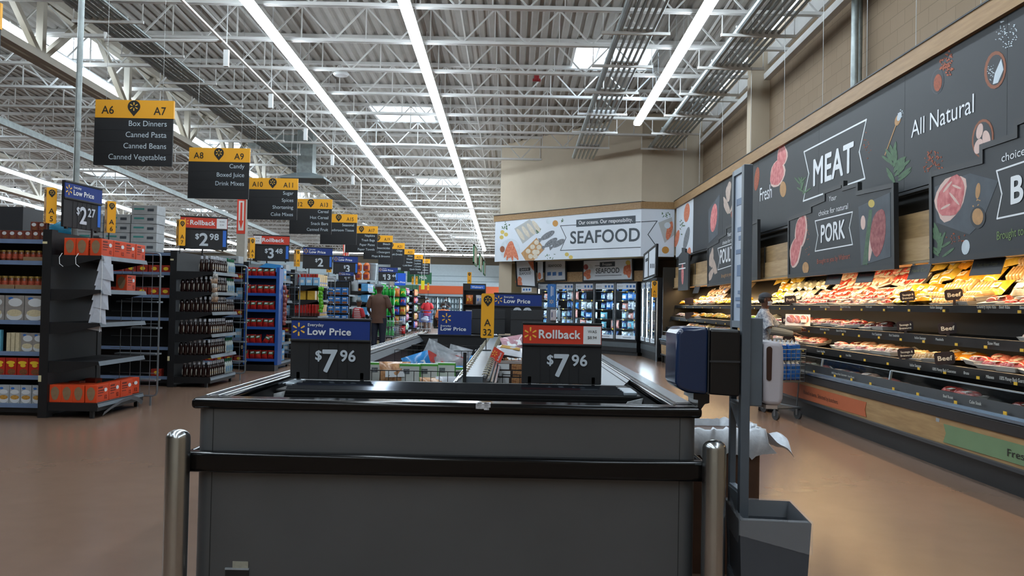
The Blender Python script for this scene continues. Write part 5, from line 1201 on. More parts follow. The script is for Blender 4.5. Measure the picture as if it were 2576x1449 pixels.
hang_card('', 1748, 1762, 712, 745, mat('letter_olive', '6b6a4a', .6), 'far black hanging card left of the lilac packs')
# ================================================================== grocery shelving on the left
SHBLK = mat('shelving_black', '17181b', .45, noise=.12, nscale=12)
PEG = bpy.data.materials.new('pegboard'); PEG.use_nodes = True
nt = PEG.node_tree; b = nt.nodes['Principled BSDF']; tc = nt.nodes.new('ShaderNodeTexCoord'); vv = nt.nodes.new('ShaderNodeTexVoronoi'); vv.inputs['Scale'].default_value = 30; vv.inputs['Randomness'].default_value = 0
rp = nt.nodes.new('ShaderNodeValToRGB'); rp.color_ramp.elements[0].position = .12; rp.color_ramp.elements[0].color = (.004, .004, .004, 1); rp.color_ramp.elements[1].position = .16; rp.color_ramp.elements[1].color = (.016, .017, .019, 1)
nt.links.new(tc.outputs['Object'], vv.inputs['Vector']); nt.links.new(vv.outputs['Distance'], rp.inputs['Fac']); nt.links.new(rp.outputs['Color'], b.inputs['Base Color']); b.inputs['Roughness'].default_value = .5
EDGE = mat('shelf_edge_pale', '9fabb5', .35, .3, noise=.08, nscale=6)
EDGEB = mat('shelf_edge_blue', '7d94b8', .35, .3, noise=.06)
TAGW = mat('tag_cream', 'd8cfa4', .5)
CARDB = mat('cardboard', '8a6f52', .8, noise=.1, nscale=20)
XF, XB = -4.57, -5.12
YK = lambda k: 9.19 + 3.44 * k
LEV = [[.17, .63, 1.06, 1.43, 1.81], [.155, .49, .81, 1.15, 1.46, 1.77], [.14, .51, .94, 1.35, 1.75], [.15, .55, 1.0, 1.38, 1.72], [.15, .5, .85, 1.2, 1.55], [.15, .55, .95, 1.35, 1.7]]
def endcap(k, label, lev, L=1.18):
    y = YK(k); t = thing('endcap_shelf', label, 'shelf unit', (XB, y, 0), 0, 'end shelves along the walkway')
    D = XF - XB
    mb = MB(); mb.box(-.10, .0, .0, .12, 0, 2.09); mb.build('upright', SHBLK, t)
    mb = MB(); mb.box(-.10, .0, L - .1, L, 0, 2.09); mb.build('upright', SHBLK, t)
    mb = MB(); mb.box(-.04, -.005, .1, L - .1, .1, 2.07); mb.build('back_panel', PEG, t)
    mb = MB(); mb.box(0, D, .02, L - .02, lev[0] - .09, lev[0]); mb.build('base_deck', SHBLK, t)
    for yy_ in (.03, L - .07):
        mb = MB(); mb.box(D - .09, D - .05, yy_, yy_ + .04, 0, lev[0] - .09); mb.build('foot', SHBLK, t)
    for i, z in enumerate(lev[1:]):
        mb = MB(); mb.box(0, D - .005, .02, L - .02, z - .035, z)
        for q in (.012, L - .018): mb.prism([(0, -.13), (D * .35, -.12), (D - .01, -.035), (D - .01, 0), (0, 0)], (0, q, z), (1, 0, 0), (0, 0, 1), .006)
        s = mb.build('shelf', SHBLK, t)
        mb = MB(); mb.add([(D - .004, .02, z + .004), (D - .004, L - .02, z + .004), (D + .012, L - .02, z - .045), (D + .012, .02, z - .045)], [(3, 2, 1, 0), (0, 1, 2, 3)]); mb.build('price_rail', EDGE, s)
    mb = MB(); mb.add([(D - .004, .02, lev[0] + .004), (D - .004, L - .02, lev[0] + .004), (D + .012, L - .02, lev[0] - .045), (D + .012, .02, lev[0] - .045)], [(3, 2, 1, 0), (0, 1, 2, 3)]); mb.build('price_rail', EDGE, t)
    mb = MB(); mb.box(-.102, -.07, -.004, 0, .40, .47); mb.box(-.1, -.05, -.004, .0, 1.93, 1.955); mb.build('tag', TAGW, t)
    return t
def gondola(k, label, lev, L=6.0, edge=EDGEB):
    y = YK(k); t = thing('gondola_shelf', label, 'shelf unit', (XB - .1, y + .1, 0), 0, 'long shelf runs between the aisles')
    mb = MB(); mb.box(-L, 0, .47, .51, .1, 2.07); mb.build('back_panel', PEG, t)
    mb = MB(); mb.box(-L, 0, .02, .96, lev[0] - .1, lev[0]); mb.box(-L, 0, .08, .9, 0, lev[0] - .1); mb.build('base_deck', SHBLK, t)
    for z in lev[1:]:
        mb = MB(); mb.box(-L, -.0, .02, .47, z - .03, z); s = mb.build('shelf', SHBLK, t)
        mb = MB(); mb.box(-L, -.01, .005, .02, z - .045, z + .003); mb.build('price_rail', edge, s)
    mb = MB(); mb.box(-L, -.01, .005, .02, lev[0] - .045, lev[0] + .003); mb.build('price_rail', edge, t)
    mb = MB()
    return t
GL = [.14, .455, .72, 1.07, 1.42, 1.74, 1.98]
names = ['nearest end shelf, nearly empty with orange boxes on top and bottom', 'end shelf packed with dark sauce bottles', 'end shelf of light blue packs behind the blue rack', 'end shelf with tall red cans and yellow cartons', 'end shelf behind the blue food boxes', 'end shelf of blue and white packs left of the man in brown', 'end shelf of green soda beyond the man in brown', 'end shelf of chips under the plain blue sign', 'end shelf with pale goods beyond the chips', 'second last end shelf toward the milk sign', 'last end shelf toward the milk sign']
for k in range(11):
    endcap(k, names[k], LEV[min(k, 5)])
    gondola(k, ('long black shelf run cut by the left edge, full of jars and boxes' if k == 0 else 'long shelf run behind the %s end shelf' % nth(k)), GL if k == 0 else [.15, .6, 1.05, 1.4, 1.75, 2.05])
# ---- flags on the shelf corners
for k, num in enumerate(('5', '7', '9', '11', '13')):
    for far in (0, 1):
        if far and k > 0: continue
        n_ = int(num) + far
        p = (-5.10 - (.09 if k == 0 and not far else 0), YK(k) + (0.0 if not far else 1.2), 2.16)
        t = thing('aisle_flag', 'yellow V-shaped A%d flag %s' % (n_, 'on the corner of the %s end shelf' % nth(k)), 'aisle flag', p)
        flag_face(t, .105, .40, str(n_), Matrix.Translation((-.036, .035, 0)) @ Matrix.Rotation(R(-48), 4, 'Z'))
        flag_face(t, .105, .40, str(n_), Matrix.Translation((.036, .035, 0)) @ Matrix.Rotation(R(48), 4, 'Z'))
        mb = MB(); mb.bar((0, .05, -.12), (0, .05, .1), .012); mb.build('bracket', BLACK, t)
# ---- price signs over the end shelves
for k, rz, x, args in ((0, 84, -4.98, dict(head='blue', dollars='2', cents='27')), (1, 18, -4.86, dict(head='red', dollars='2', cents='98', was='3.54')), (2, 12, -4.8, dict(head='red', dollars='3', cents='48', was='4.78', was_left=True)), (3, 22, -4.68, dict(head='blue', dollars='2')), (4, 26, -4.7, dict(head='blue', dollars='3')), (6, 14, -4.53, dict(head='blue', dollars='13', cents='44'))):
    lab = 'black $%s%s price sign with %s header over the %s end shelf' % (args['dollars'], '.' + args['cents'] if args.get('cents') else '', args['head'], nth(k))
    price_sign(lab, (x, YK(k) + .38, 2.13), R(rz), .70, .52, tagged=True, **args)
price_sign('smaller black $1.97 price sign under the $3 sign', (-4.62, YK(4) + .1, 1.93), R(10), .42, .26, 'blue', '1', '97')
t = thing('price_header', 'plain bright blue price board left of the milk sign', 'price sign', (-4.55, YK(7) + .4, 2.06), R(12)); mb = MB(); mb.box(-.22, .22, 0, .015, 0, .5); b_ = mb.build('sign_board', mat('bright_blue', '1552c0', .4), t); mb = MB(); put_text(mb, 'Low Price', (.2, -.002, .1), (1, 0, 0), (0, 0, 1), .07, .4, align='R', bold=.03); mb.build('lettering', WHITE, b_)
for k in (0, 1, 2, 3, 4, 6):
    mb = MB(); mb.bar((-4.9, YK(k) + .44, 2.0), (-4.9, YK(k) + .44, 2.14), .02); tag(mb.build('sign_post', BLACK), 'short black post under the price sign of the %s end shelf' % nth(k), 'post')
# ---- orange cartons
ORNG = mat('carton_orange', 'd9481d', .5, noise=.06, nscale=6)
t = thing('orange_carton', 'carton', 'carton'); w_, d_, h_ = .13, .275, .195
mb = MB(); mb.box(-w_ / 2, w_ / 2, 0, d_, 0, h_); mb.build('box', ORNG, t, bevel=.004)
mb = MB(); mb.prism([(.045 * math.cos(a) * (1 + .1 * math.sin(3 * a)), .1 + .075 * math.sin(a)) for a in [k * .4 for k in range(16)]], (0, -.002, 0), (1, 0, 0), (0, 0, 1), .004); mb.build('torn_opening', CARDB, t)
mb = MB()
for z0, y0, y1, hh in ((.155, .03, .13, .018), (.125, .03, .17, .012), (.10, .03, .15, .01), (.07, .03, .12, .008)): mb.box(w_ / 2, w_ / 2 + .002, y0, y1, z0, z0 + hh)
put_text(mb, '12', (w_ / 2 + .001, .18, .03), (0, 1, 0), (0, 0, 1), .04, bold=.03)
mb.build('print', mat('carton_print', '6b2318', .6), t)
mb = MB(); mb.prism([(.2 + .035 * math.cos(a * .45), .13 + .022 * math.sin(a * .45)) for a in range(14)], (w_ / 2 + .002, 0, 0), (0, 1, 0), (0, 0, 1), .002); mb.build('print_badge', WHITE, t)
OC = Proto(t); y0 = YK(0)
def oc(x, y, z, lab, rz=0.0): OC.put((x, y, z), R(rz), 'orange carton, ' + lab, 'orange cartons on the nearest end shelf')
for i in range(4): oc(-4.66, y0 + .06 + i * .285, 1.81, '%s in the front line on the top shelf' % nth(i), (0, -2, 1, 3)[i])
for i, x in enumerate((-4.81, -4.95, -5.05)): oc(x, y0 + (.05, .06, .3)[i], 1.81, '%s behind the front line on the top shelf' % nth(i))
oc(-4.72, y0 + .82, 1.43, 'alone on the otherwise empty second shelf', 4)
for i in range(3): oc(-4.66, y0 + .05 + i * .285, .17, '%s in the front line on the bottom shelf' % nth(i), (0, 1, -3)[i])
oc(-4.72, y0 + .88, .17, 'slightly turned at the far end of the bottom shelf', -9)
for i, x in enumerate((-4.80, -4.93, -5.06)): oc(x, y0 + .05, .17, '%s from the corner along the near side of the bottom shelf' % nth(i + 1))
oc(-5.0, y0 + .52, .17, 'deep inside the bottom shelf', 90); oc(-4.98, y0 + .86, .17, 'deep at the far back of the bottom shelf', 80)
# hanging sheets, ties, bent kick strip, wire end racks
t = thing('price_sheets', 'fan of white paper sheets tied to the shelf corner', 'paper', (-4.555, y0 + .03, 1.76))
for i in range(9):
    z = -.06 - .085 * i * .95; mb = MB(); a = .25 + .05 * (i % 3); x = .02 + .035 * (i % 2) - .012 * i
    mb.add([(x - .09, 0, z - .06), (x + .05, .06, z - .09), (x + .03 , .07, z + .10), (x - .05, .01, z + .11)], [(0, 1, 2, 3), (3, 2, 1, 0)]); mb.build('sheet', mat('paper_white', 'b7bcc6', .6, noise=.05, nscale=30), t)
mb = MB(); mb.tube([(-.02, 0, .06), (-.01, 0, -.1), (-.03, .02, -.8)], .004, 5); mb.build('tie', WHITE, t)
for i, x in enumerate((-5.0, -4.82)):
    mb = MB(); mb.tube([(x, y0, 1.83), (x - .02, y0 - .02, 1.78), (x - .015, y0 - .02, 1.71), (x + .02, y0 - .01, 1.68)], .004, 5); tag(mb.build('cable_tie', WHITE), 'white plastic tie dangling from the top shelf edge, %s from the upright' % nth(i), 'tie')
mb = MB(); P = [(.0, .10 - .13 * 0, .0)]; pts = [(0, .02), (.2, .07), (.45, .115), (.7, .125), (.85, .09), (.98, .03)]
mb.add([(-4.56 + (.02 if q else 0), y0 + .12 + a, zz + (.045 if q else 0)) for q in (0, 1) for a, zz in pts], [(i, i + 1, i + 7, i + 6) for i in range(5)] + [(i + 6, i + 7, i + 1, i) for i in range(5)]); tag(mb.build('kick_strip', EDGE), 'bent grey kick strip hanging off below the nearest end shelf', 'strip')
WR = mat('rack_wire_grey', '7c858c', .35, .6)
def wire_rack(k, lab, goods=None):
    y = YK(k) + 1.26; t = thing('wire_rack', lab, 'wire rack', (XB, y, 0))
    mb = MB(); a, b2 = .08, .68
    mb.tube([(a, 0, .12), (b2 - .05, 0, .12), (b2 - .015, 0, .135), (b2, 0, .17), (b2, 0, 1.87), (b2 - .015, 0, 1.905), (b2 - .05, 0, 1.92), (a, 0, 1.92)], .013, 8); mb.build('frame', WR, t, smooth=True)
    mb = MB()
    for i in range(11): mb.bar((a, 0, .25 + i * .155), (b2, 0, .25 + i * .155), .007)
    for x in (.2, .33, .46, .58): mb.bar((x, 0, .12), (x, 0, 1.92), .006)
    mb.build('grid', WR, t)
    for x in (.12, .6): mb = MB(); mb.bar((x, 0, 0), (x, 0, .13), .02); mb.build('foot', WR, t)
    for i in range(5):
        mb = MB(); z = .3 + i * .33; mb.box(.12, b2 - .04, .02, .2, z, z + .02); mb.build('tray', WR, t)
for k, lab in enumerate(('grey wire rack beside the nearest, nearly empty end shelf', 'grey wire rack beside the bottle end shelf', 'grey wire rack beside the light blue packs', 'grey wire rack beside the red cans')): wire_rack(k, lab)
# ---- generic box builder
def carton(name, w, d, h, m, decor=(), bev=.003):
    """a printed carton, front at y=0 facing -y; decor = (material, 'rect'/'oval', x, z, w, h) in fractions of the front"""
    mb = MB(); mb.box(-w / 2, w / 2, 0, d, 0, h); o = mb.build(name, m, bevel=bev, seg=1)
    for i, (dm, kind, x, z, ww, hh) in enumerate(decor):
        q = MB()
        if kind == 'rect': q.prism([(-ww * w / 2, -hh * h / 2), (ww * w / 2, -hh * h / 2), (ww * w / 2, hh * h / 2), (-ww * w / 2, hh * h / 2)], (x * w, -.0012 - i * .0006, z * h), (1, 0, 0), (0, 0, 1), .001)
        else: q.prism([(ww * w / 2 * math.cos(a * .45), hh * h / 2 * math.sin(a * .45)) for a in range(14)], (x * w, -.0012 - i * .0006, z * h), (1, 0, 0), (0, 0, 1), .001)
        q.build('print', dm, o)
    return tag(o, 'carton', 'box')
CRM = mat('print_cream', 'c9bd9c', .5, noise=.1, nscale=40); PWH = mat('print_white', 'cfd3d6', .5); PBL = mat('print_blue', '2b66b4', .5); PBRN = mat('print_brown', '7a4b2c', .5, noise=.3, nscale=60); PYL = mat('print_yellow', 'e2bd2e', .5)
GREY_BX = mat('box_grey_photo', '8f8a86', .5, noise=.12, nscale=20)
B_MASH = Proto(carton('potato_box', .215, .06, .28, GREY_BX, ((PBL, 'oval', -.2, .88, .28, .11), (PWH, 'oval', .05, .72, .75, .34), (PWH, 'oval', .02, .2, .86, .42), (CRM, 'oval', .02, .3, .8, .28))))
B_MASH2 = Proto(carton('potato_box', .14, .05, .21, GREY_BX, ((PBL, 'oval', -.2, .88, .28, .11), (PWH, 'oval', .05, .7, .75, .34), (PWH, 'oval', .02, .2, .86, .42), (CRM, 'oval', .02, .3, .8, .28))))
B_STUF = Proto(carton('stuffing_box', .125, .05, .195, mat('box_red', 'b02a1c', .45, noise=.06), ((PYL, 'oval', -.02, .72, .8, .2), (PYL, 'oval', .05, .56, .5, .2), (PBRN, 'oval', .1, .2, .75, .34))))
B_WHT = Proto(carton('soup_box', .118, .05, .205, mat('box_pale_grey', 'a3a7ab', .5, noise=.1, nscale=20), ((PBL, 'oval', -.2, .82, .35, .12), (PWH, 'oval', 0, .62, .8, .25), (PWH, 'oval', .02, .22, .85, .4), (mat('print_pasta', 'b98a3f', .5, noise=.3, nscale=80), 'oval', .02, .33, .8, .24))))
B_SKY = Proto(carton('instant_potato_box', .15, .05, .24, mat('box_sky', '5fa6bd', .45, noise=.08), ((PWH, 'rect', 0, .68, .8, .24), (REDP, 'rect', 0, .42, .8, .12), (CRM, 'oval', -.1, .18, .6, .28))))
B_TAN = Proto(carton('small_box', .085, .06, .10, mat('box_brown_red', '6e3428', .5, noise=.15, nscale=20), ((PWH, 'oval', -.05, .68, .6, .4), (PBRN, 'oval', .1, .25, .6, .35))))
def jar():
    t = thing('glass_jar', 'jar', 'jar'); mb = MB(); mb.lathe([(.026, 0), (.03, .01), (.03, .085), (.024, .1)], 12); mb.build('body', mat('jar_gravy', '6b3620', .2, noise=.2, nscale=30), t, smooth=True)
    mb = MB(); mb.lathe([(.0306, .025), (.0306, .075)], 12, caps=False); mb.build('jar_label', mat('jar_label_red', 'a5462e', .5, noise=.35, nscale=50), t, smooth=True)
    mb = MB(); mb.lathe([(.027, .1), (.027, .118)], 12); mb.build('lid', mat('lid_gold', 'a88a4a', .35, .5), t); return Proto(t)
JAR = jar()
yg = YK(0) + .12
def rowx(proto, x1, n, pitch, z, y, lab, grp, jit=0.0, sc=None):
    for i in range(n): proto.put((x1 - i * pitch, y + random.uniform(0, jit), z), R(random.uniform(-4, 4)), '%s, %s from the black upright' % (lab, nth(i)), grp, sc)
rowx(B_TAN, -5.28, 22, .088, 1.98, yg, 'small brown box with white print on the topmost left shelf', 'small boxes on the left shelf')
for i in range(2): B_TAN.put((-5.30 - i * .09, yg, 2.082), 0, 'small brown box stacked on another, %s from the upright' % nth(i), 'small boxes on the left shelf')
rowx(JAR, -5.28, 28, .067, 1.74, yg + .04, 'dark gravy jar in the upper jar row', 'jars on the left shelf', .01)
rowx(JAR, -5.28, 26, .074, 1.42, yg + .04, 'gravy jar in the lower jar row', 'jars on the left shelf', .01, (1.15, 1.15, 1.25))
for i in range(3): mb = MB(); mb.box(-5.58 - i * .33, -5.25 - i * .33 - .01, yg - .005, yg + .002, 1.42, 1.47); tag(mb.build('display_tray', CARDB), 'low cardboard tray front before the lower jar row, %s from the upright' % nth(i), 'tray')
mb = MB(); mb.box(-5.5, -5.24, yg - .005, yg + .002, 1.74, 1.785); tag(mb.build('display_tray', CARDB), 'low cardboard tray front before the upper jar row', 'tray')
rowx(B_MASH, -5.36, 9, .225, 1.07, yg, 'large mashed potato box', 'large potato boxes on the left shelf')
rowx(B_MASH2, -5.32, 2, .13, .72, yg + .01, 'smaller potato box', 'small potato boxes on the left shelf', .03); B_SKY.put((-5.80, yg, .72), 0, 'light blue and white potato box at the left edge', None); 
rowx(B_SKY, -5.97, 7, .165, .72, yg, 'light blue potato box in the row past the left edge', 'light blue potato boxes')

for i in range(3): mb = MB(); mb.box(-5.66 + i * .05, -5.62 + i * .05, yg, yg + .15, .72, .93); tag(mb.build('narrow_box', CRM), 'narrow beige box standing edgewise, %s of three' % nth(i), 'box')
rowx(B_STUF, -5.34, 14, .132, .455, yg, 'red and yellow stuffing box', 'stuffing boxes on the left shelf')
rowx(B_WHT, -5.30, 15, .125, .14, yg, 'pale soup box with bowl picture', 'soup boxes on the bottom left shelf')
# ---- dark sauce bottles and white dressing bottles
def bottle(name, mcol, capm, labm, lab2):
    t = thing(name, 'bottle', 'bottle'); mb = MB(); mb.lathe([(.026, 0), (.031, .008), (.032, .06), (.027, .095), (.03, .13), (.024, .165), (.013, .185), (.013, .2)], 12, sx=1.0, sy=.8); mb.build('body', mcol, t, smooth=True)
    mb = MB(); mb.lathe([(.017, .195), (.017, .235), (.012, .24)], 12); mb.build('cap', capm, t, smooth=True)
    mb = MB()
    for s in (-1, 1):
        pts = [(.017 * math.cos(a * .45), .075 + .05 * math.sin(a * .45)) for a in range(14)]
        mb.prism(pts, (s * .0325, 0, 0), (0, s, 0), (0, 0, 1), .004)
    l = mb.build('bottle_label', labm, t)
    mb = MB(); mb.prism([(.009 * math.cos(a * .6), .07 + .012 * math.sin(a * .6)) for a in range(10)], (.0335, 0, 0), (0, 1, 0), (0, 0, 1), .002); mb.build('print', lab2, l)
    return Proto(t)
SAUCE = mat('sauce_dark', '1d0a0a', .12, spec=.6); CAPW = mat('cap_white', 'b9bfc8', .4)
BT = bottle('sauce_bottle', SAUCE, CAPW, mat('sauce_label', 'b9b6ac', .5), mat('print_gold', 'b98b2c', .5)); BT2 = bottle('sauce_bottle', SAUCE, CAPW, mat('sauce_label', 'b9b6ac', .5), mat('print_dark_round', '3a3026', .5))
BW = bottle('dressing_bottle', mat('dressing_white', 'b9c6c2', .3), mat('cap_green', '1f6b4a', .4), mat('dressing_label', '3d86c0', .5, noise=.2, nscale=60), mat('print_green', '3f7a3a', .5))
yb = YK(1)
for li, z in enumerate(LEV[1]):
    sh = ['bottom', 'fifth', 'fourth', 'third', 'second', 'top'][li]
    nn = 3 if sh == 'top' else 7
    for i in range(nn):
        if sh == 'bottom' and i == 6: continue
        BT.put((-4.62 - i * .071, yb + .065 + random.uniform(-.006, .006), z), R(random.uniform(-8, 8)), 'dark sauce bottle with white cap, %s from the corner along the near side, %s shelf' % (nth(i), sh), 'sauce bottles on the second end shelf', (1.1, 1.1, 1))
    for i in range(7):
        (BT if i < 3 else BT2).put((-4.62, yb + .16 + i * .088 + random.uniform(-.008, .008), z), R(random.uniform(-8, 8)), 'dark sauce bottle with round label, %s from the corner along the front, %s shelf' % (nth(i), sh), 'sauce bottles on the second end shelf', (1.12, 1.12, 1))
    for i in range(4):
        if li in (2, 3): BT2.put((-4.62, yb + .80 + i * .088, z), 0, 'dark sauce bottle with round label, %s from the far end, %s shelf' % (nth(3 - i), sh), 'sauce bottles on the second end shelf', (.9, .9, .85))
        else: BW.put((-4.62, yb + .80 + i * .088, z), 0, 'white dressing bottle with green cap, %s from the far end, %s shelf' % (nth(3 - i), sh), 'dressing bottles on the second end shelf')
def clip_strip(lab, p, n, mats_, dz, w):
    t = thing('clip_strip', lab, 'clip strip', p); mb = MB(); mb.tube([(0, 0, .05), (.01, 0, -.1), (0, .01, -dz * n)], .005, 5); mb.build('strip', WHITE, t)
    rnd = random.Random(n)
    for i in range(n):
        for s in (-1, 1):
            mb = MB(); vs, fs = pillow_mesh(w, .04, dz * 1.15, 5, 4, seed=i); mb.T = Matrix.Translation((s * w * .42, -.02 * s, -dz * (i + 1) - .02)) @ Matrix.Rotation(R(rnd.uniform(-20, 20)), 4, 'Y') @ Matrix.Rotation(R(rnd.uniform(20, 60)), 4, 'Z'); mb.add(vs, fs); mb.build('hanging_pack', mats_[i % len(mats_)], t, smooth=True)
clip_strip('strip of small whitish packs hanging at the bottle shelf corner', (-4.54, yb + .02, 1.75), 6, [mat('pack_clear_white', 'a9a8a4', .25, noise=.3, nscale=40), mat('pack_tan', '9c8068', .3, noise=.3, nscale=40)], .07, .06)
clip_strip('strip of red snack packs hanging at the blue rack', (-4.42, YK(2) + .05, 1.66), 9, [mat('pack_red_silver', '8c4a46', .25, noise=.4, nscale=40)], .085, .06)
clip_strip('strip of green packs hanging at the red can shelf', (-4.50, YK(3) + .03, 1.70), 7, [mat('pack_green', '58a81e', .3, noise=.2, nscale=30)], .085, .07)
# ---- blue rack of red pouches
RKB = mat('rack_blue', '1f4f9c', .4, noise=.06)
yr = YK(2) - .28; t = thing('pouch_rack', 'tall blue display rack of red pouches facing the camera', 'display rack', (-4.76, yr, 0))
mb = MB(); mb.box(.27, .33, -.02, .25, .12, 1.98); mb.build('side_panel', RKB, t); mb = MB(); mb.box(-.33, -.31, 0, .25, .12, 1.95); mb.build('side_panel', RKB, t)
mb = MB(); mb.box(-.31, .27, .22, .25, .12, 1.9); mb.build('back_panel', mat('rack_navy', '152a54', .5), t); mb = MB(); mb.box(-.31, .27, 0, .25, 0, .12); mb.build('base', BLACK, t)
mb = MB(); mb.prism([(-.1, 1.98), (.33, 1.96), (.33, 2.03), (.05, 2.06)], (0, .05, 0), (1, 0, 0), (0, 0, 1), .15); mb.build('top_panel', mat('rack_sky', '3a8fd0', .4), t)
RZ = [.22, .52, .83, 1.16, 1.47, 1.80]
for z in RZ:
    mb = MB(); mb.box(-.31, .27, 0, .22, z - .02, z); s = mb.build('shelf', RKB, t); mb = MB(); mb.box(-.31, .27, -.01, 0, z - .035, z + .015); mb.build('shelf_lip', RKB, s)
t = thing('red_pouch', 'pouch', 'pouch'); mb = MB(); vs, fs = pillow_mesh(.125, .07, .175, seed=4); mb.add(vs, fs); mb.build('bag', mat('pouch_red', 'b3231d', .25, noise=.15, nscale=20), t, smooth=True, angle=80)
mb = MB(); mb.prism([(-.045, .10), (.045, .105), (.05, .155), (-.04, .15)], (0, -.033, 0), (1, 0, 0), (0, 0, 1), .004); mb.build('pouch_label', mat('label_greenish', '2f6a45', .4), t); mb = MB(); mb.prism([(-.03, .115), (.025, .12), (.03, .145), (-.025, .14)], (0, -.0355, 0), (1, 0, 0), (0, 0, 1), .003); mb.build('print', WHITE, t)
RP = Proto(t)
for li, z in enumerate(RZ):
    for i in range(5): RP.put((-4.76 + .20 - i * .118 - .03, yr + .09 + random.uniform(-.02, .03), z), (R(random.uniform(-8, 4)), R(random.uniform(-6, 6)) if not (li == 1 and i == 1) else R(30), R(random.uniform(-10, 10))), 'red pouch, %s from the right on rack level %s' % (nth(i), ['six', 'five', 'four', 'three', 'two', 'one'][li]), 'red pouches on the blue rack')
# ---- light blue packs of the third end shelf
LBL = mat('pack_light_blue', '5da3d6', .4, noise=.12, nscale=12); y2 = YK(2)
t = thing('blue_pack', 'pack', 'box'); mb = MB(); mb.box(-.22, 0, -.09, .09, 0, .24); mb.build('box', LBL, t, bevel=.006); mb = MB(); mb.box(0, .002, -.05, .05, .03, .11); mb.build('print', mat('print_egg', 'c3a58c', .5), t); mb = MB(); mb.box(0, .002, -.07, .07, .15, .2); mb.build('print', PWH, t)
BP = Proto(t)
t = thing('open_blue_tray', 'tray', 'display tray'); mb = MB(); mb.box(-.25, 0, -.14, .14, 0, .10); mb.box(-.25, 0, .10, .14, .1, .2); mb.box(-.25, 0, -.14, -.1, .1, .16); mb.build('box', mat('tray_blue', '2d8fd8', .4), t); mb = MB(); mb.box(-.2, -.02, -.1, .1, .1, .15); mb.build('contents', mat('contents_dark', '3d4348', .4, noise=.5, nscale=50), t)
OT = Proto(t)
for li, z in enumerate(LEV[2]):
    sh = ['bottom', 'fourth', 'third', 'second', 'top'][li]
    if li in (0, 1, 4): OT.put((-4.60, y2 + .24, z), 0, 'open bright blue tray at the near corner of the %s shelf' % sh, 'open blue trays')
    for i in range(2 if li in (0, 1, 4) else 4):
        y = y2 + (.5 if li in (0, 1, 4) else .2) + i * .2
        if y < y2 + 1.1: BP.put((-4.60, y, z), R(random.uniform(-3, 3)), 'light blue pack, %s from the corner on the %s shelf' % (nth(i), sh), 'light blue packs')
# ---- tall red cans, yellow cartons
t = thing('tall_can', 'can', 'can'); mb = MB(); mb.lathe([(.031, 0), (.031, .26)], 14); mb.build('tube', mat('can_red', 'a3201c', .35, noise=.12, nscale=20), t, smooth=True); mb = MB(); mb.lathe([(.033, .26), (.033, .275)], 14); mb.build('lid', mat('lid_clear_red', 'b8564c', .3), t); mb = MB(); mb.lathe([(.0316, .0), (.0316, .07)], 14, caps=False); mb.build('dark_band', mat('can_band', '4a1716', .4), t, smooth=True)
TC = Proto(t); y3 = YK(3)
for i in range(9): TC.put((-4.52 - i * .068 - .04, y3 + .06, 1.0), 0, 'tall red can, %s from the corner in the lower row' % nth(i), 'tall red cans')
for i in range(7): TC.put((-4.60 - i * .07 - .03, y3 + .12, 1.72), 0, 'tall red can, %s from the corner on the top shelf' % nth(i), 'tall red cans')
YC = mat('carton_yellow', 'd0a53a', .45, noise=.12, nscale=14)
t = thing('yellow_carton', 'carton', 'carton'); mb = MB(); mb.box(-.2, 0, -.09, .09, 0, .27); mb.build('box', YC, t, bevel=.005); mb = MB(); mb.box(0, .002, -.05, .05, .05, .09); mb.build('print', PBL, t)
YB = Proto(t)
for i in range(5): YB.put((-4.60, y3 + .22 + i * .2, 1.0), 0, 'yellow carton, %s from the cans on the lower shelf' % nth(i), 'yellow cartons'); YB.put((-4.60, y3 + .22 + i * .2, 1.72), 0, 'yellow carton, %s from the cans on the top shelf' % nth(i), 'yellow cartons')
for i in range(4): YB.put((-4.75 - (i // 2) * .22, y3 + .3 + (i % 2) * .3, 1.38), R(90), 'yellow carton lying dark inside the second shelf, %s' % nth(i), 'yellow cartons', (1, 1, .8))
BB = Proto(carton('blue_box', .15, .06, .19, mat('box_baby_blue', '7fb2d8', .45, noise=.1, nscale=14), ((PWH, 'rect', 0, .5, .6, .35),)))
for i in range(3): BB.put((-4.62 - i * .17, y3 + .02, 1.72), 0, 'pale blue box before the red cans, %s from the corner' % nth(i), 'pale blue boxes')
# ---- blue boxes with brown food picture
B5 = Proto(carton('snack_box', .17, .08, .20, mat('box_mid_blue', '2f6fb5', .45, noise=.1, nscale=14), ((PBRN, 'oval', 0, .2, .85, .34), (PWH, 'rect', 0, .72, .6, .16)))); y4 = YK(4) - .2
t = thing('snack_rack', 'dark rack of blue snack boxes facing the camera', 'display rack', (-4.78, y4, 0)); mb = MB(); mb.box(-.3, .3, .1, .14, .1, 1.9); mb.build('back_panel', BLACK, t)
for i, z in enumerate((.55, .79, 1.04, 1.29, 1.54)):
    mb = MB(); mb.box(-.3, .3, -.01, .12, z - .02, z); mb.build('shelf', SHBLK, t)
    for j in range(3): B5.put((-4.78 + .19 - j * .19, y4 + .0, z), R(random.uniform(-3, 3)), 'blue box with brown food picture, %s from the right on rack level %d' % (nth(j), 5 - i), 'blue snack boxes')
mb = MB(); mb.box(-.3, .3, 0, .14, 0, .1); mb.build('base', SHBLK, t)
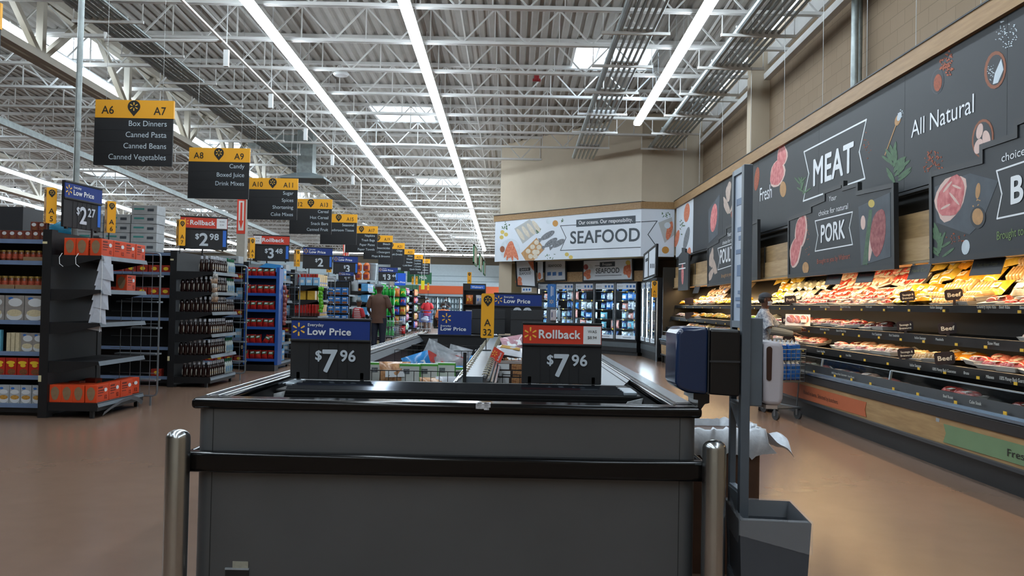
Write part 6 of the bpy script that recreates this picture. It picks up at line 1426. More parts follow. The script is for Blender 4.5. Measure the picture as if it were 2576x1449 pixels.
# ---- farther end shelves: soda, chips and mixed goods
t = thing('soda_pack', 'pack', 'soda pack')
for i in range(3): mb = MB(); mb.lathe([(.05, 0), (.055, .05), (.055, .2), (.02, .3), (.018, .33)], 10, c=(0, -.11 + i * .11, 0)); mb.build('bottle', mat('soda_green', '1f9a3a', .15, noise=.15, nscale=12), t, smooth=True); mb = MB(); mb.lathe([(.021, .33), (.021, .36)], 8, c=(0, -.11 + i * .11, 0)); mb.build('cap', WHITE, t)
SODA = Proto(t); CH = []
for nm, c1 in (('red', 'b3262a'), ('orange', 'd0713a'), ('green', '2a9a2f'), ('blue', '2a49a0'), ('gold', 'c39a45'), ('silver', 'a9aab2')):
    mb = MB(); vs, fs = pillow_mesh(.24, .12, .33, 6, 6, seed=len(nm)); mb.add(vs, fs); o = mb.build('chip_bag', mat('chips_' + nm, c1, .2, noise=.25, nscale=14), smooth=True, angle=80); tag(o, 'bag', 'chip bag'); q = MB(); q.prism([(-.07, .12), (.07, .12), (.06, .22), (-.06, .22)], (0, -.055, 0), (1, 0, 0), (0, 0, 1), .004); q.build('bag_print', [WHITE, PYL, PYL, REDP, REDP, PBL][len(CH)], o); CH.append((nm, Proto(o)))
for k in (5, 6, 7, 8, 9):
    for li, z in enumerate(LEV[5]):
        for i in range(4):
            p = (-4.72, YK(k) + .18 + i * .26, z); sh = ['bottom', 'fourth', 'third', 'second', 'top'][li]
            if k == 6: SODA.put(p, R(random.uniform(-3, 3)), 'green soda pack, %s from the near corner on the %s shelf' % (nth(i), sh), 'green soda packs')
            elif k == 7:
                nm, pr = CH[(li * 2 + i // 2) % 6]; pr.put(p, R(90 + random.uniform(-12, 12)), '%s chip bag on the eighth end shelf, %s from the near corner, %s shelf' % (nm, nth(i), sh), 'chip bags')
            elif k == 5: BP.put((-4.60, p[1], z), 0, 'blue and white pack on the sixth end shelf, %s from the corner, %s shelf' % (nth(i), sh), 'packs on the sixth end shelf')
            else:
                nm, pr = CH[(li + i * 3 + k) % 6]; pr.put(p, R(90 + random.uniform(-12, 12)), '%s bag on the %s end shelf, %s from the near corner, %s shelf' % (nm, nth(k), nth(i), sh), 'bags on far end shelves')
# a freestanding rack of chips and soda beside the walkway, facing the camera
for k in (6, 7):
    yq = YK(k) - .25; t = thing('snack_rack', ('black rack of green soda standing before the seventh end shelf' if k == 6 else 'black rack of chip bags standing before the eighth end shelf'), 'display rack', (-4.6, yq, 0))
    mb = MB(); mb.box(-.38, .38, .22, .26, .1, 1.85); mb.build('back_panel', BLACK, t); mb = MB(); mb.box(-.38, .38, 0, .26, .08, .12); mb.build('base', BLACK, t)
    for q in (-.36, .32): mb = MB(); mb.box(q, q + .04, .02, .06, 0, .1); mb.build('foot', BLACK, t)
    for li, z in enumerate((.12, .50, .88, 1.26, 1.6)):
        if li: mb = MB(); mb.box(-.38, .38, 0, .22, z - .02, z); mb.build('shelf', SHBLK, t)
        for i in range(3):
            p = (-4.6 - .25 + i * .25, yq + .1, z)
            if k == 6: SODA.put(p, R(90), 'green soda pack on the black rack, %s from the left, level %d' % (nth(i), 5 - li), 'green soda packs')
            else: nm, pr = CH[(5 - li + (i > 1)) % 6]; pr.put(p, R(random.uniform(-8, 8)), '%s chip bag on the black rack, %s from the left, level %d' % (nm, nth(i), 5 - li), 'chip bags')
# ---- goods in the slivers of the long runs and on their tops
CB = Proto(carton('candy_box', .16, .1, .11, mat('candy_red', '9a2f22', .4, noise=.35, nscale=25), ((PYL, 'oval', .05, .5, .5, .5),)))
for li, z in enumerate((1.4, 1.75)):
    for i in range(6): CB.put((-5.35 - i * .18, YK(1) + .14, z), R(random.uniform(-4, 4)), 'red candy box in the gap behind the first wire rack, %s, %s shelf' % (nth(i), 'lower' if li == 0 else 'upper'), 'candy boxes')
CB.put((-5.45, YK(1) + .14, .15), 0, 'red candy box alone near the floor behind the wire rack', 'candy boxes')
for k in (2, 3, 4, 5, 6):
    for li, z in enumerate((.15, .6, 1.05, 1.4, 1.75)):
        for i in range(5): (BB if (li + k) % 2 else CB).put((-5.32 - i * .19, YK(k) + .14, z), R(random.uniform(-4, 4)), '%s box in the %s long run, %s from its end, level %d' % ('pale blue' if (li + k) % 2 else 'red candy', nth(k), nth(i), 5 - li), 'boxes in the long runs')
WC = Proto(carton('white_case', .40, .3, .14, mat('case_white', 'b4b8ba', .6, noise=.1, nscale=10), ((mat('print_teal', '4a9a94', .5), 'rect', -.2, .6, .4, .2), (mat('print_slate', '6a7c94', .5), 'rect', .25, .5, .25, .3))))
for c, (x, n) in enumerate(((-5.75, 5), (-6.17, 4), (-6.59, 4))):
    for i in range(n): WC.put((x + .0, YK(1) + .25, 2.07 + i * .145), R(random.uniform(-2, 2)), 'white storage case, %s from the bottom of stack %s on the second run' % (nth(i), ['one', 'two', 'three'][c]), 'white cases on top of the second run')
mb = MB(); vs, fs = pillow_mesh(.5, .3, .2, seed=2); mb.T = Matrix.Rotation(R(-80), 4, 'X'); mb.add(vs, fs); o = mb.build('blue_bag', mat('bag_turquoise', '2f8fb5', .3, noise=.3, nscale=6), smooth=True, angle=80); tag(o, 'bag', 'bag'); BG = Proto(o)
for i, (x, z) in enumerate(((-6.95, 2.2), (-7.4, 2.2), (-7.15, 2.36), (-6.9, 2.5))): BG.put((x, YK(1) + .45, z), R(random.uniform(-15, 15)), 'turquoise bag, %s in the pile on top of the second run' % nth(i), 'turquoise bags')
for i in range(8): WC.put((-5.6 - (i % 4) * .44, YK(2 + i // 4) + .25, 2.07), 0, 'white storage case on top of the %s run, %s from the end' % (nth(2 + i // 4), nth(i % 4)), 'white cases on farther runs')
for i in range(6):
    if i == 0: mb = MB(); mb.lathe([(.09, 0), (.11, .05), (.11, .2), (.05, .27)], 12); o = mb.build('orange_jug', mat('jug_orange', 'd0692a', .3, noise=.15), smooth=True); q = MB(); q.box(-.06, .06, -.112, -.108, .06, .17); q.build('jug_label', mat('label_maroon', '7a2a3a', .5), o); tag(o, 'jug', 'jug'); OJ = Proto(o)
    OJ.put((-5.2 + (i % 3) * .25, YK(5) + .3, 2.07 + (i // 3) * .28), 0, 'orange jug on the sixth run, %s from the left, %s layer' % (nth(i % 3), 'lower' if i < 3 else 'upper'), 'orange jugs')
t = thing('grey_bin', 'grey lidded bin stack on top of the sixth run', 'bin', (-4.55, YK(5) + .5, 2.07)); mb = MB(); mb.lathe([(.13, 0), (.16, .5)], 16); mb.build('body', mat('bin_pale', '8d959a', .4, noise=.1), t, smooth=True); mb = MB(); mb.lathe([(.17, .5), (.17, .54)], 16); mb.build('rim', PALEM, t)
o = MB(); o.box(-9.3, -8.3, 14.0, 14.6, 0, 2.85); o = o.build('dark_kiosk', mat('kiosk_charcoal', '2c2c2f', .5)); tag(o, 'tall dark box panel behind the A5 flag', 'kiosk')
# ---- thin galvanised power pole
mb = MB(); mb.cyl((-5.3, 10.0, 2.0), (-5.3, 10.0, ZJ(10) + .1), .035, 10); mb.cyl((-5.3, 10.0, 3.35), (-5.3, 10.0, 3.38), .045, 10); o = mb.build('power_pole', GALV, smooth=True); tag(o, 'thin galvanised power pole rising behind the $2.27 sign', 'pole')
# ================================================================== frozen goods in the island
FPK = {}
GRN = mat('box_green', '4f9a3a', .45, noise=.1, nscale=14); BXW = mat('box_white', 'b9bdb9', .45, noise=.06)
t = thing('frozen_box', 'box', 'frozen food'); mb = MB(); mb.box(-.085, .085, 0, .06, 0, .19); mb.build('box', GRN, t, bevel=.003)
mb = MB(); mb.box(-.08, .08, -.002, 0, .008, .172); l = mb.build('front_print', BXW, t); mb = MB(); mb.box(-.05, .0, -.0035, -.002, .11, .15); mb.build('bar_code', mat('bar_code_grey', '555b60', .6, noise=.6, nscale=90), l); mb = MB(); mb.box(-.083, .083, .004, .056, .19, .192); mb.build('top_panel', PWH, t)
GB = Proto(t)
t = thing('dinner_carton', 'carton', 'frozen food'); mb = MB(); mb.box(-.11, .11, 0, .15, 0, .055); mb.build('box', mat('carton_dark_brown', '3a2a22', .4, noise=.2), t, bevel=.003); mb = MB(); mb.box(-.1, -.01, -.002, 0, .006, .05); mb.build('front_print', PWH, t); mb = MB(); mb.box(.01, .1, -.002, 0, .006, .05); mb.build('food_print', mat('print_food_brown', '7a4a30', .4, col2='b98a5a', nscale=60), t)
DC = Proto(t)
def bag_proto(nm, m, w, d, h, m2):
    mb = MB(); vs, fs = pillow_mesh(w, d, h, 7, 6, seed=int(w * 100)); mb.add(vs, fs); o = mb.build(nm, m, smooth=True, angle=80); q = MB(); q.prism([(-w * .3, h * .3), (w * .3, h * .32), (w * .28, h * .6), (-w * .3, h * .62)], (0, -d * .47, 0), (1, 0, 0), (0, 0, 1), .006); q.build('bag_print', m2, o); tag(o, 'bag', 'frozen food'); return Proto(o)
CLR = mat('bag_clear', 'b4bac0', .15, noise=.25, nscale=12, alpha=.5)
BAGS = {'clear': bag_proto('frozen_bag', CLR, .26, .10, .22, mat('bag_red', 'b8392f', .3, noise=.2, nscale=20)), 'blue': bag_proto('frozen_bag', mat('bag_blue', '2a7fc0', .2, noise=.2, nscale=14), .24, .10, .2, PWH),
        'brown': bag_proto('frozen_bag', mat('bag_crisp_brown', '8f5e3c', .2, col2='c79c74', nscale=25), .26, .11, .17, PWH), 'white': bag_proto('frozen_bag', mat('bag_white', 'b9bcc2', .2, noise=.1, nscale=10), .27, .09, .17, mat('bag_gold', 'b08c4a', .3)), 'pink': bag_proto('frozen_bag', mat('bag_pink', 'b58a94', .2, noise=.2, nscale=20), .22, .10, .2, WHITE)}
def fb(kind, px, Y, z, rot, lab, sc=None):
    x = (px - 1288) / 2084 * Y; BAGS[kind].put((x, Y, z), rot, lab, None, sc)
XP = lambda px, Y: (px - 1288) / 2084 * Y
for i, (px, Y, r_) in enumerate(((955, 6.9, 5), (1035, 6.8, -4), (1080, 6.85, 3), (1124, 7.0, -2))): GB.put((XP(px, Y), Y, .66), R(r_), 'white and green frozen box in the left bay, %s from the left' % nth(i), 'green frozen boxes')
for i in range(4): mb = MB(); mb.box(-1.12 + i * .19, -.95 + i * .19, 6.78, 7.1, .60, .655); tag(mb.build('flat_carton', BXW), 'flat white carton under the green boxes, %s from the left' % nth(i), 'carton')
for i in range(4): GB.put((-1.05 + i * .2, 7.3, .60), R(random.uniform(-4, 4)), 'green frozen box in the row behind, %s from the left' % nth(i), 'green frozen boxes behind')
fb('brown', 998, 6.82, .68, (R(-8), 0, R(10)), 'clear bag of brown crisp food between the green boxes', (1, .9, 1.1)); fb('brown', 1098, 6.62, .62, (R(-20), 0, R(-4)), 'bag of brown crisps leaning behind the wire basket', (1, .9, .85)); fb('white', 1135, 6.62, .62, (R(-15), 0, R(8)), 'pale barcoded bag beside the centre rail', (.8, .9, .9))
fb('blue', 1064, 7.9, .66, (R(-15), R(-18), R(10)), 'bright blue frozen bag lying tilted in the left bay', (1.1, 1, 1.1)); fb('clear', 1085, 8.25, .68, (R(-12), R(25), R(-12)), 'clear bag with red print poking up highest in the left bay', (1.25, 1, 1.3)); fb('clear', 1122, 7.7, .64, (R(-10), R(18), R(14)), 'clear bag with red print leaning right beside the rail', (1.1, 1, 1.15)); fb('clear', 1146, 8.5, .66, (R(-15), R(12), R(-20)), 'clear bag with red print against the centre rail, further back', (1, 1, 1.2)); fb('blue', 1158, 7.4, .60, (R(-12), 0, R(20)), 'blue bag pressed against the centre rail', (.8, 1, 1))
rnd = random.Random(8)
for i in range(12):
    kd = rnd.choice(['clear', 'blue', 'brown', 'white', 'pink']); r_, c = divmod(i, 4)
    BAGS[kd].put((-1.08 + c * .2, 9.0 + r_ * .7 + rnd.uniform(-.1, .1), .60), (R(-70), R(rnd.uniform(-10, 10)), R(rnd.uniform(-25, 25))), '%s bag lying in the left bay, row %s, %s from the left' % (kd, ORD[r_], nth(c)), 'frozen bags lying in the left bay')
for j in range(5):
    for i in range(3):
        for k in range(2): DC.put((.0 + i * .24 + (j % 2) * .01, 6.7 + k * .19, .60 + j * .056), R(rnd.uniform(-2, 2)), 'dark dinner carton, %s row, %s from the rail, %s layer up' % (ORD[k], nth(i), nth(j)), 'frozen dinner cartons')
fb('white', 1281, 7.35, .905, (R(-72), R(8), R(-12)), 'white frozen pouch lying on top of the right bay', (1.1, 1, 1.1)); fb('pink', 1303, 7.6, .90, (R(-35), R(-10), R(15)), 'pinkish bag behind the white pouch in the right bay')
for i in range(15):
    kd = rnd.choice(['clear', 'pink', 'brown', 'white']); r_, c = divmod(i, 3)
    BAGS[kd].put((.06 + c * .22, 7.5 + r_ * .75, .64), (R(-65), 0, R(rnd.uniform(-25, 25))), '%s bag lying in the right bay, row %s, %s from the rail' % (kd, ORD[r_], nth(c)), 'frozen bags lying in the right bay')

# ================================================================== roof services
CONG = mat('conduit_grey', '9aa3a3', .4, .4, noise=.1, nscale=4)
def conduits(xa, xb, ya, yb, n, dz, big=True):
    w = (xb - xa) / (n - 1)
    for i in range(n):
        r = .055 if (i == 0 and big) else .024; x = xa + i * w + (.03 if i else 0)
        mb = MB(); mb.cyl((x, ya, ZL(ya) + dz + r), (x, yb, ZL(yb) + dz + r), r, 10); structure(mb.build('trim_conduit', CONG, smooth=True))
    y = ya + .8
    while y < yb:
        z = ZL(y) + dz; mb = MB(); mb.box(xa - .28, xb + .3, y - .02, y + .02, z - .045, z)
        for x in (xa - .26, xb + .28): mb.bar((x, y, z), (x, y, ZJ(y) + .05), .014)
        structure(mb.build('trim_trapeze', PAINTW))
        mb = MB()
        for i in range(n): mb.box(xa + i * w - .04, xa + i * w + .05, y - .018, y + .018, z, z + (.13 if i == 0 and big else .07))
        structure(mb.build('trim_clamp', PAINTW)); y += 1.62
conduits(1.62, 2.12, -4, 22.6, 6, -.12); conduits(3.5, 4.1, -4, 21.4, 7, -.12); conduits(-6.75, -6.2, -4, 33, 7, -.1)
mb = MB(); zs = lambda y: ZL(y) - .32
mb.tube([(-4.72, -4, zs(-4)), (-4.72, 25.4, zs(25.4)), (-4.72, 25.5, zs(25.5) - .1), (-4.72, 25.5, zs(25.5) - .75)], .022, 8); mb.tube([(-4.72, 25.5, zs(25.5) - .78), (-.45, 25.5, zs(25.5) - .80)], .02, 8); structure(mb.build('trim_sprinkler_pipe', PAINTW, smooth=True))
for i, y in enumerate((13.4, 15.9, 18.6, 21.4, 24.2)):
    mb = MB(); mb.box(-4.76, -4.68, y - .03, y + .03, zs(y) - .35, zs(y) - .08); mb.bar((-4.72, y, zs(y)), (-4.72, y, ZD(y) - .1), .012); o = mb.build('sensor_box', HOUS); tag(o, 'white sensor box hanging on the thin pipe, %s from the camera' % nth(i), 'sensor', 'sensor boxes on the pipe')
mb = MB(); mb.tube([(-6.6, 13.2, zs(13.2) + .1), (-6.6, 13.2, zs(13.2) - .02), (-4.72, 13.2, zs(13.2))], .03, 8); structure(mb.build('trim_branch_pipe', PAINTW, smooth=True))
for x in (4.68, 4.80): mb = MB(); mb.cyl((x, 11.4 + (x - 4.68), 4.1), (x, 11.4 + (x - 4.68), ZD(11) - .1), .05 if x < 4.7 else .035, 12); structure(mb.build('trim_wall_pipe', GALV, smooth=True))
mb = MB()
for x in (4.72, 4.84): mb.cyl((x, 7.75, 4.1), (x, 7.75, ZD(8) - .1), .04, 12)
structure(mb.build('trim_wall_pipe', GALV, smooth=True))
p = atY(858, 187, 16.4); t = thing('ceiling_speaker', 'round white speaker hanging under the joists', 'speaker', p); mb = MB(); mb.lathe([(.02, .1), (.08, .09), (.15, .02), (.16, 0), (.13, -.03)], 18); mb.build('housing', HOUS, t, smooth=True); mb = MB(); mb.cyl((0, 0, .08), (0, 0, ZJ(16.4) - p.z + .1), .01, 6); mb.build('hanger', PAINTW, t)
p = atY(1350, 197, 16.3); t = thing('alarm_strobe', 'small red alarm device under a roof joist', 'alarm', p); mb = MB(); mb.box(-.05, .05, -.04, .04, -.05, .06); mb.box(-.08, .08, -.03, .05, -.06, -.01); mb.build('body', mat('alarm_red', '8f1a22', .4), t, bevel=.01); mb = MB(); mb.bar((0, 0, .06), (0, 0, max(.2, ZJ(16.3) - p.z + .06)), .02); mb.build('stem', PAINTW, t)
p = atY(770, 452, 23.6); t = thing('air_diffuser', 'flat grey air diffuser hanging below ducts on the left', 'diffuser', p); mb = MB(); mb.box(-.62, .62, -.5, .5, -.03, .03); mb.frust((-.6, .6, -.48, .48), (-.25, .25, -.25, .25), .03, .16); mb.build('plate', mat('diffuser_grey', '8f9a9c', .45, .2), t, bevel=.01); mb = MB(); mb.box(-.22, .22, -.22, .22, .16, 1.4); mb.build('duct', GALV, t)
mb = MB(); mb.box(-7.6, -6.2, 23.5, 23.9, p.z + .9, p.z + 1.25); structure(mb.build('trim_duct', GALV))
for i, (px, py, Y) in enumerate(((345, 250, 0), )): pass
for i, y in enumerate((7.4, 8.6, 9.8, 11.2, 12.8, 14.6, 16.6, 18.6, 20.4)):
    mb = MB(); mb.cyl((4.17, y, 4.12), (4.17, y, ZJ(y)), .004, 4); o = mb.build('hanger_wire', mat('hang_wire', '9a9a98', .4, .6)); tag(o, 'thin wire from the roof to the meat sign, %s from the camera' % nth(i), 'wire', 'wires of the meat sign')

# ================================================================== far end: dairy wall
DW = mat('dairy_white', 'aebcc2', .7, noise=.03); mb = MB(); mb.box(-30, -.42, 57.0, 57.3, 1.9, 4.05); structure(mb.build('wall_dairy', DW))
mb = MB(); mb.box(-6.4, -.42, 56.9, 57.0, 2.02, 2.58); structure(mb.build('trim_orange_band', mat('band_orange', 'c9562a', .5)))
mb = MB(); mb.box(-2.95, -2.0, 56.86, 56.9, 2.04, 2.56); o = mb.build('wall_picture', CRM); tag(o, 'pale picture set in the orange band at the far end', 'picture')
mb = MB(); mb.box(-30, -6.4, 56.9, 57.0, 1.9, 2.6); structure(mb.build('trim_green_band', mat('band_green', '3f6b4f', .5)))
mb = MB()
for z in (2.9, 3.25): mb.box(-30, -.42, 56.97, 57.0, z, z + .02)
structure(mb.build('trim_groove', mat('groove_grey', '76858c', .7)))
def cooler(x0, n, lab):
    t = thing('milk_cooler', lab, 'cooler', (x0, 56.4, 0)); dw = .78; L = n * dw
    mb = MB(); mb.box(0, L, 0, .5, 0, .25); mb.box(0, L, 0, .5, 1.85, 2.0); mb.box(0, L, .45, .5, .25, 1.85); mb.build('casing', mat('cooler_grey', '8b979c', .4), t)
    for k in range(n):
        mb = MB(); a = k * dw; f = .05
        for b_ in ((a, a + f, .25, 1.85), (a + dw - f, a + dw, .25, 1.85), (a, a + dw, .25, .3), (a, a + dw, 1.78, 1.85)): mb.box(b_[0], b_[1], -.03, 0, b_[2], b_[3])
        d = mb.build('door', FRAME, t); mb = MB(); mb.add([(a + f, -.015, .3), (a + dw - f, -.015, .3), (a + dw - f, -.015, 1.78), (a + f, -.015, 1.78)], [(0, 1, 2, 3)]); mb.build('pane', GLASS, d)
        mb = MB(); mb.box(a + .02, a + .05, .03, .06, .3, 1.8); mb.build('light_tube', emis('cooler_tube', (.8, .93, 1.0), 10.0), t)
    for z in (.3, .68, 1.06, 1.42):
        mb = MB(); mb.box(.02, L - .02, .1, .44, z - .02, z); mb.build('shelf', PALEM, t)
    return t
cooler(-5.9, 7, 'row of lit milk cooler doors under the orange band')
mb = MB(); mb.lathe([(.07, 0), (.075, .02), (.075, .17), (.03, .24), (.03, .27)], 8); o = mb.build('milk_jug', mat('milk_white', 'c3ccd0', .4), smooth=True); tag(o, 'jug', 'jug'); MJ = Proto(o)
for zi, z in enumerate((.3, .68, 1.06, 1.42)):
    for i in range(27): MJ.put((-5.78 + i * .195, 56.65, z), 0, 'white milk jug in the far cooler, %s from the left, shelf %s from the floor' % (nth(i), nth(zi)), 'milk jugs in the far cooler')
GRNS = mat('milk_sign_green', '2f6b4a', .55)
def board(x0, x1, y0, y1, Y, label, word=None, m=GRNS, nm='hanging_board'):
    a_, b_ = atY(x0, y1, Y), atY(x1, y0, Y); t = thing(nm, label, 'sign', (a_.x, Y, a_.z)); mb = MB(); mb.box(0, b_.x - a_.x, 0, .05, 0, b_.z - a_.z); o = mb.build('board', m, t)
    if word: mb = MB(); put_text(mb, word, ((b_.x - a_.x) * .5, -.002, (b_.z - a_.z) * .42), (1, 0, 0), (0, 0, 1), (b_.z - a_.z) * .28, align='C'); mb.build('lettering', WHITE, o)
    mb = MB()
    for q in (.1, .9): mb.cyl(((b_.x - a_.x) * q, .02, b_.z - a_.z), ((b_.x - a_.x) * q, .02, ZD(Y) - a_.z + .02), .008, 4)
    mb.build('wire', PAINTW, t)
board(1044, 1086, 686, 714, 52, 'green hanging Milk sign near the far wall', 'Milk'); board(1000, 1017, 679, 711, 53, 'plain green board far left of the Milk sign'); board(1024, 1042, 682, 710, 53, 'plain green board just left of the Milk sign')
board(1059, 1068, 706, 728, 44, 'small yellow sign below the Milk sign', None, mat('sign_lemon', 'd8c81f', .5))
for i, (ya, yb) in enumerate(((36.5, 39.6), (43.0, 46), (49.5, 52.5))):
    t = thing('banner_frame', 'green-framed white banner hung lengthwise, %s from the camera' % nth(i), 'banner', (-1.72, ya, 3.15), 0, 'hanging green banners'); mb = MB(); mb.box(-.015, .015, .1, yb - ya - .1, .08, .78); mb.build('banner', PWH, t)
    mb = MB(); mb.box(-.03, .03, 0, .12, 0, .86); mb.box(-.03, .03, yb - ya - .12, yb - ya, 0, .86); mb.box(-.03, .03, 0, yb - ya, 0, .08); mb.box(-.03, .03, 0, yb - ya, .78, .86); mb.build('frame', GRNS, t)
    mb = MB()
    for q in (.3, yb - ya - .3): mb.cyl((0, q, .86), (-.3, q, ZD(ya + q) - 3.15 + .02), .008, 4)
    mb.build('wire', PAINTW, t)
# dark freezer runs and racks in the middle distance
t = thing('merchandiser_rack', 'tall black rack with bright blue header right of the milk coolers', 'display rack', (-1.0, 22.0, 0)); mb = MB(); mb.box(-.3, .3, .3, .35, 0, 1.9); mb.box(-.3, -.27, 0, .35, 0, 1.9); mb.box(.27, .3, 0, .35, 0, 1.9); mb.build('frame', BLACK, t)
mb = MB(); mb.box(-.3, .3, -.02, 0, 1.72, 1.9); hd = mb.build('header', BLACK, t); mb = MB(); mb.box(-.1, .28, -.025, -.02, 1.76, 1.86); hp = mb.build('header_panel', mat('header_blue', '2a6fd8', .4), hd)
mb = MB(); put_text(mb, 'Walmart', (-.07, -.026, 1.785), (1, 0, 0), (0, 0, 1), .05, .3, bold=.02); mb.build('lettering', WHITE, hd)
for z in (.25, .6, .95, 1.35):
    mb = MB(); mb.box(-.27, .27, 0, .3, z - .02, z); mb.build('shelf', SHBLK, t)
for zi, z in enumerate((.95, 1.35)):
    for i in range(2): (CH[5][1] if (i + zi) % 2 == 0 else CH[1][1]).put((-1.13 + i * .27, 22.1, z), R(random.uniform(-8, 8)), 'bag on the black rack with blue header, %s shelf, %s' % ('lower' if zi == 0 else 'upper', 'left' if i == 0 else 'right'), 'bags on the black rack', (.8, .8, .75))
for j, Y in enumerate((26.0, 29.5, 33.0)):
    t = thing('island_freezer', 'dark freezer island in the distance, %s behind the first' % nth(j), 'freezer', (-.95, Y, 0)); mb = MB(); mb.box(-.4, .4, 0, 2.4, 0, .85); mb.build('cabinet', mat('far_freezer', '3a3d40', .4), t, bevel=.02); mb = MB(); mb.box(-.43, .43, -.03, 2.43, .85, .9); mb.build('rim', GBLACK, t)
t = thing('aisle_flag', 'yellow aisle flag in the distance left of the blue-headed rack', 'aisle flag', (-1.36, 26.3, .9)); flag_face(t, .13, .42, '', Matrix.Translation((0, 0, 1.05))); mb = MB(); mb.bar((0, .02, 0), (0, .02, 1.1), .012); mb.build('pole', BLACK, t)
for i, (px, py, Y) in enumerate(((1038, 715, 46), (1048, 716, 43), (1077, 730, 48))):
    p = atY(px, py, Y); t = thing('aisle_flag', 'tiny yellow aisle flag near the Milk sign, %s from the left' % nth(i), 'aisle flag', (p.x, Y, 0)); flag_face(t, .11, .42, '', Matrix.Translation((0, 0, p.z))); mb = MB(); mb.bar((0, .02, 0), (0, .02, p.z + .02), .02); mb.build('pole', BLACK, t)
# second sanitising stand with a blue header
t = thing('sanitizer_stand', 'grey stand with blue header before the wide glass-door bank', 'stand', (.95, 19.8, 0)); mb = MB(); mb.box(-.11, .11, 0, .06, 0, 1.32); mb.box(-.2, .2, -.15, .25, 0, .02); mb.build('post', SGREY, t); mb = MB(); mb.box(-.10, .10, -.005, .03, 1.32, 1.87); hd = mb.build('header', mat('stand_blue', '2a67a8', .45), t)
mb = MB(); spark(mb, (0, -.006, 1.45), (1, 0, 0), (0, 0, 1), .05); mb.build('spark_emblem', SPARK, hd); mb = MB(); mb.box(-.02, .0, -.007, -.005, 1.58, 1.82); mb.box(.02, .035, -.007, -.005, 1.6, 1.8); mb.build('print', PWH, hd)
t = thing('soap_dispenser', 'small white dispenser on the blue-headed stand', 'dispenser', (1.0, 19.72, 1.0)); mb = MB(); mb.box(-.07, .07, -.04, .08, 0, .26); mb.build('cover', mat('dispenser_white', 'b3afb5', .4), t, bevel=.02, seg=3); mb = MB(); mb.box(-.05, -.03, -.045, -.04, .08, .2); mb.build('window', mat('window_navy', '22305a', .3), t)
mb = MB(); mb.lathe([(.04, 0), (.045, .22), (.02, .27), (.02, .32), (.035, .33), (.035, .36)], 10); o = mb.build('pump_bottle', mat('bottle_clear', '9fb0ba', .2), smooth=True, loc=(1.13, 19.75, 1.0)); tag(o, 'clear pump bottle beside the small white dispenser', 'bottle'); mb = MB(); mb.box(1.0 - .95 , .26, -.08, .05, .98, 1.0); mb.build('ledge', SGREY, bpy.data.objects['sanitizer_stand.001'])

# ================================================================== carts and people
CW = mat('cart_wire', '8f979c', .3, .8); CBL = mat('cart_blue', '27509a', .4); RUB = mat('rubber_grey', '3c3e40', .6)
def cart(label, x, y, rz, blue=False):
    """a shopping cart, nose towards -y, handle at +y"""
    t = thing('shopping_cart', label, 'shopping cart', (x, y, 0), rz)
    mb = MB(); N_ = 9
    def q(u, v, w): # u -1..1 across, v 0..1 nose to handle, w 0..1 height
        wd = .21 + .07 * v + .02 * w; return (u * wd, -.42 + .84 * v * (1 if w > .5 else .93), .47 + .40 * w - .06 * (1 - v) * 0)
    for k in range(N_):
        w = k / (N_ - 1)
        mb.tube([q(-1, 1, w), q(-1, 0, w), q(1, 0, w), q(1, 1, w), q(-1, 1, w)], .0035 if 0 < k < N_ - 1 else .008, 4)
    for k in range(9):
        v = k / 8
        for u in (-1, 1): mb.bar(q(u, v, 0), q(u, v, 1), .006)
        mb.bar(q(-1, v, 0), q(1, v, 0), .006)
    for k in range(7): u = -1 + 2 * k / 6; mb.bar(q(u, 0, 0), q(u, 0, 1), .006); mb.bar(q(u, 1, 0), q(u, 1, 1), .006)
    mb.build('basket', CBL if blue else CW, t)
    mb = MB(); mb.tube([(-.29, .42, .9), (-.29, .52, 1.0), (.29, .52, 1.0), (.29, .42, .9)], .016, 8); mb.build('handle', CBL, t, smooth=True)
    mb = MB()
    for u in (-1, 1): mb.tube([(u * .24, .40, .5), (u * .24, .42, .2), (u * .22, .30, .14), (u * .17, -.40, .14)], .013, 6); mb.bar((u * .2, -.3, .14), (u * .2, -.34, .48), .014)
    for k in range(7): mb.bar((-.2 + k * .066, -.40, .15), (-.2 + k * .066, .36, .15), .008)
    mb.bar((-.19, -.40, .145), (.19, -.40, .145), .02)
    mb.build('undercarriage', CW, t, smooth=True)
    for u, v in ((-.17, -.36), (.17, -.36), (-.2, .32), (.2, .32)):
        mb = MB(); mb.cyl((u - .014, v, .062), (u + .014, v, .062), .062, 14); w_ = mb.build('wheel', RUB, t, smooth=True, angle=40); mb = MB(); mb.box(u - .022, u - .016, v - .015, v + .02, .05, .14); mb.box(u + .016, u + .022, v - .015, v + .02, .05, .14); mb.box(u - .022, u + .022, v - .015, v + .02, .13, .142); mb.build('fork', CW, w_)
    return t
def skin_body(verts, edges, radii, m, parent, name='body', lv=2):
    me = bpy.data.meshes.new(name); me.from_pydata(verts, edges, []); me.materials.append(m)
    o = bpy.data.objects.new(name, me); COL.objects.link(o)
    if parent: o.parent = parent
    o.modifiers.new('skin', 'SKIN').use_smooth_shade = True
    for i, sv in enumerate(me.skin_vertices[0].data):
        r = radii[i]; sv.radius = r if isinstance(r, tuple) else (r, r)
        sv.use_root = (i == 0)
    s = o.modifiers.new('smooth', 'SUBSURF'); s.levels = s.render_levels = lv
    return o
